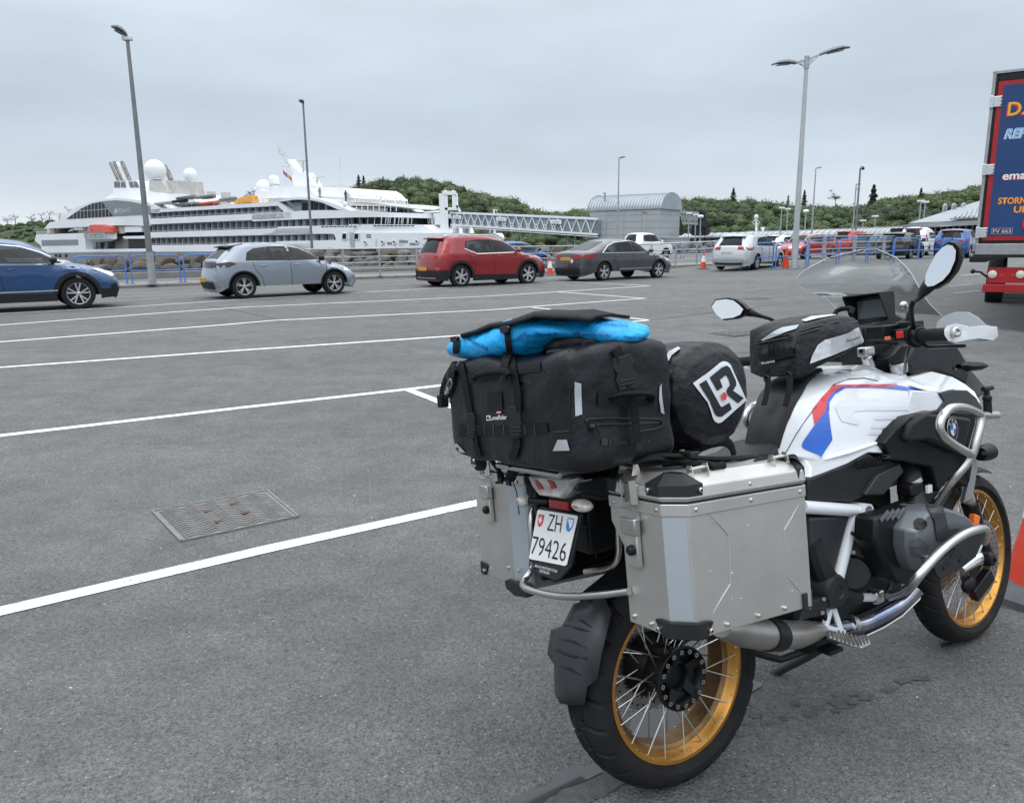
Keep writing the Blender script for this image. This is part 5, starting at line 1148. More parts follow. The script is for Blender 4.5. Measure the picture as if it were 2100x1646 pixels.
class Car:
    """x forward from the rear bumper, y left, z up; side skins follow half-width w(x,z)"""
    def __init__(s, top, L, Wd, zb, xr, xf, rw, belt, crown=.035):
        T = [top[0]]
        for _p, _q in zip(top, top[1:]): T += [(lerp(_p[0], _q[0], .28), lerp(_p[1], _q[1], .28)), (lerp(_p[0], _q[0], .72), lerp(_p[1], _q[1], .72))]
        top = T+[top[-1]]
        s.top, s.L, s.W, s.zb, s.xr, s.xf, s.rw, s.belt, s.crown = top, L, Wd, zb, xr, xf, rw, belt, crown
        s.zmax = max(p[1] for p in top); i = [k for k, p in enumerate(top) if p[1] == s.zmax][0]
        s.rear = sorted([(z, x) for x, z in top[:i+1]]); s.front = sorted([(z, x) for x, z in top[i:]])
        s.topx = sorted([(x, z) for x, z in top])
    def xre(s, z): return interp(s.rear, z)
    def xfr(s, z): return interp(s.front, z)
    def zt(s, x):
        best = 0
        for (a, b_), (c, d) in zip(s.top, s.top[1:]):
            lo, hi = min(a, c), max(a, c)
            if lo-1e-6 <= x <= hi+1e-6: best = max(best, max(b_, d) if hi-lo < 1e-4 else b_+(d-b_)*(x-a)/(c-a))
        return best
    def w(s, x, z):
        h = s.W/2
        h -= .05*max(0, (s.belt-.25-z)/(s.belt-.25))**2+.015*max(0, z-(s.belt-.2))/.2 if z < s.belt else .015
        if z > s.belt: h -= (z-s.belt)*.34
        def rd(d, r, k): return 0 if d > r else k*((r-d)/r)**2.1
        h -= rd(max(0, x-s.xre(z)), .42, .17)+rd(max(0, s.xfr(z)-x), .62, .26)+rd(max(0, s.zt(x)-z), .09, .07)
        h -= .03*abs((x-s.L/2)/(s.L/2))**2
        return max(.15, h)
    def side(s, x, z, sg, off=0): return (x, sg*(s.w(x, z)+off), z)
    def endp(s, which, z, yf, off=0):
        f = s.xre if which == 'r' else s.xfr; x = f(z); y = yf*s.w(x, z); e = .03; z0, z1 = max(s.zb+.01, z-e), min(s.zmax-.005, z+e); dx, dz = f(z1)-f(z0), z1-z0; l = math.hypot(dx, dz) or 1
        nx, nz = (-dz/l, dx/l) if which == 'r' else (dz/l, -dx/l); k = s.crown*(1.6 if abs(nx) > .8 else 1)*(1-yf*yf)+off
        return (x+nx*k, y, z+nz*k)
    def body(s, m, parent, name='body', holes=()):
        P = list(s.top); n = 14
        arch = lambda xc: [(xc-math.cos(PI*k/n)*(s.rw+.055), s.rw*0+.31*0+s.rc+math.sin(PI*k/n)*(s.rw+.055)) for k in range(n+1)]
        s.rc = s.rw
        bot = [(s.top[-1][0]-.02, s.zb)]
        A = [(x, max(z, s.zb)) for x, z in arch(s.xf)][::-1]; B_ = [(x, max(z, s.zb)) for x, z in arch(s.xr)][::-1]
        def dd(l):
            o = []
            for p in l:
                if not o or abs(p[0]-o[-1][0])+abs(p[1]-o[-1][1]) > 1e-3: o.append(p)
            return o
        poly = dd(P+bot+A+B_+[(s.top[0][0]+.02, s.zb)])
        bm = bmesh.new()
        for lp in [poly]+list(holes): vs = [bm.verts.new((x, 0, z)) for x, z in lp]; [bm.edges.new((vs[i-1], vs[i])) for i in range(len(vs))]
        bmesh.ops.triangle_fill(bm, use_beauty=True, use_dissolve=False, edges=bm.edges[:])
        for k in range(1, int(s.L/.09)):
            x = k*.09; bmesh.ops.bisect_plane(bm, geom=bm.verts[:]+bm.edges[:]+bm.faces[:], plane_co=(x, 0, 0), plane_no=(1, 0, 0))
        for z in [s.zb+.1*k for k in range(1, 16) if s.zb+.1*k < s.zmax]+[s.belt+.04*k for k in range(0, 16) if s.belt+.04*k < s.zmax]:
            bmesh.ops.bisect_plane(bm, geom=bm.verts[:]+bm.edges[:]+bm.faces[:], plane_co=(0, 0, z), plane_no=(0, 0, 1))
        bmesh.ops.triangulate(bm, faces=bm.faces)
        bm.verts.ensure_lookup_table(); bm.verts.index_update()
        V = [(v.co.x, v.co.z) for v in bm.verts]; Fc = [[v.index for v in f.verts] for f in bm.faces]
        b = MB(); nv = len(V)
        b.mi = 0
        b.add([s.side(x, z, -1) for x, z in V], Fc); b.add([s.side(x, z, 1) for x, z in V], [f[::-1] for f in Fc])
        def inhole(e): p = ((e.verts[0].co.x+e.verts[1].co.x)/2, (e.verts[0].co.z+e.verts[1].co.z)/2); return any(seg_d(p, h[i-1], h[i]) < 2e-3 for h in holes for i in range(len(h)))
        ed = [(e.verts[0].index, e.verts[1].index) for e in bm.edges if len(e.link_faces) == 1 and not inhole(e)]
        M = 8; cache = {}
        nrm = {}
        for a, c in ed:
            dx, dz = V[c][0]-V[a][0], V[c][1]-V[a][1]; l = math.hypot(dx, dz) or 1; n1 = (-dz/l, dx/l)
            cx_, cz_ = s.L/2, .7
            if (V[a][0]-cx_)*n1[0]+(V[a][1]-cz_)*n1[1] < 0: n1 = (-n1[0], -n1[1])
            for q in (a, c): o = nrm.get(q, (0, 0)); nrm[q] = (o[0]+n1[0], o[1]+n1[1])
        def low(q): return V[q][1] < s.zb+.004 or min(math.hypot(V[q][0]-s.xr, V[q][1]-s.rc), math.hypot(V[q][0]-s.xf, V[q][1]-s.rc)) < s.rw+.07
        def strip(q):
            if q in cache: return cache[q]
            x, z = V[q]; w = s.w(x, z); n1 = nrm[q]; l = math.hypot(*n1) or 1; ids = [q]
            k = 0 if low(q) else s.crown*(1.6 if abs(n1[0]/l) > .8 else 1)
            for j in range(1, M):
                yf = -1+2*j/M; d = k*(1-yf*yf); ids.append(len(b.v)); b.v.append((x+n1[0]/l*d, yf*w, z+n1[1]/l*d))
            ids.append(q+nv); cache[q] = ids; return ids
        for a, c in ed:
            A_, C_ = strip(a), strip(c); mi = 1 if (low(a) and low(c)) else 0
            for j in range(M): b.f.append([A_[j], C_[j], C_[j+1], A_[j+1]]); b.m.append(mi)
        bm.free()
        return b.build(name, [m, M_black], parent, smooth=32)
    def patch(s, name, poly, m, parent, sides=(-1, 1), off=.006, cell=.16):
        bm = bmesh.new(); vs = [bm.verts.new((x, 0, z)) for x, z in poly]; bm.faces.new(vs)
        for k in range(1, int(s.L/cell)): bmesh.ops.bisect_plane(bm, geom=bm.verts[:]+bm.edges[:]+bm.faces[:], plane_co=(k*cell, 0, 0), plane_no=(1, 0, 0))
        for k in range(1, 18): bmesh.ops.bisect_plane(bm, geom=bm.verts[:]+bm.edges[:]+bm.faces[:], plane_co=(0, 0, k*.1), plane_no=(0, 0, 1))
        bmesh.ops.triangulate(bm, faces=bm.faces); bm.verts.index_update()
        V = [(v.co.x, v.co.z) for v in bm.verts]; Fc = [[v.index for v in f.verts] for f in bm.faces]; bm.free(); out = []
        for sg in sides:
            b = MB(); b.add([s.side(x, z, sg, off) for x, z in V], Fc); out.append(b.build(name, m, parent, smooth=60))
        return out[0]
    def end(s, name, which, pts, m, parent, off=.008, n=8):
        """pts: (z_lo, z_hi, yf0, yf1[, yf0top, yf1top])"""
        z0, z1, a, c = pts[:4]; a1, c1 = (pts[4], pts[5]) if len(pts) > 4 else (a, c)
        b = MB(); b.grid(lambda u, v: s.endp(which, lerp(z0, z1, v), lerp(lerp(a, a1, v), lerp(c, c1, v), u), off), n, 6)
        return b.build(name, m, parent, smooth=60)
def wheel(car, parent, x, sg, spokes, m1, m2, twin=0, spw=.04):
    r = car.rw; yo = sg*(car.W/2-.035); o = Vector((x, yo, r)); ax = Vector((0, sg, 0)); rr = r*.70
    b = MB(); b.lathe([(-.17, rr*.98), (-.02, rr), (0, rr*.99), (-.005, rr*.93), (-.05, rr*.9), (-.17, rr*.9)], o, ax, 32); b.mi = 1
    b.lathe([(-.09, .001), (-.09, rr*.92)], o, ax, 24); b.mi = 0
    for k in range(spokes):
        for t in ([-twin, twin] if twin else [0]):
            a = 2*PI*k/spokes+.3; d0 = Vector((math.cos(a), 0, math.sin(a))); a2 = a+t; d1 = Vector((math.cos(a2), 0, math.sin(a2)))
            b.bar(o+d0*rr*.15+ax*-.02, o+d1*rr*.95+ax*-.008, spw*.78, .028, up=ax)
    b.lathe([(-.03, rr*.22), (-.005, rr*.2), (.002, rr*.1), (.002, .001)], o, ax, 16)
    w = b.build('wheel', [m1, m2], parent, smooth=40)
    t = MB(); t.lathe([(-.20, rr*.97), (-.20, r*.93), (-.185, r*.985), (-.15, r), (-.05, r), (-.015, r*.985), (.008, r*.93), (.012, rr*1.12), (.004, rr*.97)], o, ax, 40); t.build('tyre', M_rub, w)
def seam(b, car, pts, sg=(-1, 1), wd=.011):
    for s_g in sg:
        Q = []
        for (a, c) in zip(pts, pts[1:]):
            for k in range(5): t = k/5; Q.append((lerp(a[0], c[0], t), lerp(a[1], c[1], t)))
        Q.append(pts[-1]); P = [Vector(car.side(x, z, s_g, .002)) for x, z in Q]; b.tube(P, wd/2, 4)
def hatch_top(L, H, hood=.98, rear=.0, belt=.95, kind='hatch'):
    if kind == 'suv': return [(.04, .30), (0, .45), (-.0, .72), (.06, .98), (.10, 1.08), (.34, H-.12), (.42, H-.03), (.75, H), (1.6, H+.01), (2.35, H-.03), (2.75, H-.14), (L-1.15, hood+.10), (L-.95, hood+.02), (L-.5, hood-.06), (L-.2, hood-.16), (L-.06, hood-.32), (L, .58), (L-.0, .40), (L-.06, .28)]
    if kind == 'hatch': return [(.05, .28), (0, .42), (.0, .60), (.07, .80), (.08, .92), (.16, 1.03), (.52, H-.10), (.60, H-.03), (.95, H), (1.7, H+.01), (2.25, H-.05), (2.65, H-.20), (L-1.05, hood+.06), (L-.85, hood-.02), (L-.45, hood-.10), (L-.18, hood-.22), (L-.05, hood-.36), (L, .50), (L-.01, .34), (L-.08, .24)]
    if kind == 'saloon': return [(.06, .26), (0, .38), (-.0, .62), (.03, .88), (.07, 1.00), (.22, 1.04), (.50, 1.07), (1.45, H-.06), (1.75, H-.01), (2.1, H), (2.6, H-.02), (3.0, H-.10), (L-1.30, hood+.02), (L-1.05, hood-.03), (L-.55, hood-.11), (L-.22, hood-.22), (L-.06, hood-.36), (L, .50), (L-.01, .34), (L-.08, .22)]
    if kind == 'estate': return [(.06, .28), (0, .42), (.0, .60), (.06, .85), (.10, 1.0), (.50, H-.09), (.58, H-.03), (1.0, H), (2.0, H+.005), (2.7, H-.06), (3.1, H-.20), (L-1.15, hood+.05), (L-.95, hood-.02), (L-.5, hood-.10), (L-.2, hood-.22), (L-.05, hood-.36), (L, .50), (L-.01, .34), (L-.08, .24)]
    if kind == 'pickup': return [(.03, .55), (0, .65), (.0, 1.12), (.05, 1.16), (1.55, 1.17), (1.60, 1.2), (1.85, H-.06), (2.1, H), (3.2, H), (3.5, H-.08), (L-1.35, hood+.06), (L-1.1, hood), (L-.4, hood-.08), (L-.1, hood-.25), (L, .75), (L, .5), (L-.06, .42)]
def make_car(kind, label, cat, col, L, H, Wd, wb, rear_oh, rw, pos, hd, anchor='rear', hood=.95, belt=.95, wheels=(5, None, None, 0, .05), group=None, plate=None, win=None, chrome=False, clad=False, detail=True, chrome_c=None, name='parked_car', rearwin=None, tail=None, spoiler=True, scale=1):
    top = hatch_top(L, H, hood, kind=kind); zb = .17 if kind in ('hatch', 'saloon', 'estate') else (.40 if kind == 'pickup' else .205)
    xr = rear_oh; xf = rear_oh+wb; car = Car(top, L, Wd, zb, xr, xf, rw, belt)
    # anchor: position of the ground point under the near (right) wheel
    ax_ = {'rear': xr, 'front': xf}[anchor]; c, s_2 = math.cos(hd), math.sin(hd); ay = -Wd/2
    loc = Vector(pos)-Vector((ax_*c-ay*s_2, ax_*s_2+ay*c, 0))*scale
    t = empty(name, loc, hd); t.scale = (scale,)*3; tag(t, label, cat, group)
    win = win or {}; sides = win.get('side', [])
    body = car.body(col, t, holes=sides)
    for poly in sides:
        for sg in (-1, 1): car.patch('side_window', poly, M_cglass, t, sides=(sg,), off=-.004)
    for p, q in zip(sides, sides[1:]):
        a = sorted(sorted(p)[-2:], key=lambda v: v[1]); c = sorted(sorted(q)[:2], key=lambda v: v[1]); car.patch('door_pillar', [a[0], a[1], c[1], c[0]], M_blackg_, t, off=.004)
    if sides:
        x0, x1 = min(p[0] for q in sides for p in q), max(p[0] for q in sides for p in q); xm = (x0+x1)/2; zz = belt-.06; b = MB(); b.box(x0-.1, x1+.25, -Wd/2+.13, Wd/2-.13, .45, zz); b.build('cabin_floor', M_black, t, smooth=0)
        for xs_ in (xm+.12, xm-.72):
            for y in (-.37, .37):
                b = MB(); b.loft([[(xs_+dx+k, y-w_, z), (xs_+dx+k, y+w_, z), (xs_+dx-.10, y+w_, z), (xs_+dx-.10, y-w_, z)] for z, dx, w_, k in ((zz-.1, .0, .24, .03), (zz+.14, -.06, .22, .02), (zz+.19, -.08, .12, .0), (zz+.22, -.085, .12, .0), (zz+.36, -.11, .11, -.02))]); b.build('seat', M_seat, t, smooth=30, bevel=.02)
    if chrome and win.get('line'):
        b = MB(); 
        for l in win['line']: seam(b, car, l, wd=.028)
        b.build('window_trim', chrome_c or M_chrome, t)
    b = MB()
    for l in win.get('seams', []): seam(b, car, l)
    if b.v: b.build('panel_gaps', M_black, t)
    for x, z in win.get('handles', []):
        for sg in (-1, 1):
            y = car.w(x, z); b = MB(); b.tube([(x-.09, sg*(y+.0), z), (x-.06, sg*(y+.035), z+.004), (x+.06, sg*(y+.035), z+.006), (x+.09, sg*y, z+.002)], .013, 6, flat=(1, 1)); b.build('door_handle', win.get('hm', col), t)
    rwn = rearwin or {'hatch': (1.04, H-.13), 'suv': (1.10, H-.15), 'estate': (1.03, H-.13), 'saloon': (1.09, H-.10), 'pickup': (1.22, H-.1)}[kind]
    car.end('rear_window', 'r', (rwn[0], rwn[1], -.86, .86, -.80, .80), M_dglass, t, n=16)
    z0, z1 = (hood+.07, H-.10) if kind != 'pickup' else (hood+.08, H-.1)
    car.end('windscreen', 'f', (z0, z1, -.93, .93, -.84, .84), M_dglass, t)
    if spoiler and kind in ('hatch', 'suv', 'estate'):
        b = MB(); xs_ = car.xre(H-.06); yw = car.w(xs_+.1, H-.06)*.93
        b.loft([[(xs_-.16, y, H-.10+.02*(1-abs(y/yw))), (xs_-.17, y, H-.075+.02*(1-abs(y/yw))), (xs_+.30, y*.97, H+.022-.02*abs(y/yw)), (xs_+.05, y, H-.11)] for y in (-yw, -yw*.5, 0, yw*.5, yw)]); b.build('spoiler', win.get('spoil', col), t, smooth=50)
    if tail is None: tail = 1
    zt_ = {'hatch': (.84, .98), 'suv': (.92, 1.06), 'estate': (.86, .99), 'saloon': (.82, .97), 'pickup': (.85, 1.1)}[kind]
    if win.get('tail_side'):
        car.patch('tail_light', win['tail_side'], win.get('tail_m', M_tail), t, sides=(-1,)); car.patch('tail_light', win['tail_side'], win.get('tail_m', M_tail), t, sides=(1,))
        for a, c2 in ((-.995, win.get('tail_in', -.60)), (-win.get('tail_in', -.60), .995)): car.end('tail_light', 'r', (*win.get('tail_z', zt_), a, c2), win.get('tail_m', M_tail), t)
    if win.get('head_side'):
        car.patch('headlight', win['head_side'], M_head, t, sides=(-1,)); car.patch('headlight', win['head_side'], M_head, t, sides=(1,))
    for a, c2 in ((-.96, -.5), (.5, .96)): car.end('headlight', 'f', (hood-.34, hood-.22, a, c2), M_head, t)
    car.end('grille', 'f', (.34, .56, -.6, .6), M_black, t)
    bz = win.get('bumper', (.26, .46)); car.end('rear_bumper', 'r', (bz[0], bz[1], -.9, .9), M_clad_b, t, off=.010)
    if clad:
        for xc in (xr, xf):
            n = 16; ro, ri = rw+.135, rw+.05; ring = [(xc-math.cos(PI*k/n)*ro, rw+math.sin(PI*k/n)*ro) for k in range(n+1)]+[(xc+math.cos(PI*k/n)*ri, rw+math.sin(PI*k/n)*ri) for k in range(n+1)]
            if clad == 'arch': ring = [(xc+(x-xc)*(1 if i_ > n else (rw+.09)/ro), rw+(z-rw)*(1 if i_ > n else (rw+.09)/ro)) for i_, (x, z) in enumerate(ring)]
            car.patch('arch_cladding', [(x, max(z, zb)) for x, z in ring if True], M_clad_b, t, off=.009, cell=.08)
        if clad == 'arch': car.end('rear_cladding', 'r', (.27, .44, -.8, .8), M_clad_b, t, off=.011)
    if clad is True:
        car.patch('sill_cladding', [(xr+rw+.06, zb), (xr+rw+.08, zb+.20), (xf-rw-.08, zb+.17), (xf-rw-.06, zb)], M_clad_b, t, off=.011)
        car.patch('bumper_cladding', [(.012, zb+.02), (xr-rw-.10, zb+.02), (xr-rw-.12, .58), (.004, .55), (.004, .42)], M_clad_b, t, off=.010); car.end('rear_cladding', 'r', (.27, .56, -1.0, 1.0), M_clad_b, t, off=.011)
        car.patch('bumper_cladding', [(xf+rw+.10, zb+.02), (L-.05, zb+.04), (L-.02, .42), (xf+rw+.12, .45)], M_clad_b, t, off=.010)
    for p_ in win.get('extra', []): car.patch(*p_[:3], t, **(p_[3] if len(p_) > 3 else {}))
    for p_ in win.get('ends', []): car.end(p_[0], p_[1], p_[2], p_[3], t, off=.014)
    if win.get('mirror'):
        x, z = win['mirror']
        for sg in (-1, 1):
            y = sg*(car.w(x, z)); b = MB(); b.sphere((x+.02, y+sg*.13, z+.05), .11, 12, 8, (.75, 1, .72)); b.bar((x+.02, y-sg*.02, z), (x+.02, y+sg*.1, z+.03), .05, .04); b.build('door_mirror', win.get('mirror_m', col), t)
    sp, m1, m2, tw, sw = wheels
    for x in (xr, xf):
        for sg in (-1, 1): wheel(car, t, x, sg, sp, m1 or M_rim, m2 or M_rimd, tw, sw)
    if plate:
        txt, pm, z, yf = plate; P = Vector(car.endp('r', z, yf, .012)); b = MB(); b.box(P.x-.012, P.x+.02, P.y-.26, P.y+.26, z-.055, z+.055); p_o = b.build('number_plate', pm, t, smooth=0)
        text('plate_text', txt, frame((P.x-.0145, P.y, z), (0, -1, 0), (0, 0, 1)), M_pl_t, p_o, w=.44, h=.07)
    return t, car, top
HDG = R(36)
# --- silver hatchback (five door, sporty black and silver wheels)
P_sil = paint('silver_paint', (.25, .285, .33), .5)
w208 = dict(side=[[(.80, .99), (.86, 1.20), (1.05, 1.31), (1.45, 1.355), (1.92, 1.36), (1.96, .975)], [(2.03, .975), (2.00, 1.355), (2.35, 1.29), (2.68, 1.15), (2.98, .985)]],
            seams=[[(1.99, .96), (2.02, .62), (2.02, .30)], [(.98, .97), (1.02, .80), (1.20, .55), (1.25, .30)], [(3.05, .97), (3.02, .6), (2.95, .32)]], handles=[(1.25, .86), (2.18, .87)], mirror=(2.90, .98), mirror_m=M_black,
            tail_side=[(.03, .82), (.05, .93), (.42, .97), (.56, .92), (.36, .83)], tail_m=mat('smoked_lamp', (.07, .05, .055), .1), tail_in=-.3, head_side=[(3.60, .66), (3.46, .82), (3.62, .80), (3.86, .64)], spoil=M_black,
            ends=[('rear_gloss_panel', 'r', (.80, .94, -.75, .75), mat('gloss_black', (.02, .02, .022), .1))])
t, car208, _ = make_car('hatch', 'silver five door hatchback queuing between the dark blue car and the red one', 'car', P_sil, 4.055, 1.43, 1.745, 2.54, .72, .325, (-7.02, 20.5, .16), R(36.5), wheels=(5, M_rim, M_rimd, .16, .035), win=w208, plate=('AK2 3GU', M_plate_y, .50, .35), clad='arch', hood=.93, belt=.96)
# --- red compact SUV
P_red = paint('red_paint', (.24, .009, .013), .2)
wxc = dict(side=[[(.98, 1.24), (1.05, 1.48), (1.5, 1.52), (1.98, 1.52), (2.02, 1.10), (1.45, 1.08)], [(2.10, 1.10), (2.06, 1.52), (2.5, 1.47), (2.85, 1.33), (3.12, 1.13)]],
           line=[[(.97, 1.24), (1.42, 1.065), (3.15, 1.095)]], seams=[[(2.06, 1.08), (2.10, .7), (2.10, .45)], [(1.12, 1.16), (1.10, .98), (1.32, .75), (1.34, .45)], [(3.16, 1.08), (3.18, .8), (3.08, .5)]], handles=[(1.32, 1.0), (2.30, 1.0)], mirror=(3.02, 1.12),
           tail_side=[(.10, .96), (.22, 1.14), (.43, 1.42), (.52, 1.40), (.36, 1.10), (.52, 1.06), (.44, .95), (.2, .91)], tail_in=-.66, tail_z=(.92, 1.02), head_side=[(3.98, .88), (3.88, 1.0), (4.06, .97), (4.30, .86)], spoil=P_red,
           ends=[('silver_skid', 'r', (.30, .34, -.85, .85), M_alu)])
t, cxc, _ = make_car('suv', 'bright red compact SUV with silver roof rails, between the silver hatchback and grey saloon', 'car', P_red, 4.425, 1.65, 1.86, 2.70, .80, .365, (-1.58, 25.2, .14), R(35), wheels=(6, M_rim, M_rimd, 0, .085), win=wxc, plate=('YK21 CWX', M_plate_y, .60, .2), clad=True, chrome=True, hood=1.06, belt=1.07)
b = MB()
for sg in (-1, 1): b.tube([cxc.side(.75, 1.62, sg, -.02), cxc.side(1.0, 1.68, sg, -.04), cxc.side(2.4, 1.66, sg, -.04), cxc.side(2.7, 1.52, sg, -.02)], .022, 6)
b.build('roof_rails', M_alu, t)
text('tailgate_lettering', 'VOLVO', None, M_chrome, t, w=.55, h=.05, space=1.4, wrapfn=lambda x, y: Vector(cxc.endp('r', .97+y, (.30-x)/.93, .012)))
# --- dark grey saloon
P_gry = paint('grey_paint', (.050, .057, .063), .4)
wmo = dict(side=[[(.95, 1.02), (1.22, 1.22), (1.48, 1.32), (1.62, 1.02)], [(1.68, 1.02), (1.56, 1.34), (2.35, 1.40), (2.42, 1.0)], [(2.50, 1.0), (2.43, 1.40), (2.95, 1.32), (3.30, 1.16), (3.52, 1.0)]], line=[[(.93, 1.01), (1.25, 1.25), (1.60, 1.375), (2.4, 1.425), (2.98, 1.34), (3.32, 1.18), (3.55, .99), (.93, 1.0)]],
           seams=[[(2.46, 1.0), (2.48, .6), (2.48, .3)], [(1.52, 1.0), (1.50, .8), (1.66, .5), (1.68, .3)], [(3.60, .98), (3.62, .7), (3.55, .3)]], handles=[(1.62, .90), (2.68, .91)], mirror=(3.42, 1.01), tail_side=[(.05, .84), (.12, .95), (.56, .95), (.66, .90), (.40, .82)], tail_in=-.52, tail_z=(.80, .94),
           head_side=[(4.28, .66), (4.14, .78), (4.34, .78), (4.66, .66)], extra=[('chrome_strip', [(1.75, .40), (1.75, .425), (3.45, .43), (3.45, .405)], M_chrome, dict(off=.012))], ends=[('lower_bumper', 'r', (.24, .36, -.85, .85), M_clad_b)])
t, cmo, _ = make_car('saloon', 'dark grey fastback saloon with round white sticker, in front of the white pickup', 'car', P_gry, 4.87, 1.48, 1.85, 2.85, 1.02, .335, (3.42, 28.2, .16), R(36.5), wheels=(5, M_rim, M_rimd, .17, .045), win=wmo, plate=('WH16 SOF', M_plate_y, .80, .05), chrome=True, hood=.97, belt=.98)
P = Vector(cmo.endp('r', .72, -.50, .015)); b = MB(); b.cyl(P, P+Vector((-.004, 0, 0)), .075, n=20); b.build('round_sticker', M_plate_w, t)
# --- dark blue crossover on the left
P_blu = paint('blue_paint_dark', (.012, .055, .16), .3)
wca = dict(side=[[(1.1, 1.14), (1.25, 1.38), (1.9, 1.44), (1.98, 1.06)], [(2.06, 1.06), (2.02, 1.44), (2.5, 1.38), (2.85, 1.26), (3.22, 1.06), (3.25, 1.03)]], line=[[(1.05, 1.10), (1.2, 1.40), (1.9, 1.47), (2.5, 1.41), (2.87, 1.28), (3.32, 1.04), (3.24, 1.01), (1.1, 1.03)]],
           seams=[[(2.03, 1.02), (2.06, .7), (2.10, .36)], [(3.28, .98), (3.38, .88), (3.40, .72)]], handles=[(1.2, .92), (2.26, .92)], mirror=(3.06, 1.07), mirror_m=mat('gloss_black', (.02, .02, .022), .1), head_side=[(4.08, .80), (3.84, .90), (3.98, .91), (4.28, .80), (4.32, .72), (4.22, .72)],
           tail_side=[(.05, .88), (.08, .98), (.6, 1.02), (.5, .88)], extra=[('chrome_strip', [(1.35, .42), (1.35, .445), (3.10, .455), (3.10, .43)], M_chrome, dict(off=.016)), ('fog_lamp_surround', [(4.20, .38), (4.20, .54), (4.34, .56), (4.37, .38)], M_black, dict(off=.012))])
fp = G(165, 629); t, cca, _ = make_car('suv', 'dark blue crossover with chrome window line, cut by the left edge of the picture', 'car', P_blu, 4.38, 1.58, 1.81, 2.64, .86, .355, (0, 0, 0), HDG, wheels=(5, M_rim, M_rimd, .22, .04), win=wca, clad=True, chrome=True, hood=.99, belt=1.02, spoiler=True)
Yc = 17.6; p = Vector((ray(165, 629).x/ray(165, 629).y*Yc, Yc, .157)); hd = R(35); off = Vector((3.50*math.cos(hd)+1.81/2*math.sin(hd), 3.50*math.sin(hd)-1.81/2*math.cos(hd), 0)); t.location = p-off; t.rotation_euler = (0, 0, hd)
# --- silver estate
P_sil2 = paint('pale_silver_paint', (.46, .48, .50), .4)
wes = dict(side=[[(1.02, 1.03), (1.06, 1.20), (1.30, 1.36), (2.12, 1.41), (2.2, 1.0)], [(2.28, 1.0), (2.22, 1.41), (2.75, 1.36), (3.15, 1.18), (3.40, 1.0)]], seams=[[(2.25, 1.0), (2.28, .6), (2.28, .3)], [(1.38, 1.0), (1.40, .8), (1.58, .5), (1.6, .3)], [(3.46, .98), (3.48, .7), (3.4, .3)]], handles=[(1.52, .9), (2.48, .9)], mirror=(3.3, 1.0),
           tail_side=[(.05, .85), (.10, .98), (.50, 1.0), (.60, .95), (.42, .84)], tail_in=-.62, head_side=[(4.2, .66), (4.05, .8), (4.25, .78), (4.5, .66)], bumper=(.24, .34), spoil=P_sil2)
t, ces, _ = make_car('estate', 'pale silver estate car seen from behind beyond the blue barriers, beside the thick lamp post', 'car', P_sil2, 4.70, 1.50, 1.81, 2.685, 1.02, .33, (0, 0, 0), 0, wheels=(5, M_rim, M_rimd, .14, .05), win=wes, plate=('KN 59 EKY', M_plate_w, .74, .1), hood=.95, belt=.97)
Yc = 33.4; pr = Vector((ray(1554, 549).x/ray(1554, 549).y*Yc, Yc, 0)); pr.z = gz(pr.x, pr.y)-.01; hd = R(51); off = Vector((1.02*math.cos(hd)+.905*math.sin(hd), 1.02*math.sin(hd)-.905*math.cos(hd), 0)); t.location = pr-off; t.rotation_euler = (0, 0, hd)
b = MB()
for sg in (-1, 1): b.tube([ces.side(.9, 1.47, sg, -.02), ces.side(1.1, 1.53, sg, -.05), ces.side(2.6, 1.50, sg, -.05), ces.side(2.8, 1.40, sg, -.02)], .018, 6)
b.build('roof_rails', M_alu, t)
def park(kind, px, py, Y, hd, label, col, L, H, Wd, wb, oh, rw, win, anchor='rear', side=-1, **kw):
    t, c, _ = make_car(kind, label, kw.pop('cat', 'car'), col, L, H, Wd, wb, oh, rw, (0, 0, 0), 0, win=win, **kw)
    d = ray(px, py); p = Vector((d.x/d.y*Y, Y, gz(d.x/d.y*Y, Y))); ax_ = oh if anchor == 'rear' else oh+wb; ay = side*Wd/2
    t.location = p-Vector((ax_*math.cos(hd)-ay*math.sin(hd), ax_*math.sin(hd)+ay*math.cos(hd), 0)); t.rotation_euler = (0, 0, hd); return t
P_blk = paint('black_paint', (.010, .011, .014), .3); P_b2 = paint('bright_blue_paint', (.010, .070, .26), .3); P_wh = paint('white_car_paint', (.70, .72, .73), 0, .35); P_r2 = paint('dull_red_paint', (.34, .028, .024), .1, .35)
park('hatch', 1868, 530, 43.5, R(50), 'glossy black hatchback behind the blue barriers, left of the bright blue car', P_blk, 4.46, 1.44, 1.80, 2.72, .85, .33, w208 | dict(tail_m=M_black, tail_side=[(.03, .82), (.05, .9), (.42, .92), (.5, .88), (.36, .83)]), wheels=(5, M_rim, M_rimd, 0, .05), belt=.96)
park('suv', 1990, 524, 44, R(50), 'bright blue crossover with red tail lamps, between the black hatchback and the lorry', P_b2, 4.38, 1.60, 1.84, 2.65, .85, .35, wxc | dict(tail_side=[(.1, .95), (.2, 1.12), (.55, 1.12), (.45, .95)]), wheels=(5, M_rim, M_rimd, .2, .05), hood=1.02, belt=1.05)
wsa = wmo | dict(tail_side=[(.05, .8), (.08, .95), (.3, .95), (.3, .8)])
park('saloon', 1708, 527, 47, R(216), 'older red saloon with chrome window line, facing left behind the blue barriers', P_r2, 4.75, 1.44, 1.80, 2.75, 1.05, .32, wsa, side=1, chrome=True, wheels=(6, M_rim, M_rimd, 0, .05), hood=.95, belt=.97)
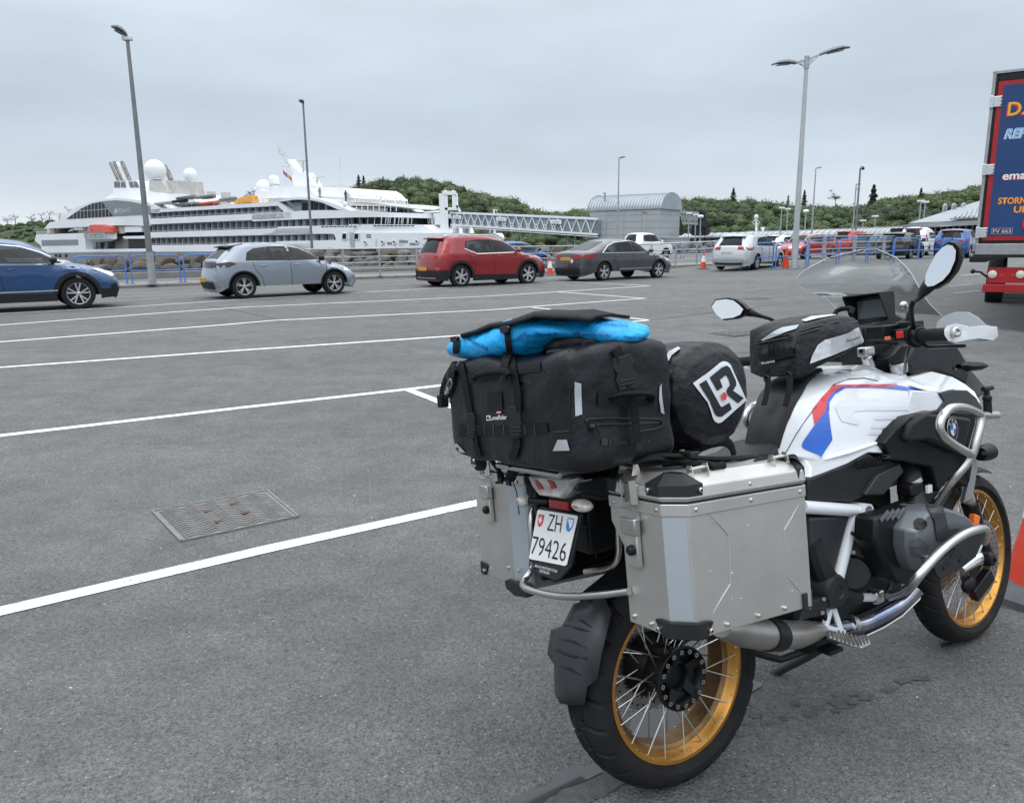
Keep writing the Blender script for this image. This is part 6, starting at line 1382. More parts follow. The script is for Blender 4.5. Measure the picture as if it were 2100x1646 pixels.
park('suv', 1800, 520, 60, R(36), 'boxy red estate car, partly hidden between the red saloon and the black hatchback', P_r2, 4.7, 1.75, 1.85, 2.8, .9, .34, wxc, anchor='front', wheels=(5, None, None, 0, .05), hood=1.0, belt=1.05)
park('hatch', 1606, 520, 58, R(36), 'white hatchback glimpsed between the silver estate and the thick lamp post', P_wh, 4.0, 1.46, 1.75, 2.5, .7, .31, w208, wheels=(5, None, None, 0, .05))
park('suv', 1905, 520, 52, R(50), 'white van roof glimpsed between the black hatchback and the bright blue car', P_wh, 4.8, 1.85, 1.9, 3.0, .9, .33, wxc, wheels=(5, None, None, 0, .05), hood=1.05, belt=1.1, cat='van')
park('hatch', 1800, 520, 56, R(45), 'dark car roof just showing behind the black hatchback', P_gry, 4.3, 1.50, 1.8, 2.6, .8, .32, w208, wheels=(5, None, None, 0, .05))
wpk = dict(side=[[(2.0, 1.25), (2.12, 1.66), (2.65, 1.70), (2.65, 1.22)], [(2.75, 1.22), (2.75, 1.70), (3.4, 1.66), (3.85, 1.24)]], seams=[[(2.7, 1.2), (2.7, .55)]], mirror=(3.7, 1.2), head_side=[(4.75, .9), (4.65, 1.05), (4.85, 1.03), (5.1, .9)], tail_side=[(.02, .85), (.02, 1.1), (.12, 1.1), (.12, .85)])
park('pickup', 1366, 530, 54, R(36), 'white double cab pickup behind the dark grey saloon', P_wh, 5.2, 1.80, 1.85, 3.1, 1.1, .38, wpk, anchor='front', wheels=(6, M_rim, M_rimd, 0, .06), hood=1.18, belt=1.18, cat='pickup')
park('hatch', 1117, 540, 44, R(36), 'blue hatchback with dark roof parked beyond the railing behind the red SUV', P_b2, 4.0, 1.46, 1.75, 2.5, .72, .32, w208, anchor='front', wheels=(6, M_rim, M_rimd, 0, .05))
park('hatch', 905, 540, 42, R(36), 'silver hatchback almost hidden behind the red SUV, beyond the railing', P_sil, 4.0, 1.44, 1.75, 2.5, .72, .32, w208, anchor='rear', wheels=(6, M_rim, M_rimd, 0, .05))
park('hatch', 118, 570, 33.0, R(30), 'pale silver hatchback showing over the bonnet of the dark blue car', P_sil2, 4.0, 1.50, 1.75, 2.5, .72, .32, w208, anchor='front', wheels=(6, M_rim, M_rimd, 0, .05))
# ================================================================== MOTORCYCLE
BX, BY, BH, BL = .457, 1.965, R(30.9), R(9)
bike = empty('motorcycle', (BX, BY, 0)); bike.rotation_euler = (Matrix.Rotation(BH, 3, 'Z') @ Matrix.Rotation(-BL, 3, 'X')).to_euler()
tag(bike, 'white adventure motorcycle with gold wire wheels and aluminium panniers, leaning on its side stand', 'motorcycle')
BM = Matrix.Translation((BX, BY, 0)) @ Matrix.Rotation(BH, 4, 'Z') @ Matrix.Rotation(-BL, 4, 'X'); BI = BM.inverted()
_o = BI @ Vector((0, 0, EYE))
def _d(px, py): return BI.to_3x3() @ ray(px, py)
def Bp(px, py, y): d = _d(px, py); t = (y-_o.y)/d.y; return _o+d*t
def Bx(px, py, x): d = _d(px, py); t = (x-_o.x)/d.x; return _o+d*t
def Bz(px, py, z): d = _d(px, py); t = (z-_o.z)/d.z; return _o+d*t
def PP(l): return [Bp(*q) for q in l]
def mir(v): return Vector((v.x, -v.y, v.z))
from mathutils.bvhtree import BVHTree
def bvh_of(objs, mtx=None):
    vs, fs = [], []
    dg = bpy.context.evaluated_depsgraph_get()
    for o in objs:
        e = o.evaluated_get(dg); me = e.to_mesh(); k = len(vs); M_ = o.matrix_local if mtx is None else mtx
        vs += [M_ @ v.co for v in me.vertices]; fs += [[i+k for i in p.vertices] for p in me.polygons]; e.to_mesh_clear()
    return BVHTree.FromPolygons(vs, fs)
def hit(bv, px, py, lift=.0015):
    d = _d(px, py).normalized(); h = bv.ray_cast(_o, d)
    if h[0] is None: return None
    n = h[1] if h[1].dot(d) < 0 else -h[1]
    return h[0]+n*lift-d*lift
def decal(name, bv, poly, m, parent, lift=.0015, cell=9, smooth=0):
    """flat-cut piece lying on a surface: outline measured in the photograph, laid onto the real surface"""
    bm = bmesh.new(); bm.faces.new([bm.verts.new((x, y, 0)) for x, y in poly])
    x0, x1 = min(p[0] for p in poly), max(p[0] for p in poly); y0, y1 = min(p[1] for p in poly), max(p[1] for p in poly)
    for k in range(1, int((x1-x0)/cell)+1): bmesh.ops.bisect_plane(bm, geom=bm.verts[:]+bm.edges[:]+bm.faces[:], plane_co=(x0+k*cell, 0, 0), plane_no=(1, 0, 0))
    for k in range(1, int((y1-y0)/cell)+1): bmesh.ops.bisect_plane(bm, geom=bm.verts[:]+bm.edges[:]+bm.faces[:], plane_co=(0, y0+k*cell, 0), plane_no=(0, 1, 0))
    bmesh.ops.triangulate(bm, faces=bm.faces); bm.verts.index_update(); H = [hit(bv, v.co.x, v.co.y, lift) for v in bm.verts]
    ok = [h for h in H if h is not None]
    Fs = [[v.index for v in f.verts] for f in bm.faces if all(H[v.index] is not None for v in f.verts)]; bm.free()
    if not Fs: print('DECAL MISS', name, poly[0]); return None
    b = MB(); b.add([h if h is not None else ok[0] for h in H], Fs); return b.build(name, m, parent, smooth=smooth)
def decal_text(name, bv, body, p0, p1, hpx, m, parent, lift=.002, bold=.0, shear=0, space=1.0):
    """text running from p0 to p1 (photo pixels) laid onto a surface"""
    a = Vector((p0[0], p0[1])); c = Vector((p1[0], p1[1])); u = (c-a); W_ = u.length; u.normalize(); n = Vector((u.y, -u.x)); mid = (a+c)/2
    def wf(x, y):
        q = mid+u*x+n*y; h = hit(bv, q.x, q.y, lift); return h if h is not None else Vector((0, 0, .5))
    return text(name, body, None, m, parent, w=W_, h=hpx, wrapfn=wf, bold=bold, shear=shear, space=space)
def px_circle(cx, cy, rx, ry, n=24, rot=0): return [(cx+rx*math.cos(2*PI*k/n)*math.cos(rot)-ry*math.sin(2*PI*k/n)*math.sin(rot), cy+rx*math.cos(2*PI*k/n)*math.sin(rot)+ry*math.sin(2*PI*k/n)*math.cos(rot)) for k in range(n)]

M_bw = mat('bike_white', (.72, .745, .78), .22, 0, coat=.6, var=.02, vs=4)
M_well = mat('rim_well_bronze', (.20, .115, .05), .45, .7, var=.5, vs=12)
M_gold = mat('gold_anodised', (.53, .265, .062), .36, .8, var=.15, vs=10)
M_dk = mat('bike_black_plastic', (.014, .015, .017), .48, spec=.4, var=.2, vs=14, bump=.1, bs=500)
M_dk2 = mat('bike_satin_black', (.0065, .007, .008), .38, spec=.35, var=.2, vs=20)
M_dg = mat('bike_dark_grey', (.036, .040, .045), .40, .2, var=.1, vs=12)
M_eng = mat('engine_grey', (.155, .168, .182), .36, .5, var=.12, vs=14)
M_steel = mat('stainless', (.58, .57, .55), .28, 1.0, var=.08, vs=18)
M_alp = mat('pannier_aluminium', (.55, .54, .515), .40, .82, var=.10, vs=7, bump=.05, bs=300)
M_frw = mat('frame_white', (.66, .69, .73), .3, coat=.4, var=.03, vs=8)
M_spk = mat('spoke_steel', (.62, .62, .62), .3, 1.0)
M_bred = mat('decal_red', (.62, .035, .05), .3, coat=.5); M_bblu = mat('decal_blue', (.022, .12, .52), .3, coat=.5)
M_refl = mat('reflective_grey', (.40, .43, .47), .35, .2)
M_blackg = mat('gloss_black', (.02, .02, .022), .1)
# ---- wheels
def wire_wheel(name, c, R_t, r_rim, w_rim, w_t, rot, nsp, hubr, tread):
    o = MB(); h = w_rim/2
    # rim with flanges and a dropped well
    o.lathe([(-h, r_rim), (-h, r_rim-.010), (-h+.012, r_rim-.020), (-h+.028, r_rim-.026), (-h+.036, r_rim-.040), (h-.036, r_rim-.040), (h-.028, r_rim-.026), (h-.012, r_rim-.020), (h, r_rim-.010), (h, r_rim), (h-.01, r_rim+.004), (-h+.01, r_rim+.004)], c, (0, 1, 0), 72, closed=True)
    o.m = [2 if (i % 12) in (3, 4, 5, 10) else 0 for i in range(len(o.f))]
    o.mi = 1
    for sg in (-1, 1):
        for k in range(nsp//2):
            a = 2*PI*k/(nsp//2)+(.0 if sg > 0 else .1); p = Vector(c)+Vector((math.cos(a)*(r_rim-.012), sg*(h-.005), math.sin(a)*(r_rim-.012))); o.sphere(p, .0042, 6, 4)
    w = o.build(name, [M_gold, M_steel, M_well], bike, smooth=40); w.location = c; w.data.transform(Matrix.Translation(-Vector(c)))
    c = Vector((0, 0, 0))
    # tyre: tread blocks are real relief
    nth, ph = 560, []
    prof = []
    for i in range(31):
        a = PI*i/30; y = -math.cos(a)*w_t/2; k = math.sin(a)
        prof.append((y*.98, r_rim-.002+(R_t-r_rim+.002)*(k**.62)))
    prof = [(-h+.012, r_rim-.006)]+prof[1:-1]+[(h-.012, r_rim-.006)]
    def fn(hh, rr, t, j):
        y = hh/(w_t/2); return hh, rr-tread(t, y)*min(1, max(0, (rr-r_rim)/(R_t-r_rim)*1.9-.75))
    b = MB(); b.lathe(prof, c, (0, 1, 0), nth, closed=False, fn=fn); b.build('tyre', M_rub, w, smooth=38)
    b = MB()
    for k in range(nsp):
        a = 2*PI*k/nsp; sg = 1 if k % 2 else -1; sk = .34*(1 if (k//2) % 2 else -1)
        p = c+Vector((math.cos(a)*(r_rim-.012), sg*(h-.008), math.sin(a)*(r_rim-.012))); q = c+Vector((math.cos(a+sk)*hubr, sg*.035, math.sin(a+sk)*hubr)); b.cyl(p, q, .0021, n=6)
    b.build('spokes', M_spk, w)
    w.rotation_euler = rot; return w
def tread_r(t, y):
    ay = abs(y); n = 24; d = 0; s = (t*n/(2*PI)+(.42*ay if y > 0 else .42*ay+.5)) % 1
    if ay < .97 and (s < .15): d = .013
    if abs(ay-.34) < .045 and (t*n/(4*PI) % 1) > .15: d = .010
    if ay < .03: d = .005
    return d
def tread_f(t, y):
    ay = abs(y); s = (t*34/(2*PI)+.8*ay+(0 if y > 0 else .5)) % 1
    return .0055 if (s < .15 and ay < .85 and ay > .08) or ay < .03 else 0
rw = wire_wheel('rear_wheel', (0, 0, .318), .320, .240, .128, .172, (0, 0, 0), 40, .072, tread_r)
fw = wire_wheel('front_wheel', (1.512, 0, .324), .326, .262, .092, .122, (0, 0, R(4)), 40, .042, tread_f)
b = MB(); b.lathe([(-.066, .090), (-.074, .090), (-.076, .085), (-.070, .082), (-.066, .078), (-.060, .074), (-.045, .070), (-.040, .045), (-.052, .043), (-.056, .038), (-.050, .034), (-.035, .033), (-.035, .001)], (0, 0, 0), (0, 1, 0), 48)
b.lathe([(.066, .095), (.02, .06), (-.06, .074)], (0, 0, 0), (0, 1, 0), 40)
for k in range(5): a = 2*PI*k/5+.4; b.bar((math.cos(a)*.038, -.048, math.sin(a)*.038), (math.cos(a)*.085, -.060, math.sin(a)*.085), .026, .014, up=(0, 1, 0))
b.build('hub', M_dk2, rw)
for k in range(16):
    a = 2*PI*k/16; p = Vector((math.cos(a)*.0765, -.072, math.sin(a)*.0765)); b = MB(); b.lathe([(0, .0065), (-.007, .0065), (-.007, .0035), (-.003, .0035)], p, (0, 1, 0), 10); b.build('hub_bolt', M_steel, rw)
def disc(parent, y, r0, r1, m=M_steel):
    b = MB(); b.lathe([(y-.0025, r0), (y-.0025, r1), (y+.0025, r1), (y+.0025, r0)], (0, 0, 0), (0, 1, 0), 64, closed=True); b.mi = 1
    for k in range(36):
        for j, rr in enumerate((lerp(r0, r1, .28), lerp(r0, r1, .72))): a = 2*PI*(k+.5*j)/36; p = Vector((math.cos(a)*rr, y-.0032*(1 if y < 0 else 1), math.sin(a)*rr)); b.cyl(p, p+Vector((0, .0064, 0)), .0036, n=7)
    b.mi = 1; b.lathe([(y, r0*.45), (y, r0*.98)], (0, 0, 0), (0, 1, 0), 32); b.build('brake_disc', [mat('disc_steel', (.30, .30, .30), .35, .9, var=.1, vs=8), M_dk2], parent, smooth=40)
disc(rw, .075, .085, .138); disc(fw, -.068, .095, .152); disc(fw, .068, .095, .152)
b = MB(); b.lathe([(-.062, .001), (-.062, .045), (-.03, .045), (.03, .045), (.062, .045), (.062, .001)], (0, 0, 0), (0, 1, 0), 32); b.build('hub', M_dk2, fw)
# final drive and swingarm (left side, seen through the wheel)
b = MB(); b.sphere((.0, .10, .318), .085, 18, 12, (1, .55, 1)); b.tube([(0, .12, .34), (.25, .12, .38), (.52, .10, .42)], [.055, .05, .055], 12); b.build('swingarm', M_dk2, bike)
b = MB(); b.bar((.10, .05, .46), (.09, .07, .30), .03, .05); b.sphere((.1, .065, .40), .045, 10, 8, (1, .6, 1)); b.build('rear_caliper', M_dk2, bike, bevel=.005)
# front axle casting, slider and fork legs
ax_f = Vector((1.512, 0, .324))
for s in (-1, 1):
    b = MB(); b.tube([ax_f+Vector((0, s*.098, .0)), ax_f+Vector((-.045, s*.100, .10)), ax_f+Vector((-.10, s*.10, .24))], [.030, .026, .030], 12); b.build('fork_slider', M_dk2, bike)
    b = MB(); b.tube([ax_f+Vector((-.10, s*.10, .24)), ax_f+Vector((-.33, s*.10, .74))], .0215, 12); b.build('fork_tube', M_steel, bike)
b = MB(); b.tube([Bp(1972, 1168, -.13), Bp(1985, 1158, -.13), Bp(2000, 1146, -.13), Bp(2018, 1144, -.13)], [.012, .018, .022, .026], 10, sm=1); b.tube([Bp(1992, 1150, -.125), Bp(2005, 1120, -.12), Bp(2012, 1108, -.12)], [.018, .015, .012], 8); b.build('axle_clamp', M_alu, bike)
b = MB(); p = Bp(2028, 1146, -.155); b.lathe([(-.035, .018), (-.02, .026), (.004, .026), (.016, .022), (.020, .014), (.020, .008), (.012, .008), (.012, .001)], p, (0, -1, 0), 16); b.build('axle_slider', M_dk2, bike)
b = MB(); b.box(-.022, .022, -.012, .012, -.016, .016); o = b.build('fork_reflector', mat('amber_reflector', (.75, .17, .03), .25), bike, bevel=.004); o.location = Bp(1997, 1068, -.125); o.scale = (.8, 1, 1.5); o.rotation_euler = (0, R(25), 0)
b = MB(); b.bar(ax_f+Vector((-.02, -.115, -.04)), ax_f+Vector((-.13, -.11, -.10)), .03, .05); b.sphere(ax_f+Vector((-.13, -.10, -.06)), .036, 12, 8, (1.2, .5, .9)); b.build('front_caliper', M_dk2, bike, bevel=.004)
b = MB(); b.grid(lambda u, v: ax_f+Vector((math.cos(lerp(1.25, 2.45, u))*(.352-.02*(2*v-1)**2), (v-.5)*.15, math.sin(lerp(1.25, 2.45, u))*(.352-.02*(2*v-1)**2))), 24, 9); b.build('front_mudguard', M_dk, bike, solid=.004)
# ---- engine
b = MB(); b.box(.44, .92, -.15, .15, .27, .60); b.box(.50, .86, -.17, .17, .58, .74); b.box(.60, 1.0, -.12, .12, .70, .90); b.build('engine_block', M_dk2, bike, bevel=.025)
b = MB(); P = [(1798, 1060), (1850, 1045), (1885, 1030), (1905, 1060), (1890, 1120), (1880, 1180), (1862, 1200), (1835, 1195), (1815, 1150), (1795, 1110)]
b.prism([Bp(x, y, -.31) for x, y in P], (.0, .075, .0)); b.build('cylinder_barrel', M_dk2, bike, smooth=30, bevel=.012)
b = MB()
for k in range(5): b.bar(Bp(1806+k*11, 1068-k*2, -.315), Bp(1822+k*11, 1048-k*2, -.315), .004, .01)
b.build('cooling_fins', M_eng, bike, smooth=0)
P = [(1877, 1049), (1895, 1038), (1915, 1034), (1940, 1041), (1964, 1049), (1978, 1062), (1990, 1082), (1962, 1094), (1940, 1108), (1915, 1125), (1900, 1145), (1892, 1160), (1872, 1170), (1862, 1150), (1855, 1120), (1855, 1085)]
b = MB(); A = [Bp(x, y, -.345) for x, y in P]; c = sum(A, Vector())/len(A); b.loft([[p+Vector((0, .075, 0)) for p in A], A, [c+(p-c)*.90+Vector((0, -.030, 0)) for p in A]]); cov = b.build('valve_cover', M_eng, bike, smooth=25, bevel=.006)
bv = bvh_of([cov]); decal('cover_band', bv, [(1897, 1034), (1933, 1040), (1944, 1085), (1968, 1083), (1950, 1103), (1920, 1108), (1915, 1068)], M_dg, cov, .003); decal('plug_cap', bv, px_circle(1886, 1074, 13, 11), M_dk2, cov, .004); decal('cover_recess', bv, [(1864, 1112), (1885, 1102), (1905, 1118), (1893, 1142), (1868, 1135)], mat('engine_mid', (.085, .092, .10), .35, .4), cov, .003)
h_ = hit(bv, 1897, 1143, .004); b = MB(); b.cyl(h_, h_+Vector((0, -.012, 0)), .010, n=12); b.build('cover_bolt', M_steel, cov)
# cylinder of the other side
b = MB(); b.box(.58, .84, .15, .37, .50, .70); b.build('cylinder_barrel', M_dk2, bike, bevel=.03)
b = MB(); b.box(.56, .86, .36, .42, .49, .71); b.build('valve_cover', M_eng, bike, bevel=.025)
# lower dark machinery
b = MB(); b.cyl(Bp(1752, 1130, -.2), Bp(1752, 1130, -.02), .085, n=24); b.cyl(Bp(1750, 1175, -.21), Bp(1750, 1175, -.05), .055, n=20); b.box(.40, .60, -.16, .1, .42, .60); b.build('gearbox', M_dk2, bike, smooth=40, bevel=.01)
for x, y, r in ((1750, 1132, .013), (1772, 1152, .012), (1823, 1181, .012), (1735, 1207, .010), (1855, 1196, .010)): b = MB(); b.cyl(Bp(x, y, -.215), Bp(x, y, -.20), r*.5, n=10); b.build('engine_bolt', M_eng, bike)
b = MB(); b.tube([Bp(1746, 1092, -.215), Bp(1790, 1118, -.22), Bp(1822, 1118, -.22)], .006, 6, sm=1); b.tube([Bp(1735, 1200, -.2), Bp(1766, 1185, -.2)], .004, 6); b.tube([Bp(1815, 1165, -.24), Bp(1828, 1195, -.24), Bp(1820, 1212, -.24)], .008, 6, sm=1); b.build('hoses', M_dg, bike)
b = MB(); b.prism([Bp(x, y, -.14) for x, y in ((1730, 1290), (1778, 1302), (1845, 1268), (1888, 1225), (1878, 1205), (1840, 1235), (1790, 1262), (1740, 1275))], (0, .28, 0)); b.build('skid_plate', M_dk2, bike, smooth=0, bevel=.006)
b = MB(); b.tube([Bp(1776, 1303, -.145), Bp(1812, 1286, -.145), Bp(1850, 1262, -.145), Bp(1885, 1228, -.145), Bp(1887, 1222, -.145)], .0035, 6); b.build('skid_plate_edge', M_steel, bike)
M_hdr = mat('exhaust_chrome', (.60, .58, .55), .14, 1.0, var=.5, vs=9, var2=(.16, .20, .36))
b = MB(); b.tube([Bp(1650, 1296, -.20), Bp(1730, 1286, -.17), Bp(1755, 1281, -.17), Bp(1783, 1271, -.18), Bp(1831, 1246, -.19), Bp(1857, 1228, -.20), Bp(1880, 1205, -.22)], [.026, .026, .026, .027, .027, .026, .026], 14, sm=1); b.build('exhaust_header', M_hdr, bike)
b = MB(); b.tube([Bp(1738, 1279, -.17), Bp(1748, 1281, -.17)], .031, 14); b.build('exhaust_clamp', M_steel, bike)
# silencer under the pannier
b = MB(); p0, p1, p2, p3 = Bp(1478, 1282, -.29), Bp(1530, 1298, -.28), Bp(1620, 1303, -.26), Bp(1660, 1294, -.23)
b.tube([p0, p0.lerp(p1, .15), p1, p2, p3, Bp(1680, 1290, -.2)], [.034, .042, .047, .046, .036, .026], 24, sm=1, flat=(1.0, .85)); sil = b.build('silencer', mat('silencer_steel', (.45, .43, .40), .32, .95, var=.12, vs=8), bike)
b = MB(); q0, q1 = p1.lerp(p2, .42), p1.lerp(p2, .68); b.tube([q0, q1], [.0505, .0495], 24, flat=(1.0, .86)); b.build('heat_shield', M_dk2, sil)
# frame tubes, pivot, footrest
b = MB(); b.tube([Bp(1645, 1039, -.20), Bp(1659, 1040, -.20), Bp(1764, 1047, -.20)], .0195, 14); b.tube([Bp(1752, 1054, -.20), Bp(1716, 1195, -.20)], .0175, 14); p = Bp(1765, 1047, -.20)
b.lathe([(.03, .025), (-.028, .025), (-.028, .019), (.0, .019), (.0, .001)], p, (0, 1, 0), 20); b.build('frame_tubes', M_frw, bike)
b = MB(); b.tube([mir(Bp(1659, 1040, -.20)), mir(Bp(1764, 1047, -.20))], .0195, 12); b.tube([mir(Bp(1752, 1054, -.20)), mir(Bp(1716, 1195, -.20))], .0175, 12); b.build('frame_tubes', M_frw, bike)
b = MB(); p = Bp(1775, 1045, -.17); b.lathe([(-.03, .028), (-.03, .020), (.1, .020), (.1, .032)], p, (0, 1, 0), 18); b.build('frame_socket', M_dk2, bike)
b = MB(); p = Bp(1712, 1212, -.22); b.lathe([(-.012, .001), (-.012, .018), (-.016, .022), (-.012, .045), (.0, .052), (.05, .055)], p, (0, 1, 0), 28); b.tube([Bp(1718, 1215, -.2), Bp(1760, 1224, -.2)], [.024, .020], 12); b.tube([Bp(1665, 1110, -.19), Bp(1680, 1165, -.19), Bp(1705, 1205, -.19)], [.03, .035, .04], 10, sm=1); b.build('pivot_cover', M_dk, bike)
b = MB(); b.tube([Bp(1758, 1224, -.2), Bp(1790, 1224, -.2)], .014, 12); b.build('bar_bracket', M_frw, bike)
b = MB(); b.box(-.02, .02, -.02, .02, -.02, .02); o = b.build('bar_clamp', M_steel, bike, bevel=.006); o.location = Bp(1796, 1222, -.2); o.scale = (1, .9, 1)
b = MB(); b.bar(Bp(1704, 1238, -.20), Bp(1690, 1290, -.21), .018, .016); b.bar(Bp(1706, 1240, -.20), Bp(1724, 1292, -.21), .018, .016); b.bar(Bp(1682, 1282, -.21), Bp(1730, 1295, -.21), .018, .014); b.build('footrest_bracket', M_frw, bike, bevel=.003)
c = Bp(1706, 1298, -.23); b = MB(); b.loft([[(c.x+x, c.y-.11+y, c.z+z) for x, y in ((-.022, 0), (.022, 0), (.028, .03), (.026, .11), (-.026, .11), (-.028, .03))] for z in (-.010, -.002)]); b.build('footrest', M_steel, bike, smooth=0, bevel=.003)
b = MB()
for i in range(4):
    for j in range(8): x = c.x-.021+.014*i; y = c.y-.103+.0135*j; b.cyl((x, y, c.z-.002), (x, y, c.z+.007), .0042, .0028, 6)
b.build('footrest_teeth', M_steel, bike)
b = MB(); b.tube([Bp(1690, 1250, -.21), Bp(1700, 1310, -.2), Bp(1770, 1296, -.21)], .007, 6, sm=1); b.box(.44, .50, -.22, -.17, .30, .312); b.build('brake_pedal', M_dk2, bike, bevel=.002)
b = MB(); b.prism([Bp(x, y, -.20) for x, y in ((1660, 1060), (1745, 1056), (1710, 1180), (1690, 1170), (1664, 1130))], (0, .3, 0)); b.build('rear_frame_cover', M_dg, bike, smooth=0, bevel=.01)
b = MB(); b.box(-.05, .46, -.10, .10, .62, .86); b.box(.2, .5, -.14, .14, .40, .66); b.build('inner_chassis', M_dk2, bike, bevel=.02)
b = MB(); b.prism([Bp(x, y, -.235) for x, y in ((1652, 1240), (1672, 1230), (1690, 1225), (1700, 1240), (1690, 1262), (1660, 1268), (1640, 1275))], (0, .03, 0)); b.build('lower_mount', M_dk, bike, smooth=0, bevel=.005)
for q in ((1660, 1245), (1690, 1228), (1687, 1256)): b = MB(); b.cyl(Bp(*q, -.243), Bp(*q, -.235), .006, n=8); b.build('mount_bolt', M_eng, bike)
# engine guards
def guard(name, paths, r, m, mirror=False):
    b = MB()
    for P in paths: b.tube([mir(p) if mirror else p for p in P], r, 12, sm=2)
    return b.build(name, m, bike)
gpth = [PP([(1824, 1222, -.23), (1850, 1215, -.30), (1868, 1203, -.39), (1884, 1178, -.42), (1936, 1122, -.42), (1978, 1093, -.42), (2014, 1082, -.42), (2024, 1088, -.40), (2018, 1110, -.34)])]
guard('lower_crash_bar', gpth, .0135, M_steel); guard('lower_crash_bar', gpth, .0135, M_steel, True)
A = [Bp(x, y, -.428) for x, y in ((1915, 1163), (1950, 1133), (1989, 1090), (2022, 1084), (2022, 1096), (2002, 1142), (1974, 1164), (1930, 1188), (1922, 1180))]
b = MB(); b.prism(A, (0, .010, 0)); b.build('guard_plate', M_dk, bike, smooth=0, bevel=.003)
b = MB()
for (x0, y0, x1, y1) in ((1950, 1140, 1962, 1126), (1968, 1150, 1975, 1141), (1935, 1165, 1950, 1153)): b.bar(Bp(x0, y0, -.4295), Bp(x1, y1, -.4295), .009, .002, up=(0, 1, 0))
b.build('guard_slots', M_blackg, bike, smooth=0)
up = [PP([(1905, 1050, -.22), (1929, 1011, -.28), (1957, 980, -.33), (1992, 940, -.36), (2002, 905, -.37), (2014, 856, -.37), (2008, 846, -.37), (1980, 835, -.37), (1955, 834, -.37), (1940, 842, -.37), (1927, 864, -.37), (1928, 890, -.37), (1957, 913, -.37), (1992, 932, -.365)]), PP([(2012, 851, -.37), (2044, 851, -.37)])]
guard('upper_crash_bar', up, .0128, M_steel); guard('upper_crash_bar', up, .0128, M_steel, True)
b = MB(); p = Bp(2026, 846, -.37); b.cyl(p+Vector((0, 0, -.012)), p+Vector((0, 0, .035)), .012, n=12); b.sphere(p+Vector((0, 0, .045)), .014, 12, 8); b.cyl(p+Vector((0, 0, .05)), p+Vector((0, 0, .072)), .008, n=10); b.cyl(p+Vector((-.02, 0, .075)), p+Vector((.028, 0, .075)), .008, n=10); b.build('camera_mount', M_dk2, bike)
b = MB(); p = Bp(2020, 928, -.31); b.lathe([(-.03, .001), (-.03, .022), (0, .027), (.028, .027), (.032, .024), (.028, .001)], p, (1, 0, 0), 20); b.bar(p+Vector((-.02, 0, 0)), p+Vector((-.06, -.03, .01)), .012, .012); b.build('fog_lamp', M_dk2, bike)
# ---- tank and bodywork
ST = [(.405, .862, .90, .045), (.425, .850, .95, .064), (.46, .842, 1.01, .100), (.51, .842, 1.06, .145), (.58, .846, 1.09, .180), (.70, .868, 1.112, .215), (.85, .910, 1.112, .236), (.98, .938, 1.086, .240), (1.10, .952, 1.050, .232), (1.16, .965, 1.02, .215)]
def tankpt(u, v):
    x = lerp(.405, 1.16, u); lo = interp([(s[0], s[1]) for s in ST], x); hi = interp([(s[0], s[2]) for s in ST], x); w = interp([(s[0], s[3]) for s in ST], x)
    p = PI*v; c, s_ = math.cos(p), math.sin(p); return Vector((x, -w*(abs(c)**.62)*(1 if c > 0 else -lerp(.4, 1, sst(.45, .72, x))), lo+(hi-lo)*(s_**.95)))
b = MB(); b.grid(tankpt, 44, 31); n0 = len(b.v)
tank = b.build('fuel_tank', M_bw, bike, smooth=50)
b = MB(); 
for k in (0, 1):
    r_ = [tankpt(k, v/30) for v in range(31)]; b.poly(r_)
b.grid(lambda u, v: tankpt(u, 0).lerp(tankpt(u, 1), v)+Vector((0, 0, .004)), 20, 4); b.build('tank_underside', M_dk2, tank, smooth=0)
bv = bvh_of([tank])
c7 = lambda l: [(1520+x/3.889, 720+y/3.889) for x, y in l]
decal('red_stripe', bv, c7([(565, 465), (640, 370), (735, 270), (860, 266), (1240, 262), (1245, 282), (1060, 284), (800, 284), (730, 330), (680, 400), (683, 450), (640, 520), (583, 585)]), M_bred, tank, .0012, 5)
decal('blue_panel', bv, c7([(684, 455), (700, 500), (712, 600), (727, 705), (640, 838), (500, 778), (482, 755), (490, 725), (583, 590), (640, 522)]), M_bblu, tank, .0012, 5)
decal('blue_stripe', bv, c7([(684, 450), (676, 405), (720, 340), (800, 284), (1190, 288), (1240, 272), (1440, 308), (1440, 318), (1360, 318), (1190, 300), (1050, 292), (830, 292), (750, 340), (703, 405), (700, 490)]), M_bblu, tank, .0014, 5)
M_gh = mat('ghost_emblem', (.66, .69, .725), .25, coat=.5)
decal('pale_emblem', bv, c7([(750, 445), (960, 432), (1080, 440), (1100, 470), (900, 480), (880, 520), (950, 560), (930, 590), (800, 560), (770, 500)]), M_gh, tank, .0012, 6)
for y in (450, 520, 590, 640): decal('pale_emblem', bv, c7([(1100+(y-450)*-.4, y), (1340-(y-450)*.6, y-8), (1320-(y-450)*.6, y+22), (1085+(y-450)*-.4, y+26)]), M_gh, tank, .0012, 6)
b = MB(); b.tube([h for h in [hit(bv, *q, .001) for q in c7([(345, 830), (440, 660), (520, 540), (600, 440), (735, 268), (850, 225), (980, 215), (1090, 238)])] if h], .0013, 4); b.build('panel_line', M_dg, tank)
b = MB(); b.tube([h for h in [hit(bv, *q, .001) for q in c7([(700, 850), (880, 820), (1010, 760), (1130, 700), (1240, 600), (1340, 490), (1380, 410)])] if h], .0016, 4); b.build('panel_crease', M_gh, tank)
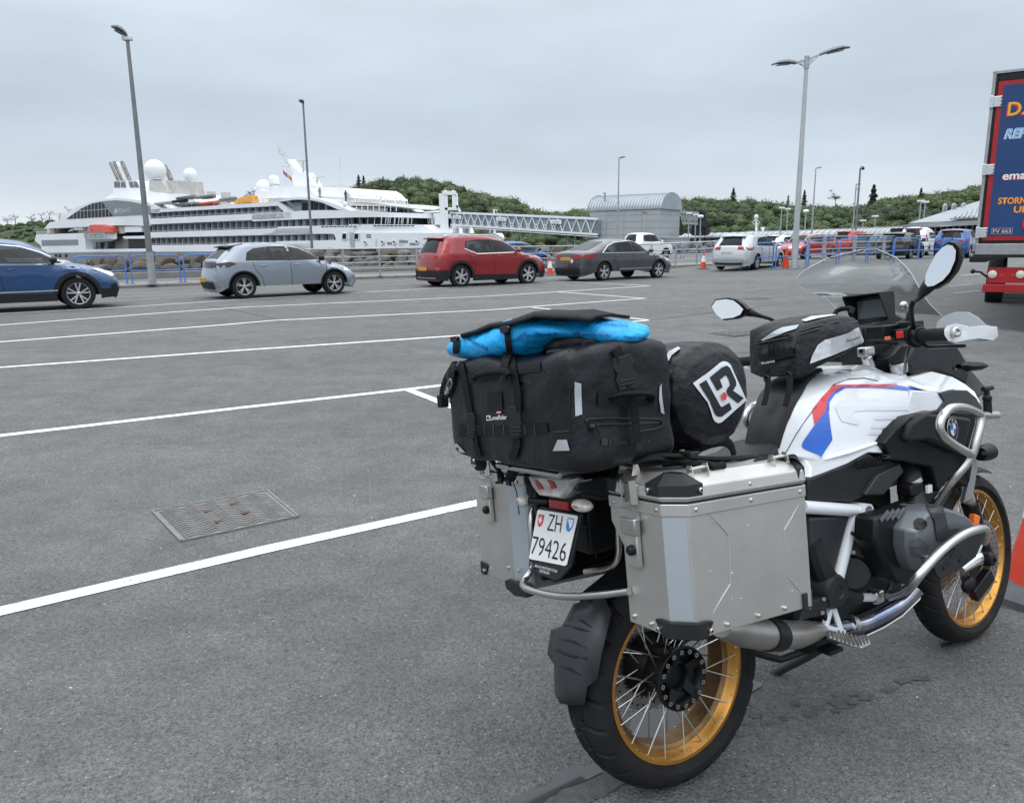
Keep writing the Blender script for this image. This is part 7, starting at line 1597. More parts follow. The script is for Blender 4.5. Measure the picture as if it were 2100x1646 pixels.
# white lower rear corner and front wing panels
def panel2(name, pts, th, m, both=True, bevel=.004, smooth=25, parent=None):
    for k in (0, 1) if both else (0,):
        P = [Bp(*q) for q in pts]; 
        if k: P = [mir(p) for p in P]
        b = MB(); b.prism(P, (0, th if not k else -th, 0)); o = b.build(name, m, parent or bike, smooth=smooth, bevel=bevel, tri=False)
    return o
panel2('side_panel', [(1596, 931, -.075), (1640, 936, -.14), (1684, 943, -.185), (1740, 928, -.212), (1790, 908, -.224), (1826, 900, -.230), (1822, 930, -.230), (1780, 928, -.222), (1738, 951, -.212), (1661, 981, -.190), (1662, 957, -.175), (1650, 943, -.15), (1605, 936, -.095)], .04, M_bw)
P = [(1838, 783, -.155), (1875, 772, -.150), (1911, 762, -.150), (1935, 768, -.165), (1957, 774, -.175), (1980, 787, -.195), (2000, 803, -.215), (2013, 830, -.235), (1998, 818, -.235), (1975, 806, -.235), (1955, 800, -.235), (1927, 806, -.240), (1905, 802, -.235), (1870, 791, -.21)]
panel2('front_wing', P, .035, M_bw)
panel2('tank_shoulder', [(1905, 802, -.236), (1927, 806, -.242), (1937, 823, -.245), (1926, 841, -.245), (1900, 846, -.242), (1870, 856, -.238), (1860, 840, -.232), (1870, 800, -.222)], .03, M_bw)
panel2('front_intake', [(1927, 806, -.248), (1955, 799, -.250), (1985, 800, -.250), (2003, 815, -.250), (2016, 838, -.250), (2005, 846, -.255), (1950, 845, -.26), (1926, 842, -.255), (1937, 823, -.25)], .08, M_dg)
panel2('radiator_shroud', [(1813, 910, -.250), (1838, 880, -.262), (1868, 854, -.270), (1920, 842, -.280), (2005, 846, -.285), (2001, 870, -.285), (1984, 930, -.285), (1996, 948, -.27), (1990, 1000, -.25), (1962, 985, -.26), (1924, 1010, -.26), (1912, 958, -.262), (1850, 945, -.256), (1818, 942, -.250), (1826, 933, -.25)], .12, M_dk2, bevel=.012)
panel2('shroud_panel', [(1858, 900, -.275), (1870, 868, -.285), (1902, 848, -.300), (1940, 850, -.312), (1995, 858, -.312), (1984, 905, -.312), (1976, 932, -.308), (1935, 915, -.305), (1905, 902, -.298), (1868, 907, -.280)], .05, M_dk, bevel=.010)
panel2('silver_strip', [(1994, 945, -.272), (2004, 925, -.276), (2006, 962, -.27), (1996, 1020, -.25), (1978, 1032, -.24), (1990, 985, -.26)], .02, M_alu)
panel2('side_cover', [(1658, 982, -.195), (1738, 951, -.210), (1780, 928, -.222), (1800, 940, -.226), (1846, 948, -.230), (1854, 967, -.228), (1813, 1016, -.218), (1777, 1017, -.212), (1744, 1028, -.205), (1658, 1028, -.195)], .05, M_dk, bevel=.006)
panel2('side_cover_facet', [(1775, 1014, -.225), (1800, 975, -.232), (1846, 950, -.238), (1854, 967, -.238), (1813, 1014, -.228)], .02, M_dg, bevel=.003)
b = MB()
for k in range(4):
    for j in range(9): p = Bp(1762+j*7+k*2, 946-j*1.3+k*5, -.236); b.cyl(p, p+Vector((0, .02, 0)), .0022, n=6)
b.build('grille_dots', M_blackg, bike)
# roundels
def roundel(name, c, r, parent, ydir=Vector((0, -1, 0)), upv=Vector((0, 0, 1)), letters=True):
    z = ydir.normalized(); x = upv.cross(z).normalized(); y = z.cross(x); c = Vector(c)
    f = lambda a, q, h: c+x*math.cos(a)*q+y*math.sin(a)*q+z*h
    b = MB(); b.lathe([(0, r*1.0), (.002, r*1.0), (.002, r*.95)], c, z, 32); b.mi = 1; b.poly([f(2*PI*k/32, r*.95, .002) for k in range(32)]); b.mi = 0; b.poly([f(2*PI*k/32, r*.58, .0026) for k in range(32)])
    for q in range(4):
        b.mi = 2 if q % 2 else 3; b.poly([c+z*.0032]+[f(PI/2*q+PI/2*k/8, r*.54, .0032) for k in range(9)])
    o = b.build(name, [M_alu, M_blackg, M_bblu, M_swh], parent, smooth=0, fixn=False)
    if letters:
        for t, a in (('B', 135), ('M', 90), ('W', 45)):
            q = f(R(a), r*.77, .003); xx = x*math.sin(R(a))-y*math.cos(R(a)); yy = x*math.cos(R(a))+y*math.sin(R(a)); text('roundel_letter', t, frame(q, xx, yy), M_swh, o, h=r*.26, bold=.02)
roundel('badge', Bp(1953, 880, -.3155), .036, bike, Vector((.12, -1, .05)))
# throttle bodies and clamps
b = MB(); b.tube([Bp(1845, 940, -.16), Bp(1866, 970, -.20), Bp(1868, 1005, -.22), Bp(1882, 1040, -.25)], [.040, .038, .034, .032], 16, sm=1); b.build('intake_hose', M_dk, bike)
for (x, y, r) in ((1866, 988, .0385), (1868, 1022, .037), (1873, 1034, .036)): b = MB(); c = Bp(x, y, -.212); b.lathe([(-.007, r), (.007, r), (.007, r-.004), (-.007, r-.004)], c, Vector((.3, -.3, -1)), 24, closed=True); b.build('hose_clamp', M_steel, bike)
b = MB(); b.box(-.03, .03, -.02, .03, -.015, .02); o = b.build('throttle_sensor', M_dk2, bike, bevel=.005); o.location = Bp(1868, 1004, -.24)
b = MB(); b.box(-.012, .012, -.004, .004, -.012, .012); o = b.build('white_label', M_swh, bike); o.location = Bp(1905, 1002, -.262)
b = MB(); p = Bp(1905, 1020, -.23); b.box(p.x-.05, p.x+.05, p.y, p.y+.08, p.z-.02, p.z+.05); b.build('injector_cover', M_dk2, bike, bevel=.012)
# seat and tail
b = MB(); b.loft([[(x, -w, z-.05), (x, w, z-.05), (x, w*.9, z), (x, w*.4, z+.012), (x, -w*.4, z+.012), (x, -w*.9, z)] for x, w, z in ((-.26, .10, .93), (-.15, .15, .95), (.05, .16, .95), (.10, .15, .90), (.22, .14, .875), (.36, .12, .89), (.43, .10, .92))]); b.build('seat', M_dk, bike, smooth=50, bevel=.01)
b = MB(); b.loft([[(x, -w, z0), (x, w, z0), (x, w*.9, z1), (x, -w*.9, z1)] for x, w, z0, z1 in ((-.335, .07, .90, .945), (-.25, .10, .87, .955), (-.10, .13, .86, .95), (.1, .14, .84, .93))]); b.build('tail_unit', M_dg, bike, smooth=30, bevel=.008)
P = [(1187, 974), (1255, 979), (1262, 995), (1257, 1018), (1181, 1006)]; b = MB(); b.prism([Bp(x, y, -.12) for x, y in P], (0, .05, 0)); b.build('tail_side_cover', M_dg, bike, smooth=0, bevel=.006)
X = -.335
lens = [Bx(x, y, X) for x, y in ((1087, 974), (1187, 979), (1176, 1001), (1160, 1022), (1112, 1015), (1097, 995))]
b = MB(); c = sum(lens, Vector())/6; b.loft([[p+Vector((.05, 0, 0)) for p in lens], lens, [c+(p-c)*.9+Vector((-.014, 0, 0)) for p in lens]]); tl = b.build('tail_light', mat('tail_lens', (.50, .48, .46), .08, .2, var=.35, vs=30), bike, smooth=0, bevel=.004)
M_ledr = mat('tail_red', (.35, .03, .02), .2)
for pts in ([(1098, 982), (1108, 992), (1115, 1002), (1107, 1003), (1100, 994)], [(1122, 982), (1135, 988), (1141, 1000), (1131, 1003), (1129, 993)]): b = MB(); b.prism([Bx(x, y, X-.016) for x, y in pts], (-.002, 0, 0)); b.build('light_bar', M_ledr, tl, smooth=0)
b = MB(); b.prism([Bx(x, y, X+.0) for x, y in ((1085, 968), (1190, 973), (1200, 985), (1180, 980), (1088, 975))], (.12, 0, 0)); b.build('tail_hood', M_dk2, bike, smooth=0, bevel=.004)
b = MB(); b.prism([Bx(x, y, X) for x, y in ((1124, 1024), (1165, 1030), (1164, 1047), (1126, 1041))], (.01, 0, 0)); b.mi = 0; b.build('rear_reflector', mat('reflector_red', (.28, .012, .012), .15), bike, smooth=0, bevel=.002)
def indicator(c, w, h, stem):
    b = MB(); b.sphere(c, 1, 18, 12, (.022, w, h)); o = b.build('indicator', mat('clear_lens', (.62, .60, .57), .08, .1, var=.25, vs=60), bike, smooth=60); b = MB(); b.sphere(c+Vector((-.008, 0, 0)), 1, 10, 6, (.018, w*.5, h*.35)); b.build('bulb', mat('bulb_orange', (.7, .2, .06), .3), o)
    b = MB(); b.tube([c+Vector((.01, (w if stem > 0 else -w)*.7, 0)), c+Vector((.03, stem*.08, .0))], [.010, .008], 8); b.build('indicator_stem', M_dk2, bike)
indicator(Bx(1194, 1036, X), .036, .016, 1); indicator(Bx(1074, 1026, X), .018, .018, -1)
b = MB(); b.box(-.28, -.25, -.08, .10, .80, .90); b.box(-.26, -.10, -.05, .05, .72, .90); b.build('plate_bracket', M_dk2, bike, bevel=.008)
# number plate
_a, _b, _c = Bp(1104, 1044, .085), Bp(1187, 1057, -.085), Bp(1086, 1145, .085)
_n = (_b-_a).cross(_c-_a).normalized()
def onpl(px, py): d = _d(px, py); return _o+d*((_a-_o).dot(_n)/d.dot(_n))
C4 = [_a, _b, onpl(1163, 1160), _c]
def plq(u, v, k=0.0):
    n = (C4[1]-C4[0]).cross(C4[3]-C4[0]).normalized(); n = n if n.x < 0 else -n; return (C4[0]*(1-u)*(1-v)+C4[1]*u*(1-v)+C4[2]*u*v+C4[3]*(1-u)*v)+n*k
b = MB(); b.prism([plq(-.02, -.03, -.002), plq(.06, -.07, -.002), plq(.2, -.05, -.002), plq(1.04, -.03, -.002), plq(1.06, 1.02, -.002), plq(.86, 1.30, -.002), plq(.75, 1.33, -.002), plq(.05, 1.24, -.002), plq(-.03, 1.02, -.002)], (.010, 0, 0)); ph = b.build('plate_holder', M_dk, bike, smooth=0, bevel=.002)
r = .03; RC = [(r, 0), (1-r, 0), (1, r), (1, 1-r), (1-r, 1), (r, 1), (0, 1-r), (0, r)]
b = MB(); b.prism([plq(u, v, .001) for u, v in RC], (-.0015, 0, 0)); npl = b.build('number_plate', mat('plate_white', (.74, .745, .74), .4, var=.04, vs=10), bike, smooth=0)
xd, yd = (C4[1]-C4[0]), (C4[0]-C4[3]); M_ink = mat('plate_black', (.012, .012, .014), .4)
H_ = yd.length; W_ = xd.length
text('plate_letters', 'ZH', frame(plq(.50, .22, .0035), xd, yd), M_ink, npl, w=W_*.34, h=H_*.32, bold=-.006)
text('plate_digits', '79426', frame(plq(.475, .73, .0035), xd, yd), M_ink, npl, w=W_*.86, h=H_*.36, bold=-.006)
def shield(u, v, w, h, m): b = MB(); b.poly([plq(u-w, v-h, .003), plq(u+w, v-h, .003), plq(u+w, v+h*.2, .003), plq(u+w*.6, v+h*.75, .003), plq(u, v+h, .003), plq(u-w*.6, v+h*.75, .003), plq(u-w, v+h*.2, .003)]); return b.build('plate_shield', m, npl, smooth=0)
s1 = shield(.13, .22, .075, .13, M_bred); b = MB()
for a, c in (((.13-.045, .20), (.13+.045, .20)), ((.13, .20-.065), (.13, .20+.065))): b.bar(plq(*a, .004), plq(*c, .004), .007, .001, up=(-1, 0, 0))
b.build('cross', M_swh, s1, smooth=0)
s2 = shield(.86, .21, .080, .14, mat('shield_blue', (.03, .22, .62), .4)); b = MB(); b.poly([plq(.86-.065, .21-.115, .0036), plq(.86+.066, .21-.115, .0036), plq(.86+.064, .21+.02, .0036), plq(.86+.03, .21+.07, .0036)]); b.build('shield_half', M_swh, s2, smooth=0)
roundel('dealer_badge', plq(.10, 1.14, .001), .011, ph, Vector((-1, 0, -.1)), letters=False)
text('dealer_name', 'BÄCHLI MOTORCYCLES', frame(plq(.50, 1.12, .002), xd, yd), M_swh, ph, w=W_*.56, h=H_*.06); text('dealer_town', 'DIETIKON', frame(plq(.48, 1.20, .002), xd, yd), M_swh, ph, w=W_*.24, h=H_*.055)
# spray guard behind the rear tyre
c5 = lambda x, y, yy: Bp(1080+x/3.533, 1180+y/3.533, yy)
rows = [((345, 205), (425, 185), (560, 150), .05), ((262, 368), (365, 300), (612, 265), .085), ((182, 395), (338, 368), (590, 380), .105), ((157, 565), (300, 545), (545, 560), .110), ((205, 640), (290, 680), (510, 750), .090), ((212, 860), (285, 800), (438, 805), .072), ((235, 905), (290, 930), (420, 932), .060)]
b = MB(); g = []
for l, c, r_, w in rows: g.append([c5(*l, w), c5(*l, w*.7).lerp(c5(*c, 0), .3), c5(*c, 0), c5(*r_, -w*.7).lerp(c5(*c, 0), .3), c5(*r_, -w)])
for q in g: q[1] = q[0].lerp(q[2], .5)+Vector((-.006, 0, 0)); q[3] = q[4].lerp(q[2], .5)+Vector((-.006, 0, 0))
b.add([p for q in g for p in q], [[i*5+j, i*5+j+1, i*5+j+6, i*5+j+5] for i in range(len(rows)-1) for j in range(4)]); hg_ = b.build('spray_guard', M_dg, bike, smooth=30, solid=.006)
bvg = bvh_of([hg_])
for l in ([(300, 320), (385, 318), (470, 372)], [(270, 358), (370, 380), (455, 405)], [(250, 465), (330, 470), (440, 528)], [(215, 535), (300, 575), (440, 598)], [(215, 650), (290, 660), (390, 718)], [(215, 735), (300, 752), (390, 752)]):
    H = [hit(bvg, 1080+x/3.533, 1180+y/3.533, .0) for x, y in l]
    if all(H): b = MB(); b.tube(H, [.002, .005, .002], 6, sm=1); b.build('guard_rib', M_dk2, hg_)
b = MB(); b.tube([Vector((-.20, .11, .36)), Vector((-.05, .12, .33))], .014, 8); b.build('guard_bar', M_dk2, bike); b = MB(); b.tube([c5(430, 200, 0), Vector((-.12, 0, .62)), Vector((-.05, 0, .70))], [.03, .04, .05], 8); b.build('guard_arm', M_dk2, bike)
# luggage rack and pannier carrier
b = MB(); b.tube(PP([(1060, 950, .18), (1085, 942, .12), (1180, 940, -.05), (1260, 938, -.15), (1330, 936, -.16), (1400, 930, -.14)]), .009, 10, sm=1); b.tube([Vector((-.40, -.15, .965)), Vector((-.40, .15, .965))], .009, 8); b.box(-.38, -.12, -.11, .11, .955, .972); b.build('luggage_rack', M_steel, bike, bevel=.002)
hoop = [Bx(1093, 1032, -.24), Bx(1088, 1060, -.25), Bx(1087, 1150, -.28)]
b = MB(); b.tube([Bx(1110, 1032, -.22), Bx(1092, 1042, -.26), Bx(1088, 1080, -.28), Bx(1092, 1150, -.28), Bx(1090, 1170, -.28), Bx(1072, 1192, -.31), Bx(1072, 1204, -.335), Bx(1100, 1214, -.34), Bx(1150, 1224, -.34), Bx(1230, 1220, -.33), Bx(1290, 1212, -.31)], .0095, 12, sm=2); b.build('carrier_hoop', M_steel, bike)
b = MB(); b.tube([Bp(1265, 1040, -.12), Bp(1268, 1100, -.12), Bp(1270, 1140, -.12), Bp(1255, 1165, -.10), Bp(1200, 1172, .0)], .008, 10, sm=2); b.build('carrier_hoop', M_steel, bike)
# ---- panniers
def pannier(sg, label):
    """sg -1 right, +1 left"""
    yo, yi, yi2 = (.43, .205, .245) if sg < 0 else (.538, .235, .235); x0, x1 = -.300, .128; sl = -.055
    Z = lambda x, z: z+sl*(x-x0)
    def ring(z, inn, g=0):
        P = [(x0-g+(.03 if sg > 0 else 0), -(inn)), (x0-g, -(inn+(.055 if sg > 0 else .02))), (x0-g, -(yo-.040)), (x0+.040, -yo-g), (x1-.01, -yo-g), (x1+g, -yo+.012), (x1+g, -inn)]
        return [Vector((x, (y if sg < 0 else -y), Z(x, z))) for x, y in P]
    b = MB(); b.loft([ring(.606 if sg < 0 else .570, yi2), ring(.790, yi2), ring(.845, yi), ring(.905, yi)]); o = b.build('pannier', M_alp, bike, smooth=0, bevel=.003)
    if label: o['label'] = label
    b = MB(); b.loft([ring(.880, yi, .0035), ring(.908, yi, .0035)]); b.build('rim_band', M_alp, o, smooth=0, bevel=.002)
    b = MB(); b.loft([ring(.906, yi, -.004), ring(.914, yi, -.004)]); b.build('lid_seal', M_blackg, o, smooth=0)
    def lr(z, q, g=0):
        P = [(x0-g+q+(.03 if sg > 0 else 0), -(yi+q)), (x0-g+q, -(yi+(.055 if sg > 0 else .02)+q)), (x0-g+q, -(yo-.040-q*.6)), (x0+.040+q*.6, -yo-g+q), (x1-.01-q, -yo-g+q), (x1+g-q, -yo+.012+q), (x1+g-q, -yi-q)]
        return [Vector((x, (y if sg < 0 else -y), Z(x, z))) for x, y in P]
    b = MB(); b.loft([lr(.913, 0, .002), lr(.921, 0, .006), lr(.945, .002, .004), lr(.968, .034, .0)]); lid = b.build('lid', M_alp, o, smooth=0, bevel=.003)
    # black corner guards
    def cg(name, zs, ins, ycl, xcl):
        b = MB(); rings = []
        for z, q, xa, ya in zs:
            P = [(x0-.006+q, -(yo-.045-ya)), (x0-.006+q, -(yo-.040-q*.6)), (x0+.040+q*.6, -yo-.006+q), (x0+.045+xa, -yo-.006+q), (x0+.045+xa, -yo+.02+q), (x0+.02+q, -(yo-.045-ya))]
            rings.append([Vector((x, (y if sg < 0 else -y), Z(x, z))) for x, y in P])
        b.loft(rings); g_ = b.build(name, M_dk, o, smooth=0, bevel=.004)
        for (x, y) in ((x0-.012, -(yo-.070)), (x0+.072, -yo-.010)):
            d = Vector((-1, 0, 0)) if x < x0 else Vector((0, -1 if sg < 0 else 1, 0)); p = Vector((x, y if sg < 0 else -y, Z(x, sum(z[0] for z in zs[:2])/2))); b = MB(); b.lathe([(-.006, .006), (.001, .006), (.003, .003), (-.001, .0028)], p, d, 10); b.build('guard_screw', M_steel, o)
    cg('corner_guard', [(.924, -.001, .035, .035), (.950, .001, .040, .040), (.974, .038, .010, .015)], 0, 0, 0); zq = 0 if sg < 0 else -.036; cg('corner_guard', [(.604+zq, -.001, .020, .020), (.640+zq, -.001, .042, .042), (.645+zq, -.001, .02, .02)], 0, 0, 0)
    b = MB(); b.loft([[Vector((x, (y if sg < 0 else -y), Z(x, z))) for x, y in ((x1-.035+q, -yo-.006+q), (x1+.006-q, -yo+.008), (x1+.006-q, -yo+.05), (x1-.03, -yo+.05))] for z, q in ((.922, 0), (.95, 0), (.974, .03))]); b.build('corner_guard', M_dk, o, smooth=0, bevel=.003)
    b = MB(); b.loft([[Vector((x, (y if sg < 0 else -y), Z(x, z))) for x, y in ((x1-.045, -yo-.006), (x1+.006, -yo+.008), (x1+.006, -yo+.05), (x1-.03, -yo+.05))] for z in (.600, .645)]); b.build('corner_guard', M_dk, o, smooth=0, bevel=.003)
    b = MB(); b.loft([[Vector((x, (y if sg < 0 else -y), Z(x, z))) for x, y in ((x0-.006+q, -yi), (x0-.006+q, -yi-.035), (x0+.02, -yi-.035), (x0+.04, -yi))] for z, q in ((.918, 0), (.95, 0), (.976, .036))]); b.build('corner_guard', M_dk, o, smooth=0, bevel=.003)
    # rivets
    k = 0
    for (x, y, z, d) in [(x0, -.225, .894, 'x'), (x0, -.375, .894, 'x'), (x0+.06, -yo, .894, 'y'), (x0+.23, -yo, .894, 'y'), (x1-.03, -yo, .894, 'y'), (x0, -.265, .625, 'x'), (x0, -.325, .622, 'x'), (x0+.13, -yo, .622, 'y'), (x0+.23, -yo, .622, 'y'), (x0+.32, -yo, .622, 'y'), (x0+.23, -yo, .932, 'y')]:
        dd = Vector((-1, 0, 0)) if d == 'x' else Vector((0, -1 if sg < 0 else 1, 0)); p = Vector((x, y if sg < 0 else -y, Z(x, z)))+dd*.004; b = MB(); b.lathe([(-.004, .0052), (.0008, .0052), (.0024, .003), (.0028, .0005)], p, dd, 10); b.build('rivet', M_steel, o)
    # embossed creases on the outer face
    if sg < 0:
        bvp = bvh_of([o])
        for l in ([(1452, 1053), (1475, 1075), (1494, 1098), (1496, 1150), (1497, 1197), (1480, 1225), (1462, 1256)], [(1638, 1034), (1622, 1062), (1608, 1086), (1609, 1112), (1610, 1140)], [(1611, 1178), (1630, 1200), (1646, 1219)]):
            H = [hit(bvp, *q, .0) for q in l]; H = [h for h in H if h]; b = MB(); n = len(H); b.tube(H, [.0008]+[.0026]*(n-2)+[.0008], 6, flat=(1, .6)); b.build('embossed_crease', mat('crease_aluminium', (.42, .42, .41), .6, .4), o, smooth=0)
        bvp2 = bvh_of([o])
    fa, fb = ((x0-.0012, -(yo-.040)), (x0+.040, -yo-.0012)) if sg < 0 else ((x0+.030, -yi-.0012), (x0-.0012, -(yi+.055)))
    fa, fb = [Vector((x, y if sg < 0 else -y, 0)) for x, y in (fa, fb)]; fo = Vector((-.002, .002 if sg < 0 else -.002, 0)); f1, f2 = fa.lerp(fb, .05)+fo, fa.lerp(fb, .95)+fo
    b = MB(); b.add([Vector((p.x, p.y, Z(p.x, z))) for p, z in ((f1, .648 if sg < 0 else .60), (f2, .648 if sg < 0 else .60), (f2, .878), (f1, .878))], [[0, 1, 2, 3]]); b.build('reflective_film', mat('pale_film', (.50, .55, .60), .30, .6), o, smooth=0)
    # latch on the rear face
    q = lambda x, y, z: Vector((x, y if sg < 0 else -y, z)); xr_ = x0-.004; yl = -.295 if sg < 0 else -.40
    b = MB(); b.box(xr_-.004, xr_+.004, min(q(0, yl-.022, 0).y, q(0, yl+.022, 0).y), max(q(0, yl-.022, 0).y, q(0, yl+.022, 0).y), .86, .945); b.build('latch_strap', M_steel, o, bevel=.001)
    yl_ = q(0, yl, 0).y
    for s in (-1, 1): b = MB(); b.bar((xr_-.010, yl_+s*.022, .90), (xr_-.012, yl_+s*.020, .955), .003, .016); b.build('latch_ear', M_steel, o)
    b = MB(); b.box(xr_-.020, xr_-.002, yl_-.026, yl_+.026, .828, .868); b.build('latch_cover', M_steel, o, bevel=.003)
    b = MB(); b.box(xr_-.012, xr_+.002, yl_-.020, yl_+.024, .752, .83); b.build('latch_lever', M_alp, o, bevel=.003)
    b = MB(); b.lathe([(0, .013), (.012, .012), (.016, .008), (.016, .001)], (xr_-.010, yl_-.003, .793), (-1, 0, 0), 12); b.build('lock_knob', M_dk2, o)
    b = MB(); b.tube([(xr_-.016, yl_+s*.020, .892) for s in (-1, 1)], .003, 6); b.build('latch_bar', M_steel, o)
    text('latch_lettering', 'Wunderlich', frame((xr_-.0205, yl_, .85), (0, -1, 0), (0, 0, 1)), M_refl, o, w=.034, h=.006)
    # D-ring brackets on the lid
    for (x, y, a) in ((x0+.02, -.265, 1), (x0+.105, -yo+.032, 0), (x1-.06, -yo+.032, 0)):
        p = q(x, y, Z(x, .965)); d = Vector((0, 1, 0)) if a else Vector((1, 0, 0))
        b = MB()
        for s in (-1, 1): c_ = p+d*s*.024; b.prism([c_+Vector((0, 0, -.004))+(Vector((1, 0, 0)) if a else Vector((0, 1, 0)))*k for k in (-.014, .014)]+[c_+Vector((0, 0, .022))+(Vector((1, 0, 0)) if a else Vector((0, 1, 0)))*k for k in (.006, -.006)], d*.003)
        b.tube([p+d*-.026+Vector((0, 0, .013)), p+d*.028+Vector((0, 0, .013))], .0045, 8); b.build('lashing_bracket', M_steel, lid, smooth=0)
    return o
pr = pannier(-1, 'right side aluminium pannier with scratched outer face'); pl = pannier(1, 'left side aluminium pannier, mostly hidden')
b = MB(); b.prism([Bx(x, y, -.31) for x, y in ((1034, 1190), (1042, 1187), (1066, 1198), (1090, 1216), (1078, 1226), (1055, 1222), (1037, 1206))], (.03, 0, 0)); b.build('corner_guard', M_dk, pl, smooth=0, bevel=.003)
b = MB(); b.box(-.27, .11, .185, .204, .60, .90); o = b.build('carrier_plate', M_dk2, bike, bevel=.01)
b = MB(); b.box(-.22, .08, .196, .26, .585, .60); b.build('carrier_foot', M_dk, bike, bevel=.004)
for x in (-.18, -.05): b = MB(); b.box(x-.03, x+.03, .178, .20, .625, .65); b.build('carrier_clip', M_dk, bike, bevel=.004)
bvp = bvh_of([pr]); rs = random.Random(4); 
for k in range(14):
    x, y = rs.uniform(1440, 1640), rs.uniform(1060, 1240); a = rs.uniform(0, 3.1); l = rs.uniform(1, 4)
    h1, h2 = hit(bvp, x, y, .0006), hit(bvp, x+math.cos(a)*l, y+math.sin(a)*l, .0006)
    if h1 and h2: b = MB(); b.tube([h1, h2], rs.uniform(.0004, .0009), 4); b.build('scratch', M_alu, pr)
# ---- instruments, screen, bars
xt = 1.045; TF = [Bx(1753, 611, xt), Bx(1812, 598, xt-.0), Bx(1828, 650, xt), Bx(1765, 664, xt)]
tc_ = sum(TF, Vector())/4; yw, zw = .066, .044
b = MB(); b.box(tc_.x, tc_.x+.03, tc_.y-yw, tc_.y+yw, tc_.z-zw, tc_.z+zw); tft = b.build('display', M_dk2, bike, bevel=.006)
b = MB(); b.box(tc_.x-.002, tc_.x, tc_.y-yw*.86, tc_.y+yw*.86, tc_.z-zw*.82, tc_.z+zw*.6); b.build('display_glass', mat('screen_glass', (.10, .115, .125), .12, spec=.7), tft)
b = MB(); t_ = .004; b.box(tc_.x-.062, tc_.x+.02, tc_.y-yw-t_, tc_.y+yw+t_, tc_.z+zw, tc_.z+zw+t_)
for s in (-1, 1): b.prism([(tc_.x-.062, tc_.y+s*(yw+.001), tc_.z+zw), (tc_.x+.02, tc_.y+s*(yw+.001), tc_.z+zw), (tc_.x+.02, tc_.y+s*(yw+.001), tc_.z-zw), (tc_.x-.020, tc_.y+s*(yw+.001), tc_.z-zw)], (0, s*t_, 0))
b.build('sun_hood', M_dk, tft, smooth=0)
Ls = PP([(1765, 512, .03), (1700, 528, .12), (1652, 552, .18), (1632, 572, .205), (1634, 584, .205), (1655, 597, .19), (1695, 612, .165), (1722, 640, .13)])
Rs = PP([(1800, 511, -.02), (1838, 528, -.08), (1860, 549, -.12), (1872, 566, -.14), (1882, 585, -.155), (1893, 604, -.17), (1908, 625, -.19), (1932, 648, -.21)])
def glass_mat():
    m = bpy.data.materials.new('clear_screen'); m.use_nodes = True; t = m.node_tree; t.nodes.clear(); o = N(t, 'ShaderNodeOutputMaterial'); tr_ = N(t, 'ShaderNodeBsdfTransparent'); tr_.inputs[0].default_value = (.91, .925, .93, 1); g = N(t, 'ShaderNodeBsdfGlossy'); g.inputs['Roughness'].default_value = .03
    l = N(t, 'ShaderNodeLayerWeight'); l.inputs['Blend'].default_value = .28; mr_ = N(t, 'ShaderNodeMapRange'); mr_.inputs['To Min'].default_value = .06; mr_.inputs['To Max'].default_value = .55; t.links.new(l.outputs['Fresnel'], mr_.inputs['Value']); m_ = N(t, 'ShaderNodeMixShader'); t.links.new(mr_.outputs[0], m_.inputs[0]); t.links.new(tr_.outputs[0], m_.inputs[1]); t.links.new(g.outputs[0], m_.inputs[2]); t.links.new(m_.outputs[0], o.inputs[0]); return m
M_scr = glass_mat(); nL = len(Ls); 
def spt(u, v):
    k = v*(nL-1); i = min(nL-2, int(k)); a, c = Ls[i].lerp(Ls[i+1], k-i), Rs[i].lerp(Rs[i+1], k-i); p = a.lerp(c, u); s = 1-(2*u-1)**2; p.x += .075*s*min(1, k*.6)+.012*math.sin(u*9+v*5)*s; return p
b = MB(); b.grid(spt, 26, 26); ws = b.build('windscreen', M_scr, bike, smooth=80)
b = MB(); b.tube([spt(0, v/20) for v in range(20, -1, -1)]+[spt(u/8, 0) for u in range(9)]+[spt(1, v/20) for v in range(21)], .0015, 6); b.build('screen_edge', mat('screen_edge', (.55, .58, .60), .12, .3, alpha=.75), ws)
b = MB(); b.prism([Bp(x, y, -.135) for x, y in ((1858, 745), (1875, 705), (1900, 690), (1936, 686), (1962, 702), (1984, 738), (1990, 770), (1984, 792), (1955, 778), (1911, 762), (1875, 770))], (.02, .27, 0)); b.build('nose_fairing', M_dk, bike, smooth=25, bevel=.015)
b = MB(); b.prism([Bp(x, y, -.06) for x, y in ((1770, 668), (1835, 640), (1880, 660), (1900, 700), (1870, 770), (1800, 775), (1780, 730))], (.03, .14, 0)); b.build('cockpit_shroud', M_dk2, bike, smooth=25, bevel=.012)
b = MB(); b.loft([[(x, -w, z0), (x, w, z0), (x, w*.6, z1), (x, -w*.6, z1)] for x, w, z0, z1 in ((1.20, .12, .95, 1.17), (1.40, .13, .93, 1.12), (1.60, .07, .94, 1.02), (1.72, .03, .93, .95))]); b.build('beak', M_dk, bike, smooth=30, bevel=.01)
b = MB(); p, q_ = Bp(1966, 752, -.28), Bp(2024, 750, -.30); b.tube([Bp(1956, 755, -.16), p, p.lerp(q_, .3), p.lerp(q_, .8), q_], [.006, .009, .017, .013, .005], 8); b.build('front_indicator', M_dk2, bike); b = MB(); b.tube([mir(Bp(1956, 755, -.16)), mir(p), mir(p.lerp(q_, .3)), mir(p.lerp(q_, .8)), mir(q_)], [.006, .009, .017, .013, .005], 8); b.build('front_indicator', M_dk2, bike)
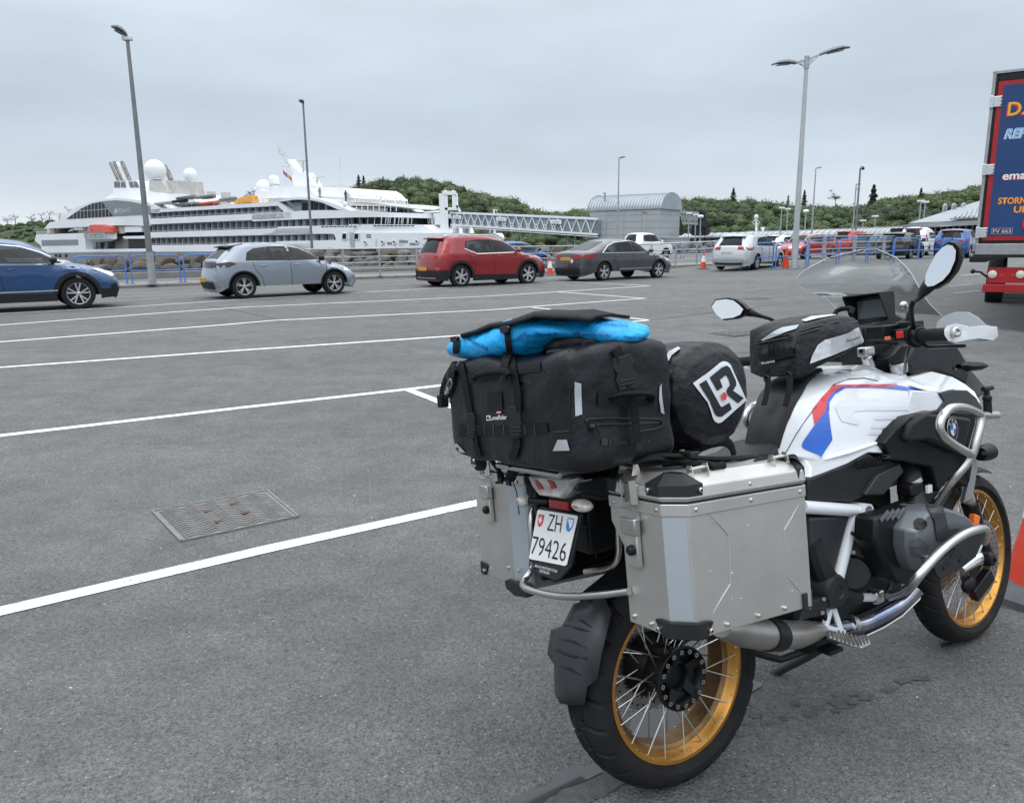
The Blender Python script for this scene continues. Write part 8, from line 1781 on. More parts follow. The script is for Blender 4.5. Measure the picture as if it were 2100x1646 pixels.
# bars: right side then left side
b = MB(); b.tube([Bp(1762, 738, .06), Bp(1795, 733, -.06), Bp(1825, 727, -.14), Bp(1840, 706, -.20), Bp(1862, 692, -.28), Bp(1890, 688, -.33), Bp(1958, 684, -.465)], .0125, 12, sm=1); b.tube([Bp(1762, 738, .06), Bp(1700, 735, .14), Bp(1640, 735, .20), Bp(1600, 736, .26), Bp(1510, 742, .44)], .0125, 12, sm=1); b.build('handlebar', M_dk2, bike)
def grip(a, c):
    b = MB(); n = 22; b.tube([a.lerp(c, i/n) for i in range(n+1)], [.0175+.0012*(i % 2) for i in range(n+1)], 14); b.build('grip', M_rub, bike, smooth=20)
ga, gc = Bp(1888, 688, -.335), Bp(1955, 684, -.462); grip(ga, gc); la, lc = Bp(1575, 737, .315), Bp(1505, 743, .45); grip(la, lc)
for (a, c, s) in ((ga, gc, 1), (la, lc, 1)):
    d = (c-a).normalized(); b = MB(); b.cyl(a-d*.075, a+d*.004, .030, .026, 18); b.cyl(a-d*.03, a-d*.018, .036, n=18); p = a-d*.055; b.box(p.x-.045, p.x+.01, p.y-.022, p.y+.022, p.z-.012, p.z+.024); b.box(p.x-.02, p.x+.05, p.y-.02, p.y+.02, p.z+.02, p.z+.045); b.build('switchgear', M_dk2, bike, smooth=40, bevel=.004)
b = MB(); p = Bp(1855, 685, -.305); b.box(-.006, .006, -.009, .009, -.010, .010); o = b.build('red_switch', mat('switch_red', (.55, .02, .02), .4), bike, bevel=.002); o.location = p+Vector((-.022, 0, .0))
b = MB(); b.box(-.004, .004, -.008, .008, -.005, .005); o = b.build('orange_switch', mat('switch_orange', (.7, .16, .05), .4), bike, bevel=.001); o.location = Bp(1833, 692, -.27)+Vector((-.03, 0, 0))
b = MB(); b.tube([Bp(1850, 690, -.28)+Vector((.05, 0, -.01)), Bp(1880, 715, -.34)+Vector((.06, 0, 0)), Bp(1958, 712, -.46)+Vector((.05, 0, 0))], [.008, .006, .005], 8); b.build('brake_lever', M_dk2, bike)
b = MB(); b.tube([Bp(1838, 668, -.24), Bp(1862, 660, -.27), Bp(1868, 640, -.28)], .012, 8); b.box(.72, .80, -.26, -.20, 1.205, 1.245); b.build('brake_reservoir', M_dk2, bike, bevel=.004)
b = MB(); b.tube([Bp(1868, 700, -.28), Bp(1858, 730, -.24), Bp(1855, 765, -.18)], .005, 6, sm=2); b.tube([Bp(1838, 705, -.22), Bp(1800, 700, -.05), Bp(1770, 715, .04)], .004, 6, sm=2); b.build('cables', M_blackg, bike)
# handguards
def hguard(tris1, tris2, bolt, th):
    b = MB(); b.prism(PP(tris1), (th, .004, 0)); o = b.build('handguard', M_bw, bike, smooth=30, bevel=.006)
    b = MB(); b.prism(PP(tris2), (th*.7, .003, 0)); b.build('guard_shield', mat('guard_shade', (.36, .38, .40), .35, coat=.3), o, smooth=30, bevel=.005)
    p = Bp(*bolt); b = MB(); b.lathe([(-.004, .015), (.006, .015), (.008, .012), (.008, .008), (.003, .008), (.003, .001)], p, Vector((-.25, -1, .1)), 18); b.build('end_bolt', M_steel, o)
hguard([(1936, 676, -.480), (1942, 668, -.481), (1958, 664, -.482), (1985, 670, -.470), (2015, 668, -.455), (2042, 670, -.44), (2044, 690, -.44), (2035, 698, -.445), (2008, 694, -.455), (1985, 697, -.468), (1960, 702, -.480), (1945, 699, -.480), (1937, 688, -.480)],
       [(1917, 682, -.395), (1922, 660, -.400), (1935, 648, -.41), (1958, 640, -.42), (1985, 640, -.43), (2006, 652, -.44), (2020, 666, -.445), (2040, 672, -.44), (2040, 694, -.44), (2020, 702, -.445), (1990, 708, -.44), (1965, 704, -.42), (1940, 690, -.40)], (1959, 681, -.486), .016)
A = [mir(Bp(x, y, yy))+Vector((.01, 0, -.01)) for x, y, yy in ((1936, 676, -.480), (1958, 664, -.482), (2015, 668, -.455), (2042, 670, -.44), (2044, 690, -.44), (1985, 697, -.468), (1945, 699, -.480))]
b = MB(); b.prism(PP([(1528, 748, .44), (1545, 724, .40), (1562, 716, .36), (1566, 760, .34), (1545, 762, .38), (1524, 754, .44)]), (.014, 0, 0)); b.build('handguard', M_bw, bike, smooth=0, bevel=.004)
b = MB(); p = Bp(1508, 742, .452); b.sphere(p, .012, 10, 6); b.build('end_bolt', M_steel, bike)
# top yoke, risers, fork caps
b = MB(); b.prism([Bp(x, y, -.10) for x, y in ((1746, 757), (1762, 748), (1785, 748), (1830, 768), (1855, 775), (1835, 790), (1790, 785), (1750, 770))], (0, .20, 0)); b.build('top_yoke', M_alu, bike, smooth=0, bevel=.008)
p = Bp(1786, 762, -.065); b = MB(); b.cyl(p, p+Vector((-.02, 0, .055)), .019, .017, 16); b.box(p.x-.045, p.x+.005, p.y-.018, p.y+.018, p.z+.052, p.z+.085); b.build('bar_riser', M_alu, bike, smooth=40, bevel=.006)
b = MB(); b.cyl(p+Vector((-.047, 0, .072)), p+Vector((-.040, 0, .072)), .007, n=12); b.build('riser_bolt', M_dk2, bike)
p = Bp(1848, 776, -.115); b = MB(); b.lathe([(0, .022), (.012, .016), (.020, .016), (.022, .026), (.050, .029), (.056, .026), (.056, .001)], p, Vector((-.25, 0, 1)), 22); b.mi = 1; b.lathe([(.056, .022), (.062, .021), (.062, .001)], p, Vector((-.25, 0, 1)), 20); b.build('fork_cap', [M_alu, M_dk2], bike)
# mirrors
def mirror_(outl, x, stem, back, tl_=(-.08, 0)):
    P = [Bx(a, c, x) for a, c in outl]; c = sum(P, Vector())/len(P); bk = Vector((.045, 0, 0))
    b = MB(); b.loft([[c+(p-c)*1.02 for p in P], [c+(p-c)*1.06+bk*.35 for p in P], [c+(p-c)*.72+bk for p in P]]); o = b.build('mirror', M_dk2, bike, smooth=50)
    b = MB(); Q = [c+(p-c)*.90+Vector((-.010-(p.z-c.z)*tl_[0]-(p.y-c.y)*tl_[1], 0, 0)) for p in P]; b.poly(Q); b.build('mirror_glass', mat('mirror_glass', (.88, .90, .92), .03, 1.0), o, smooth=0)
    b = MB(); S_ = [Bp(*q) for q in stem]; n = len(S_); b.tube([c+(S_[0]-c)*.3+bk*.5]+S_, [.022, .020]+[.007]*(n-1), 10, sm=1); b.build('mirror_stem', M_dk2, bike)
mirror_([(1946, 497), (1958, 499), (1967, 510), (1966, 532), (1955, 560), (1940, 578), (1920, 590), (1906, 592), (1899, 584), (1900, 565), (1908, 545), (1920, 520), (1934, 504)], .715, [(1900, 590, -.40), (1884, 612, -.385), (1870, 620, -.375), (1868, 645, -.35), (1874, 672, -.32)], 0)
mirror_([(1459, 628), (1468, 614), (1490, 611), (1508, 614), (1522, 624), (1532, 634), (1526, 646), (1510, 653), (1484, 656), (1470, 645)], .835, [(1530, 638, .38), (1557, 647, .35), (1585, 655, .33), (1596, 668, .31), (1598, 690, .30)], 0)
b = MB(); b.sphere(Bp(1853, 626, -.33), .012, 10, 8); b.cyl(Bp(1853, 626, -.33), Bp(1864, 632, -.34), .006, n=8); b.build('mirror_ball', M_steel, bike)
# rear shock spring glimpsed, side stand
b = MB(); b.tube([Bp(1700, 1318, .04), Bp(1650, 1348, .12), Bp(1600, 1374, .20), Bp(1574, 1388, .24)], [.018, .016, .015, .017], 12); b.cyl(Bp(1578, 1386, .235), Bp(1562, 1392, .27), .020, .024, 14); b.build('side_stand', M_dg, bike)
b = MB(); b.tube([Bp(1536, 1335, .02), Bp(1600, 1352, .05), Bp(1660, 1330, .05)], .012, 8); b.build('centre_stand', M_dk2, bike)
# pad wrapped over the rear of the tank, under the tank bag
def px_of(p):
    q = BM @ p; y, z = q.y, q.z-EYE; yc = y*math.sin(PITCH)+z*math.cos(PITCH); d = y*math.cos(PITCH)-z*math.sin(PITCH); u, v = q.x/d, yc/d
    c, s = math.cos(ROLL), math.sin(ROLL); return 1050+F*(u*c-v*s), 823-F*(u*s+v*c)
EDGE = [(740, 1720), (757, 1700), (770, 1680), (787, 1659), (820, 1640), (874, 1613), (931, 1597)]
def vedge(u):
    for k in range(12, 50):
        x, y = px_of(tankpt(u, k/100))
        if x < interp(EDGE, y): return k/100
    return .48
VE = [vedge(i/24*.42) for i in range(25)]
def padpt(u, v):
    k = u*24; i = min(23, int(k)); e0 = lerp(VE[i], VE[i+1], k-i); vv = lerp(e0, 1-e0, v); p = tankpt(u*.42, vv); e = .010*min(1, 8*v, 8*(1-v)); c_ = Vector((p.x+.05, 0, p.z-.1 if u > .2 else .90)); d = Vector((-.6*(1-u), p.y*4, 1.0 if u > .15 else .5)).normalized(); return p+d*(e+.0035)
b = MB(); b.grid(padpt, 24, 19); b.build('tank_pad', M_dk, bike, smooth=50)
b = MB(); b.loft([[(x, -w, z0), (x, w, z0), (x, w, z1), (x, -w, z1)] for x, w, z0, z1 in ((.385, .045, .84, .895), (.44, .07, .84, .90))]); b.build('tank_tail', M_dk2, bike, smooth=0, bevel=.008)
# ================================================================== LUGGAGE ON THE MOTORCYCLE (things of their own)
M_bag = mat('bag_tarpaulin', (.0075, .0085, .0105), .42, spec=.4, var=.25, vs=6, bump=.25, bs=25)
M_web = mat('webbing', (.0045, .005, .0055), .75, spec=.3, var=.3, vs=60, bump=.3, bs=300)
M_buck = mat('buckle_plastic', (.009, .0095, .011), .35)
M_nyl = mat('black_nylon', (.006, .007, .0095), .45, spec=.4, var=.2, vs=10, bump=.5, bs=22)
M_cyan = mat('blue_nylon', (.010, .37, .80), .42, var=.2, vs=9, bump=.7, bs=20)
M_cyd = mat('blue_print', (.012, .05, .22), .5)
def bag_thing(name, label, cat, o):
    t = empty(name, BM @ Vector(o)); t.rotation_euler = bike.rotation_euler; tag(t, label, cat); return t
def relt(ob, t, o):
    """part mesh given in motorcycle coordinates, re-based on its own thing"""
    if ob is None: return None
    ob.parent = t; ob.data.transform(Matrix.Translation(-Vector(o))); return ob
def rbox(c, h, k=5.5, n=72, m=40, fn=None):
    b = MB()
    def f(v):
        v = Vector(v); s = (abs(v.x)**k+abs(v.y)**k+abs(v.z)**k)**(1/k); v = v/s; p = Vector((c[0]+v.x*h[0], c[1]+v.y*h[1], c[2]+v.z*h[2])); return fn(p, v) if fn else p
    b.sphere((0, 0, 0), 1, n, m, fn=f); return b
def ribbon_poly(path, w):
    L, R_ = [], []
    for i, (x, y) in enumerate(path):
        a = path[max(0, i-1)]; c = path[min(len(path)-1, i+1)]; d = Vector((c[0]-a[0], c[1]-a[1])).normalized(); n = Vector((-d.y, d.x))*w/2; L.append((x+n.x, y+n.y)); R_.append((x-n.x, y-n.y))
    return L+R_[::-1]
# ---- duffel
DO = Vector((-.315, .025, .985)); df = bag_thing('duffel_bag', 'large black waterproof duffel bag strapped across the motorcycle luggage rack', 'duffel bag', DO)
def dfn(p, v):
    q = p*7; w = noise.noise(q)*.0055+noise.noise(p*19)*.003
    if v.z > .5: p.z += -.02*abs(v.x)**2+.012*math.sin(p.y*14)
    p += Vector((v.x, v.y, v.z))*w
    if v.z < -.6: p.z += .006*noise.noise(p*12)
    return p
bb = rbox((-.315, -.008, 1.128), (.153, .310, .143), 13, n=112, m=61, fn=dfn); body = bb.build('bag_body', M_bag, None, smooth=60)
bvd = bvh_of([body], Matrix.Identity(4)); relt(body, df, DO)
cd = lambda l: [(880+x/4.0385, 620+y/4.0385) for x, y in l]
def dd_(name, poly, m, lift=.0015, cell=8, solid=0, parent=df, base=DO, bv=None, conv=cd):
    o = decal(name, bv or bvd, conv(poly), m, None, lift, cell); relt(o, parent, base)
    if solid and o: md = o.modifiers.new('sol', 'SOLIDIFY'); md.thickness = solid; md.offset = 0
    return o
def strap(path, w, lift=.004, name='strap', m=None, **k): return dd_(name, ribbon_poly(path, w), m or M_web, lift, 6, .002, **k)
def buckle(x, y, w, h, ang=0, par=df, base=DO, bv=None, conv=cd, m=None):
    (px, py), = conv([(x, y)]); p = hit(bv or bvd, px, py, .004)
    if p is None: return
    sc = .00040; b = MB(); W2, H2 = w*sc/2, h*sc/2
    d = _d(px, py).normalized(); n = -d; n.z = 0; n.normalize(); u = Vector((0, 0, 1)); s = u.cross(n).normalized(); u = n.cross(s)
    u, s = u*math.cos(ang)+s*math.sin(ang), s*math.cos(ang)-u*math.sin(ang)
    b.prism([p+s*a*W2+u*c*H2 for a, c in ((-.8, 1), (.8, 1), (1, .5), (.75, .1), (1, -.2), (.9, -1), (-.9, -1), (-1, -.2), (-.75, .1), (-1, .5))], n*.010)
    for k in range(3): b.bar(p+n*.012-s*W2*.7-u*H2*(.35+.22*k), p+n*.012+s*W2*.7-u*H2*(.35+.22*k), .003, .003)
    o = b.build('buckle', m or M_buck, None, smooth=0, bevel=.001); relt(o, par, base)
for P in ([(250, 1005), (470, 1020), (700, 1015), (980, 995), (990, 1078), (700, 1100), (470, 1100), (255, 1112)], [(735, 505), (925, 485), (930, 570), (745, 595)], [(260, 600), (620, 540), (625, 630), (270, 685)]): dd_('webbing_band', P, mat('band_web', (.0055, .006, .007), .7, bump=.3, bs=300, spec=.3), .002)
for x in (320, 460, 535, 620, 795, 875): dd_('stitching', [(x, 1012), (x+7, 1012), (x+13, 1098), (x+6, 1098)], M_refl if False else mat('stitch', (.045, .048, .055), .7), .003)
strap([(235, 330), (255, 430), (300, 640), (330, 800), (350, 930)], 46); strap([(378, 1060), (400, 1180), (425, 1280)], 36); strap([(665, 330), (680, 450), (715, 600), (745, 760), (745, 900)], 56); strap([(735, 1080), (735, 1180), (700, 1290)], 62); strap([(668, 300), (655, 450), (640, 560), (655, 640)], 66, .009); strap([(230, 330), (222, 480), (205, 620)], 50, .009)
buckle(362, 1020, 62, 170); buckle(728, 985, 82, 190); buckle(655, 610, 80, 90, .3)
for l in ([(410, 625), (440, 595), (560, 575), (690, 580), (700, 600)],):
    b = MB(); b.tube([h for h in [hit(bvd, *q, .014) for q in cd(l)] if h], .008, 8, sm=1); relt(b.build('grab_handle', M_web, None), df, DO)
dd_('velcro_patch', [(485, 748), (605, 738), (612, 888), (490, 896)], mat('velcro', (.006, .006, .007), .95), .002)
dd_('tiny_flag', [(565, 900), (605, 897), (606, 918), (567, 921)], M_srd, .0025); dd_('flag_cross', [(568, 907), (603, 904), (603, 911), (568, 914)], M_swh, .0032)
relt(decal_text('brand_lettering', bvd, 'LoneRider', cd([(515, 955)])[0], cd([(650, 948)])[0], 9.5, M_swh, None, .0025, .01), df, DO)
dd_('brand_box', [(480, 936), (508, 934), (508, 976), (480, 978)], M_swh, .002); dd_('brand_mark', [(486, 944), (502, 942), (502, 968), (486, 970)], M_bag, .0028)
for P in ([(185, 1180), (235, 1166), (305, 1240), (215, 1248)], [(1070, 1137), (1145, 1135), (1170, 1225), (1030, 1228)], [(1202, 657), (1255, 672), (1265, 925), (1213, 943)], [(1905, 700), (1920, 672), (1922, 760), (1943, 925), (1915, 912), (1900, 800)]): dd_('reflective_patch', P, M_refl, .0022)
dd_('handle_patch', [(1395, 732), (1865, 735), (1862, 858), (1395, 862)], mat('band_web', (.017, .018, .021), .7), .002)
b = MB(); b.tube([hit(bvd, *q, l) for q, l in zip(cd([(1505, 790), (1560, 765), (1700, 760), (1800, 765), (1830, 810)]), (.002, .018, .022, .018, .002))], .010, 8, sm=1, flat=(1, .6)); relt(b.build('grab_handle', M_web, None), df, DO)
strap([(1540, 380), (1575, 450), (1605, 520)], 78); strap([(1635, 690), (1670, 860), (1685, 1000), (1705, 1200)], 58, .012); buckle(1618, 590, 118, 200, -.15); dd_('strap_tab', [(1680, 1160), (1735, 1160), (1745, 1215), (1685, 1225)], M_buck, .014)
b = MB()
for l in ([(1290, 985), (1330, 960), (1890, 962), (1925, 985), (1920, 1040), (1700, 1075)], [(1330, 1015), (1900, 995)]): b.tube([h for h in [hit(bvd, *q, .001) for q in cd(l)] if h], .003, 6, sm=1)
relt(b.build('zip_piping', M_bag, None), df, DO)
b = MB(); b.sphere(hit(bvd, *cd([(1335, 1030)])[0], .0), .012, 10, 6, (.6, 1.2, .8)); b.tube([hit(bvd, *q, .006) for q in cd([(1375, 1020), (1400, 1100)])], .003, 6); relt(b.build('zip_pull', M_buck, None), df, DO)
M_emb = mat('embossed_black', (.022, .024, .028), .35)
relt(decal_text('embossed_lettering', bvd, 'Lone Rider', cd([(1490, 1158)])[0], cd([(1835, 1142)])[0], 13, M_emb, None, .002, .01), df, DO); dd_('embossed_box', [(1425, 1125), (1475, 1122), (1475, 1180), (1425, 1182)], M_emb, .002)
b = MB()
for l in ([(1160, 400), (1165, 700), (1165, 1060), (1190, 1180), (1260, 1240)], [(1030, 1075), (1165, 1065)]):
    H = [h for h in [hit(bvd, *q, .0005) for q in cd(l)] if h]
    if len(H) > 1: b.tube(H, .0018, 5, sm=1)
relt(b.build('welded_seam', M_bag, None), df, DO)
# rolled and folded top at the right-hand end
b = MB(); P = [Bp(1112, 715, -.05), Bp(1150, 705, -.15), Bp(1190, 700, -.215), Bp(1240, 705, -.235), Bp(1290, 712, -.235), Bp(1330, 712, -.23), Bp(1345, 722, -.225)]
def wr(v): v = Vector(v); return v+Vector((noise.noise(v*22), noise.noise(v*25+Vector((5, 0, 0))), noise.noise(v*23+Vector((9, 0, 0)))))*.012
b.tube(P, [.012, .022, .030, .033, .030, .024, .012], 16, sm=2); b.v = [tuple(wr(v)) for v in b.v]; relt(b.build('rolled_top', M_bag, None, smooth=60), df, DO)
b = MB(); b.tube([Bp(1130, 722, -.16), Bp(1180, 724, -.23), Bp(1240, 730, -.25), Bp(1290, 735, -.255), Bp(1330, 728, -.25)], [.010, .018, .022, .018, .008], 12, sm=2); b.v = [tuple(wr(v)) for v in b.v]; relt(b.build('roll_fold', M_bag, None, smooth=60), df, DO)
for (x, y, a) in ((1206, 713, .1), (1322, 712, -.2)):
    p = Bp(x, y, -.268); b = MB()
    for k in range(4): b.box(p.x-.012, p.x+.012, p.y-.006, p.y+.004, p.z-.018+k*.010, p.z-.013+k*.010)
    for s in (-1, 1): b.box(p.x+s*.013-.002, p.x+s*.013+.002, p.y-.007, p.y+.004, p.z-.02, p.z+.02)
    relt(b.build('ladder_buckle', M_buck, None, smooth=0, bevel=.001), df, DO)
# loose straps and carabiner on the left end
b = MB(); b.tube([Bx(933, 742, -.42), Bx(920, 765, -.45), Bx(911, 785, -.46), Bx(905, 808, -.46), Bx(908, 828, -.46)], .012, 8, sm=1, flat=(1, .25)); relt(b.build('loose_strap', M_web, None), df, DO)
b = MB(); b.box(-.012, .012, -.015, .015, -.018, .018); o = b.build('strap_end', M_web, None, bevel=.003); o.location = Bx(908, 822, -.46)-DO; o.parent = df
b = MB(); b.tube([Bx(x, y, -.475) for x, y in ((925, 775), (928, 788), (920, 800), (912, 806), (914, 795), (920, 782))], .0022, 6, closed=True, sm=1); relt(b.build('carabiner', M_steel, None), df, DO)
b = MB(); b.tube([Bx(928, 760, -.47), Bx(932, 780, -.47), Bx(928, 802, -.47), Bx(915, 815, -.47)], .007, 6, sm=1); relt(b.build('loose_strap', M_web, None), df, DO)
# tie downs from the bag to the rack and the left pannier
b = MB()
for P, r in (([Bx(983, 938, -.42), Bx(988, 950, -.40), Bx(985, 962, -.36)], .016), ([Bx(1052, 936, -.42), Bx(1056, 955, -.40), Bx(1045, 985, -.35)], .016), ([Bx(1000, 925, -.44), Bx(1012, 950, -.40), Bx(1024, 965, -.37)], .008), ([Bx(1025, 968, -.37), Bx(1030, 985, -.35), Bx(1020, 990, -.35)], .010)): b.tube(P, r, 8, sm=1, flat=(1, .3))
relt(b.build('tie_down_straps', M_web, None), df, DO)
for (x, y) in ((1028, 978), (1045, 982)):
    p = Bx(x, y, -.355); b = MB(); b.prism([p+Vector((0, a*.010, c*.018)) for a, c in ((-.7, 1), (.7, 1), (1, .3), (1, -1), (.3, -.9), (0, -.2), (-.3, -.9), (-1, -1), (-1, .3))], (-.008, 0, 0)); relt(b.build('hook_buckle', M_buck, None, smooth=0, bevel=.001), df, DO)
b = MB(); b.tube([Bx(1052, 988, -.35), Bx(1060, 1010, -.35), Bx(1062, 1035, -.34), Bx(1065, 1055, -.34)], .0016, 5, sm=1); relt(b.build('cord', M_web, None), df, DO)

# ---- blue rain cover
CO = Vector((-.36, .05, 1.24)); cv = bag_thing('rain_cover', 'bright blue rolled rain cover with dark lettering, lying on top of the duffel bag', 'rain cover', CO)
st = [(916, 716, .012, .02, -.40), (930, 716, .026, .05, -.40), (965, 712, .036, .085, -.395), (1010, 704, .050, .10, -.385), (1050, 696, .056, .11, -.375), (1085, 688, .052, .115, -.36), (1115, 680, .038, .115, -.345), (1150, 676, .028, .115, -.33), (1200, 675, .026, .115, -.31), (1225, 677, .024, .11, -.29), (1258, 682, .024, .09, -.28), (1284, 688, .016, .05, -.27), (1292, 690, .006, .02, -.27)]
rings = []
for i in range(60):
    t = i/59*(len(st)-1); k = min(len(st)-2, int(t)); f = t-k; a, c = st[k], st[k+1]; q = [lerp(a[j], c[j], f*f*(3-2*f)*.5+f*.5) for j in range(5)]; C_ = Bx(q[0], q[1], q[4]-.02)+Vector((.02, 0, 0)); ring = []
    for j in range(28):
        an = 2*PI*j/28; v = Vector((math.cos(an)*q[3]*(1 if math.cos(an) > 0 else .8), 0, math.sin(an)*q[2])); p = C_+v; d = noise.noise(Vector((p.x*14, p.y*9, p.z*18)))*.010+noise.noise(Vector((p.x*30+i*.0, p.y*22, p.z*30)))*.005; d = min(d, q[2]*.4); ring.append(p+v.normalized()*d if v.length > .001 else p)
    rings.append(ring)
b = MB(); b.loft(rings); cb = b.build('cover_body', M_cyan, None, smooth=60); bvc = bvh_of([cb], Matrix.Identity(4)); relt(cb, cv, CO)
for p0, p1, h_ in (((1078, 689), (1142, 683), 7), ((1175, 683), (1250, 688), 7), ((1222, 662), (1288, 668), 7), ((1278, 690), (1322, 693), 6), ((960, 695), (1000, 715), 8), ((1048, 702), (1078, 682), 9)):
    o = decal_text('cover_lettering', bvc, 'Wunderlich', p0, p1, h_, M_cyd, None, .0015)
    bad = [v for v in o.data.vertices if v.co.z < .8]
    if bad: bm = bmesh.new(); bm.from_mesh(o.data); bmesh.ops.delete(bm, geom=[v for v in bm.verts if v.co.z < .8], context='VERTS'); bm.to_mesh(o.data); bm.free()
    relt(o, cv, CO)
for P in ([(238, 300), (232, 350), (228, 420)], [(650, 200), (655, 260), (660, 330), (672, 400)]):
    o = decal('strap', bvc, cd(ribbon_poly(P, 50)), M_web, None, .004, 6); relt(o, cv, CO)
for (x, y) in ((235, 312), (655, 228)):
    (px, py), = cd([(x, y)]); p = hit(bvc, px, py, .004)
    if p: b = MB(); b.prism([p+Vector((0, a*.018, c*.008)) for a, c in ((-1, -1), (1, -1), (1.3, .6), (.8, 1), (-.8, 1), (-1.2, .4))], (-.010, 0, 0)); relt(b.build('buckle', M_buck, None, smooth=0, bevel=.0015), cv, CO)
# ---- black rubber mat on top
MO = Vector((-.30, .0, 1.30)); mt = bag_thing('rubber_mat', 'floppy black mat lying on top of the blue rain cover', 'mat', MO)
top = [(944, 684), (975, 676), (1012, 662), (1060, 655), (1092, 646), (1122, 638), (1170, 640), (1225, 642), (1262, 647), (1283, 647)]
b = MB(); n = len(top); g = []
for i, (x, y) in enumerate(top):
    x -= 62*(i/(n-1))**1.5
    k_ = lerp(4, 11, min(1, i/4)) if i < 8 else lerp(10, 5, (i-8)); a = Bx(x, y+k_, lerp(-.475, -.40, i/(n-1))); c_ = Bx(x, y+3, lerp(-.42, -.34, i/(n-1))); g.append([a, c_, c_+Vector((.05, 0, .004+.003*math.sin(i*2))), c_+Vector((.10, 0, -.006))])
b.add([p for q in g for p in q], [[i*4+j, i*4+j+1, i*4+j+5, i*4+j+4] for i in range(n-1) for j in range(3)]); o = b.build('mat_sheet', mat('mat_rubber', (.006, .006, .007), .85, bump=.2, bs=80), None, smooth=50, solid=.007); relt(o, mt, MO)
# ---- dry bag with the emblem
RO = Bp(1450, 808, -.24); RO = Vector((RO.x, 0, RO.z-.13)); rb_ = bag_thing('dry_bag', 'round black stuff sack with white and red emblem, lying across the pillion seat', 'dry bag', RO)
cx_, cz_ = Bp(1452, 806, -.24).x, Bp(1452, 806, -.24).z
prof = [(-.285, .002), (-.285, .03), (-.282, .07), (-.272, .105), (-.250, .130), (-.20, .137), (0, .138), (.15, .136), (.24, .125), (.27, .09), (.28, .03), (.28, .002)]
pf = []
for (a, c), (e_, f) in zip(prof, prof[1:]): pf += [(lerp(a, e_, k/5), lerp(c, f, k/5)) for k in range(5)]
pf.append(prof[-1])
def fr(h, r, t, j):
    e1 = 1+.025*math.sin(3*t+1)+.035*noise.noise(Vector((math.cos(t)*3, math.sin(t)*3, h*10)))+(.018*math.sin(t*22)*max(0, 1-abs(h+.19)/.09)); return h, r*e1
b = MB(); b.lathe(pf, (cx_, 0, cz_), (0, 1, 0), 96, fn=fr); sk = b.build('sack_body', M_nyl, None, smooth=60); bvr = bvh_of([sk], Matrix.Identity(4)); relt(sk, rb_, RO)
cr_ = lambda l: [(1340+x/5.486, 680+y/5.486) for x, y in l]
def rd_(name, poly, m, lift): o = decal(name, bvr, cr_(poly), m, None, lift, 7); return relt(o, rb_, RO)
rd_('emblem_ground', [(440, 580), (600, 465), (745, 350), (785, 334), (830, 345), (862, 375), (960, 590), (1040, 770), (900, 895), (765, 1015), (722, 1026), (685, 1005), (662, 965), (640, 890), (605, 795)], mat('emblem_white', (.62, .66, .70), .4), .002)
rd_('emblem_letter', [(508, 592), (585, 543), (665, 690), (745, 835), (762, 845), (845, 796), (872, 868), (765, 950), (725, 955), (695, 940), (672, 900), (622, 775)], M_ink, .0032)
rd_('emblem_letter', [(625, 515), (765, 400), (815, 385), (850, 405), (918, 555), (922, 600), (885, 662), (1005, 745), (942, 803), (830, 715), (812, 675), (820, 640), (852, 600), (845, 560), (820, 500), (800, 490), (738, 543), (770, 622), (710, 665)], M_ink, .0032)
rd_('emblem_dot', px_circle(778, 726, 31, 45), mat('emblem_red', (.62, .05, .035), .4), .0055)
o = decal('pale_trim', bvr, [(1361, 768), (1363, 742), (1372, 722), (1392, 712), (1396, 716), (1378, 730), (1369, 748), (1366, 768)], mat('pale_web', (.42, .44, .45), .6), None, .003, 6); relt(o, rb_, RO)
# ---- loose seat strap and straps lying on the right pannier lid
SO_ = Bp(1440, 930, -.15); sp_ = bag_thing('seat_strap', 'wide black strap loop standing up on the seat under the emblem bag', 'strap', SO_)
b = MB(); b.tube([Bp(x, y, yy) for x, y, yy in ((1425, 945, -.19), (1424, 922, -.19), (1455, 908, -.19), (1485, 903, -.19), (1500, 912, -.18), (1506, 935, -.17))], .014, 8, sm=2, flat=(.25, 1)); b.tube([Bp(1370, 925, -.15), Bp(1400, 905, -.14), Bp(1425, 925, -.16)], .016, 8, sm=1); relt(b.build('strap_loop', M_web, None), sp_, SO_)
LO = Bp(1450, 945, -.36); ls = bag_thing('tie_down_strap', 'black tie down strap with metal buckles lying on the right pannier lid', 'strap', LO)
bvl = bvh_of([o for o in bpy.data.objects if o.name.startswith('lid')][:1])
def onlid(x, y, z=.0, yy=-.31): p = Bp(x, y, yy); return Vector((p.x, p.y, p.z+z))
b = MB()
for P, r in (([(1300, 948), (1340, 938), (1370, 942), (1400, 946)], .016), ([(1320, 935), (1380, 932), (1440, 940), (1500, 940), (1540, 936), (1565, 940)], .015), ([(1400, 952), (1450, 946), (1480, 955)], .012), ([(1556, 935), (1590, 934), (1612, 940)], .018), ([(1360, 955), (1420, 950), (1500, 944)], .010)):
    b.tube([onlid(x, y, .0, -.33 if i % 2 else -.30) for i, (x, y) in enumerate(P)], r, 8, sm=2, flat=(1, .35))
relt(b.build('webbing', M_web, None, smooth=50), ls, LO)
b = MB(); p = onlid(1612, 946, 0, -.385); b.cyl(p+Vector((-.028, 0, 0)), p+Vector((.028, 0, 0)), .015, n=14); p2 = onlid(1470, 956, 0, -.39); b.cyl(p2+Vector((-.022, 0, 0)), p2+Vector((.022, 0, 0)), .009, n=10); relt(b.build('rolled_webbing', M_web, None), ls, LO)
b = MB(); b.prism([onlid(1545, 950, .004, -.36), onlid(1560, 938, .004, -.33), onlid(1596, 950, .004, -.37), onlid(1562, 965, .002, -.40)], (0, 0, .003)); relt(b.build('strap_tail', M_web, None, smooth=0), ls, LO)
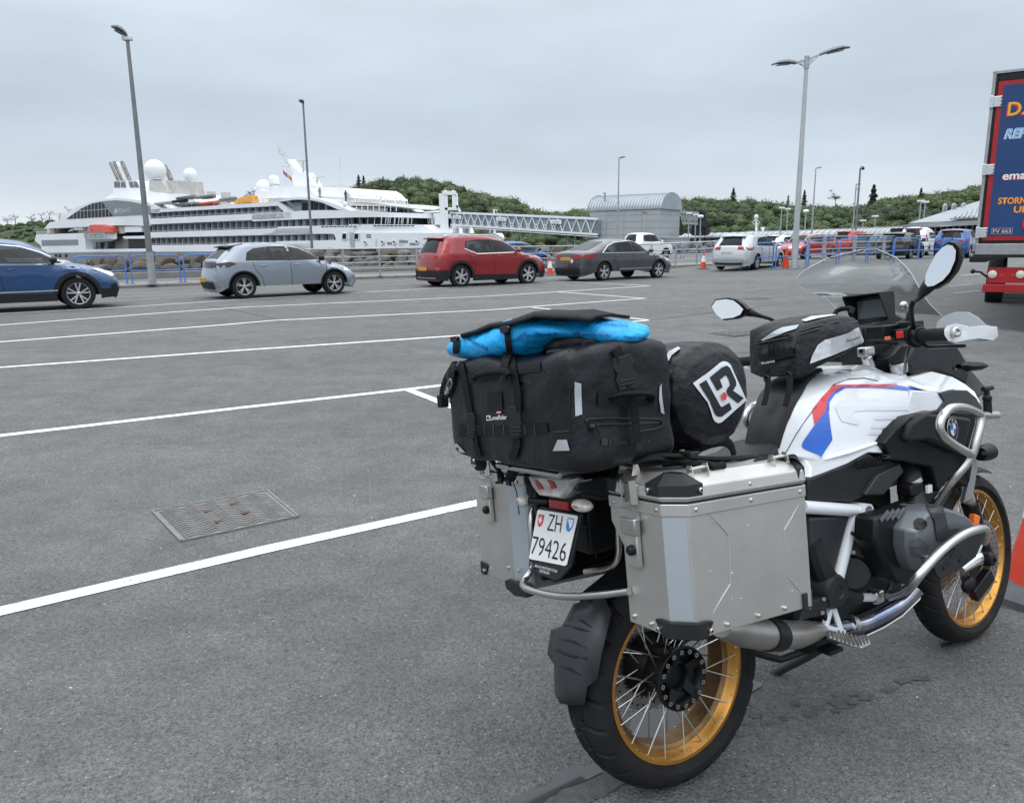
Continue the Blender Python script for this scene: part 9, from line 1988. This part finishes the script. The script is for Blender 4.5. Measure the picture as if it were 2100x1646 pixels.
b = MB(); p = onlid(1415, 940, .012, -.34); b.box(p.x-.014, p.x+.014, p.y-.02, p.y+.02, p.z-.003, p.z+.005); relt(b.build('cam_buckle', M_buck, None, bevel=.002), ls, LO)
# ---- tank bag
TO = Vector((.68, 0, 1.10)); tb = bag_thing('tank_bag', 'black tank bag with silver side panel and buckled straps, strapped on the fuel tank', 'tank bag', TO)
ky = lambda x, y, yy: Bp(x, y, yy)
sec = [ # rear -> front : (bottom right, mid right, top right, top left, bottom left)
 [ky(1631, 772, -.112), ky(1634, 720, -.116), ky(1626, 688, -.104), ky(1553, 698, .105), ky(1561, 776, .100)],
 [ky(1660, 762, -.132), ky(1662, 702, -.136), ky(1648, 668, -.120), None, None],
 [ky(1700, 742, -.160), ky(1702, 688, -.165), ky(1690, 654, -.140), None, None],
 [ky(1745, 720, -.155), ky(1745, 678, -.160), ky(1732, 648, -.130), None, None],
 [ky(1772, 705, -.130), ky(1768, 672, -.135), ky(1755, 652, -.110), None, None]]
rings = []
for s in sec:
    br, mr_2, tr_, tl2, bl2 = s
    L = [Vector((p.x, -p.y*.75, p.z)) for p in (tr_, mr_2, br)] if tl2 is None else [Bx(1553, 698, tr_.x), Bx(1556, 730, mr_2.x), Bx(1562, 775, br.x)]
    top_ = tr_.lerp(L[0], .5)+Vector((0, 0, .016))
    rings.append([br, mr_2, tr_, tr_.lerp(top_, .55)+Vector((0, 0, .004)), top_, L[0].lerp(top_, .55)+Vector((0, 0, .004)), L[0], L[1], L[2]])
b = MB(); b.loft(rings); tbb = b.build('bag_body', M_nyl, None, smooth=40, bevel=.010, seg=3)
bvt = bvh_of([tbb], Matrix.Identity(4)); relt(tbb, tb, TO)
ct = lambda l: [(1440+x/3.387, 480+y/3.387) for x, y in l]
def td(name, poly, m, lift=.002, par=tb): o = decal(name, bvt, ct(poly), m, None, lift, 6); return relt(o, tb, TO)
td('silver_panel', [(745, 900), (760, 845), (800, 770), (850, 735), (1000, 690), (1080, 650), (1122, 748), (1000, 800), (880, 850)], mat('silver_reflective', (.66, .68, .71), .28, .35, var=.15, vs=16, bump=.4, bs=18), .003)
td('grey_window', [(412, 735), (480, 690), (560, 650), (675, 632), (655, 660), (560, 690), (480, 722), (425, 742)], M_refl, .003); td('silver_top_panel', [(690, 603), (760, 575), (900, 562), (935, 566), (800, 590), (720, 610)], mat('silver_reflective', (.66, .68, .71), .28), .003)
td('grey_side_patch', [(575, 760), (650, 742), (640, 800), (590, 812)], M_dg, .002); td('grey_side_patch', [(415, 800), (480, 785), (480, 830), (420, 850)], M_dg, .002)
for l in ([(380, 745), (500, 715), (640, 690), (800, 640), (950, 610), (1070, 590)], [(384, 760), (520, 735), (660, 705), (820, 655), (1075, 610)]):
    H = [h for h in [hit(bvt, *q, .002) for q in ct(l)] if h]; b = MB(); b.tube(H, .0028, 6, sm=1); relt(b.build('zip_line', M_blackg, None), tb, TO)
td('webbing_strap', ribbon_poly([(408, 870), (500, 845), (640, 815)], 62), M_web, .005)
relt(decal_text('bag_lettering', bvt, 'Wunderlich', ct([(420, 898)])[0], ct([(515, 880)])[0], 5, M_swh, None, .0075), tb, TO); relt(decal_text('bag_lettering', bvt, 'Wunderlich', ct([(990, 742)])[0], ct([(1090, 715)])[0], 6, M_dg, None, .0045), tb, TO)
for x in (478, 505):
    H = [hit(bvt, *q, .006) for q in ct([(x, 745), (x-2, 790), (x-6, 835)])]
    if all(H): b = MB(); b.tube(H, .0035, 6); relt(b.build('zip_puller', M_web, None), tb, TO)
for (xa, ya), (xb, yb_), (xc, yc_) in (((455, 985), (458, 1060), (440, 1140)), ((605, 960), (610, 1050), (590, 1145))):
    pa, pb, pc = [Bx(*ct([q])[0], xx) for q, xx in (((xa, ya), .468), ((xb, yb_), .452), ((xc, yc_), .435))]
    b = MB(); b.tube([pa+Vector((0, 0, .02)), pa, pb, pc, pc+Vector((-.01, 0, -.02))], .013, 8, sm=1, flat=(.9, .2)); relt(b.build('fixing_strap', M_web, None), tb, TO)
    b = MB(); b.tube([pa+Vector((-.006, math.cos(k)*.010, math.sin(k)*.010-.008)) for k in [q*PI/5 for q in range(10)]], .0022, 6, closed=True); relt(b.build('ring', M_buck, None), tb, TO)
b = MB(); p = ky(1735, 645, -.06); b.tube([p+Vector((-.02, .03, .0)), p+Vector((0, .03, .02)), p+Vector((0, -.03, .02)), p+Vector((-.02, -.03, 0))], .008, 8, sm=1); relt(b.build('carry_handle', M_web, None), tb, TO)
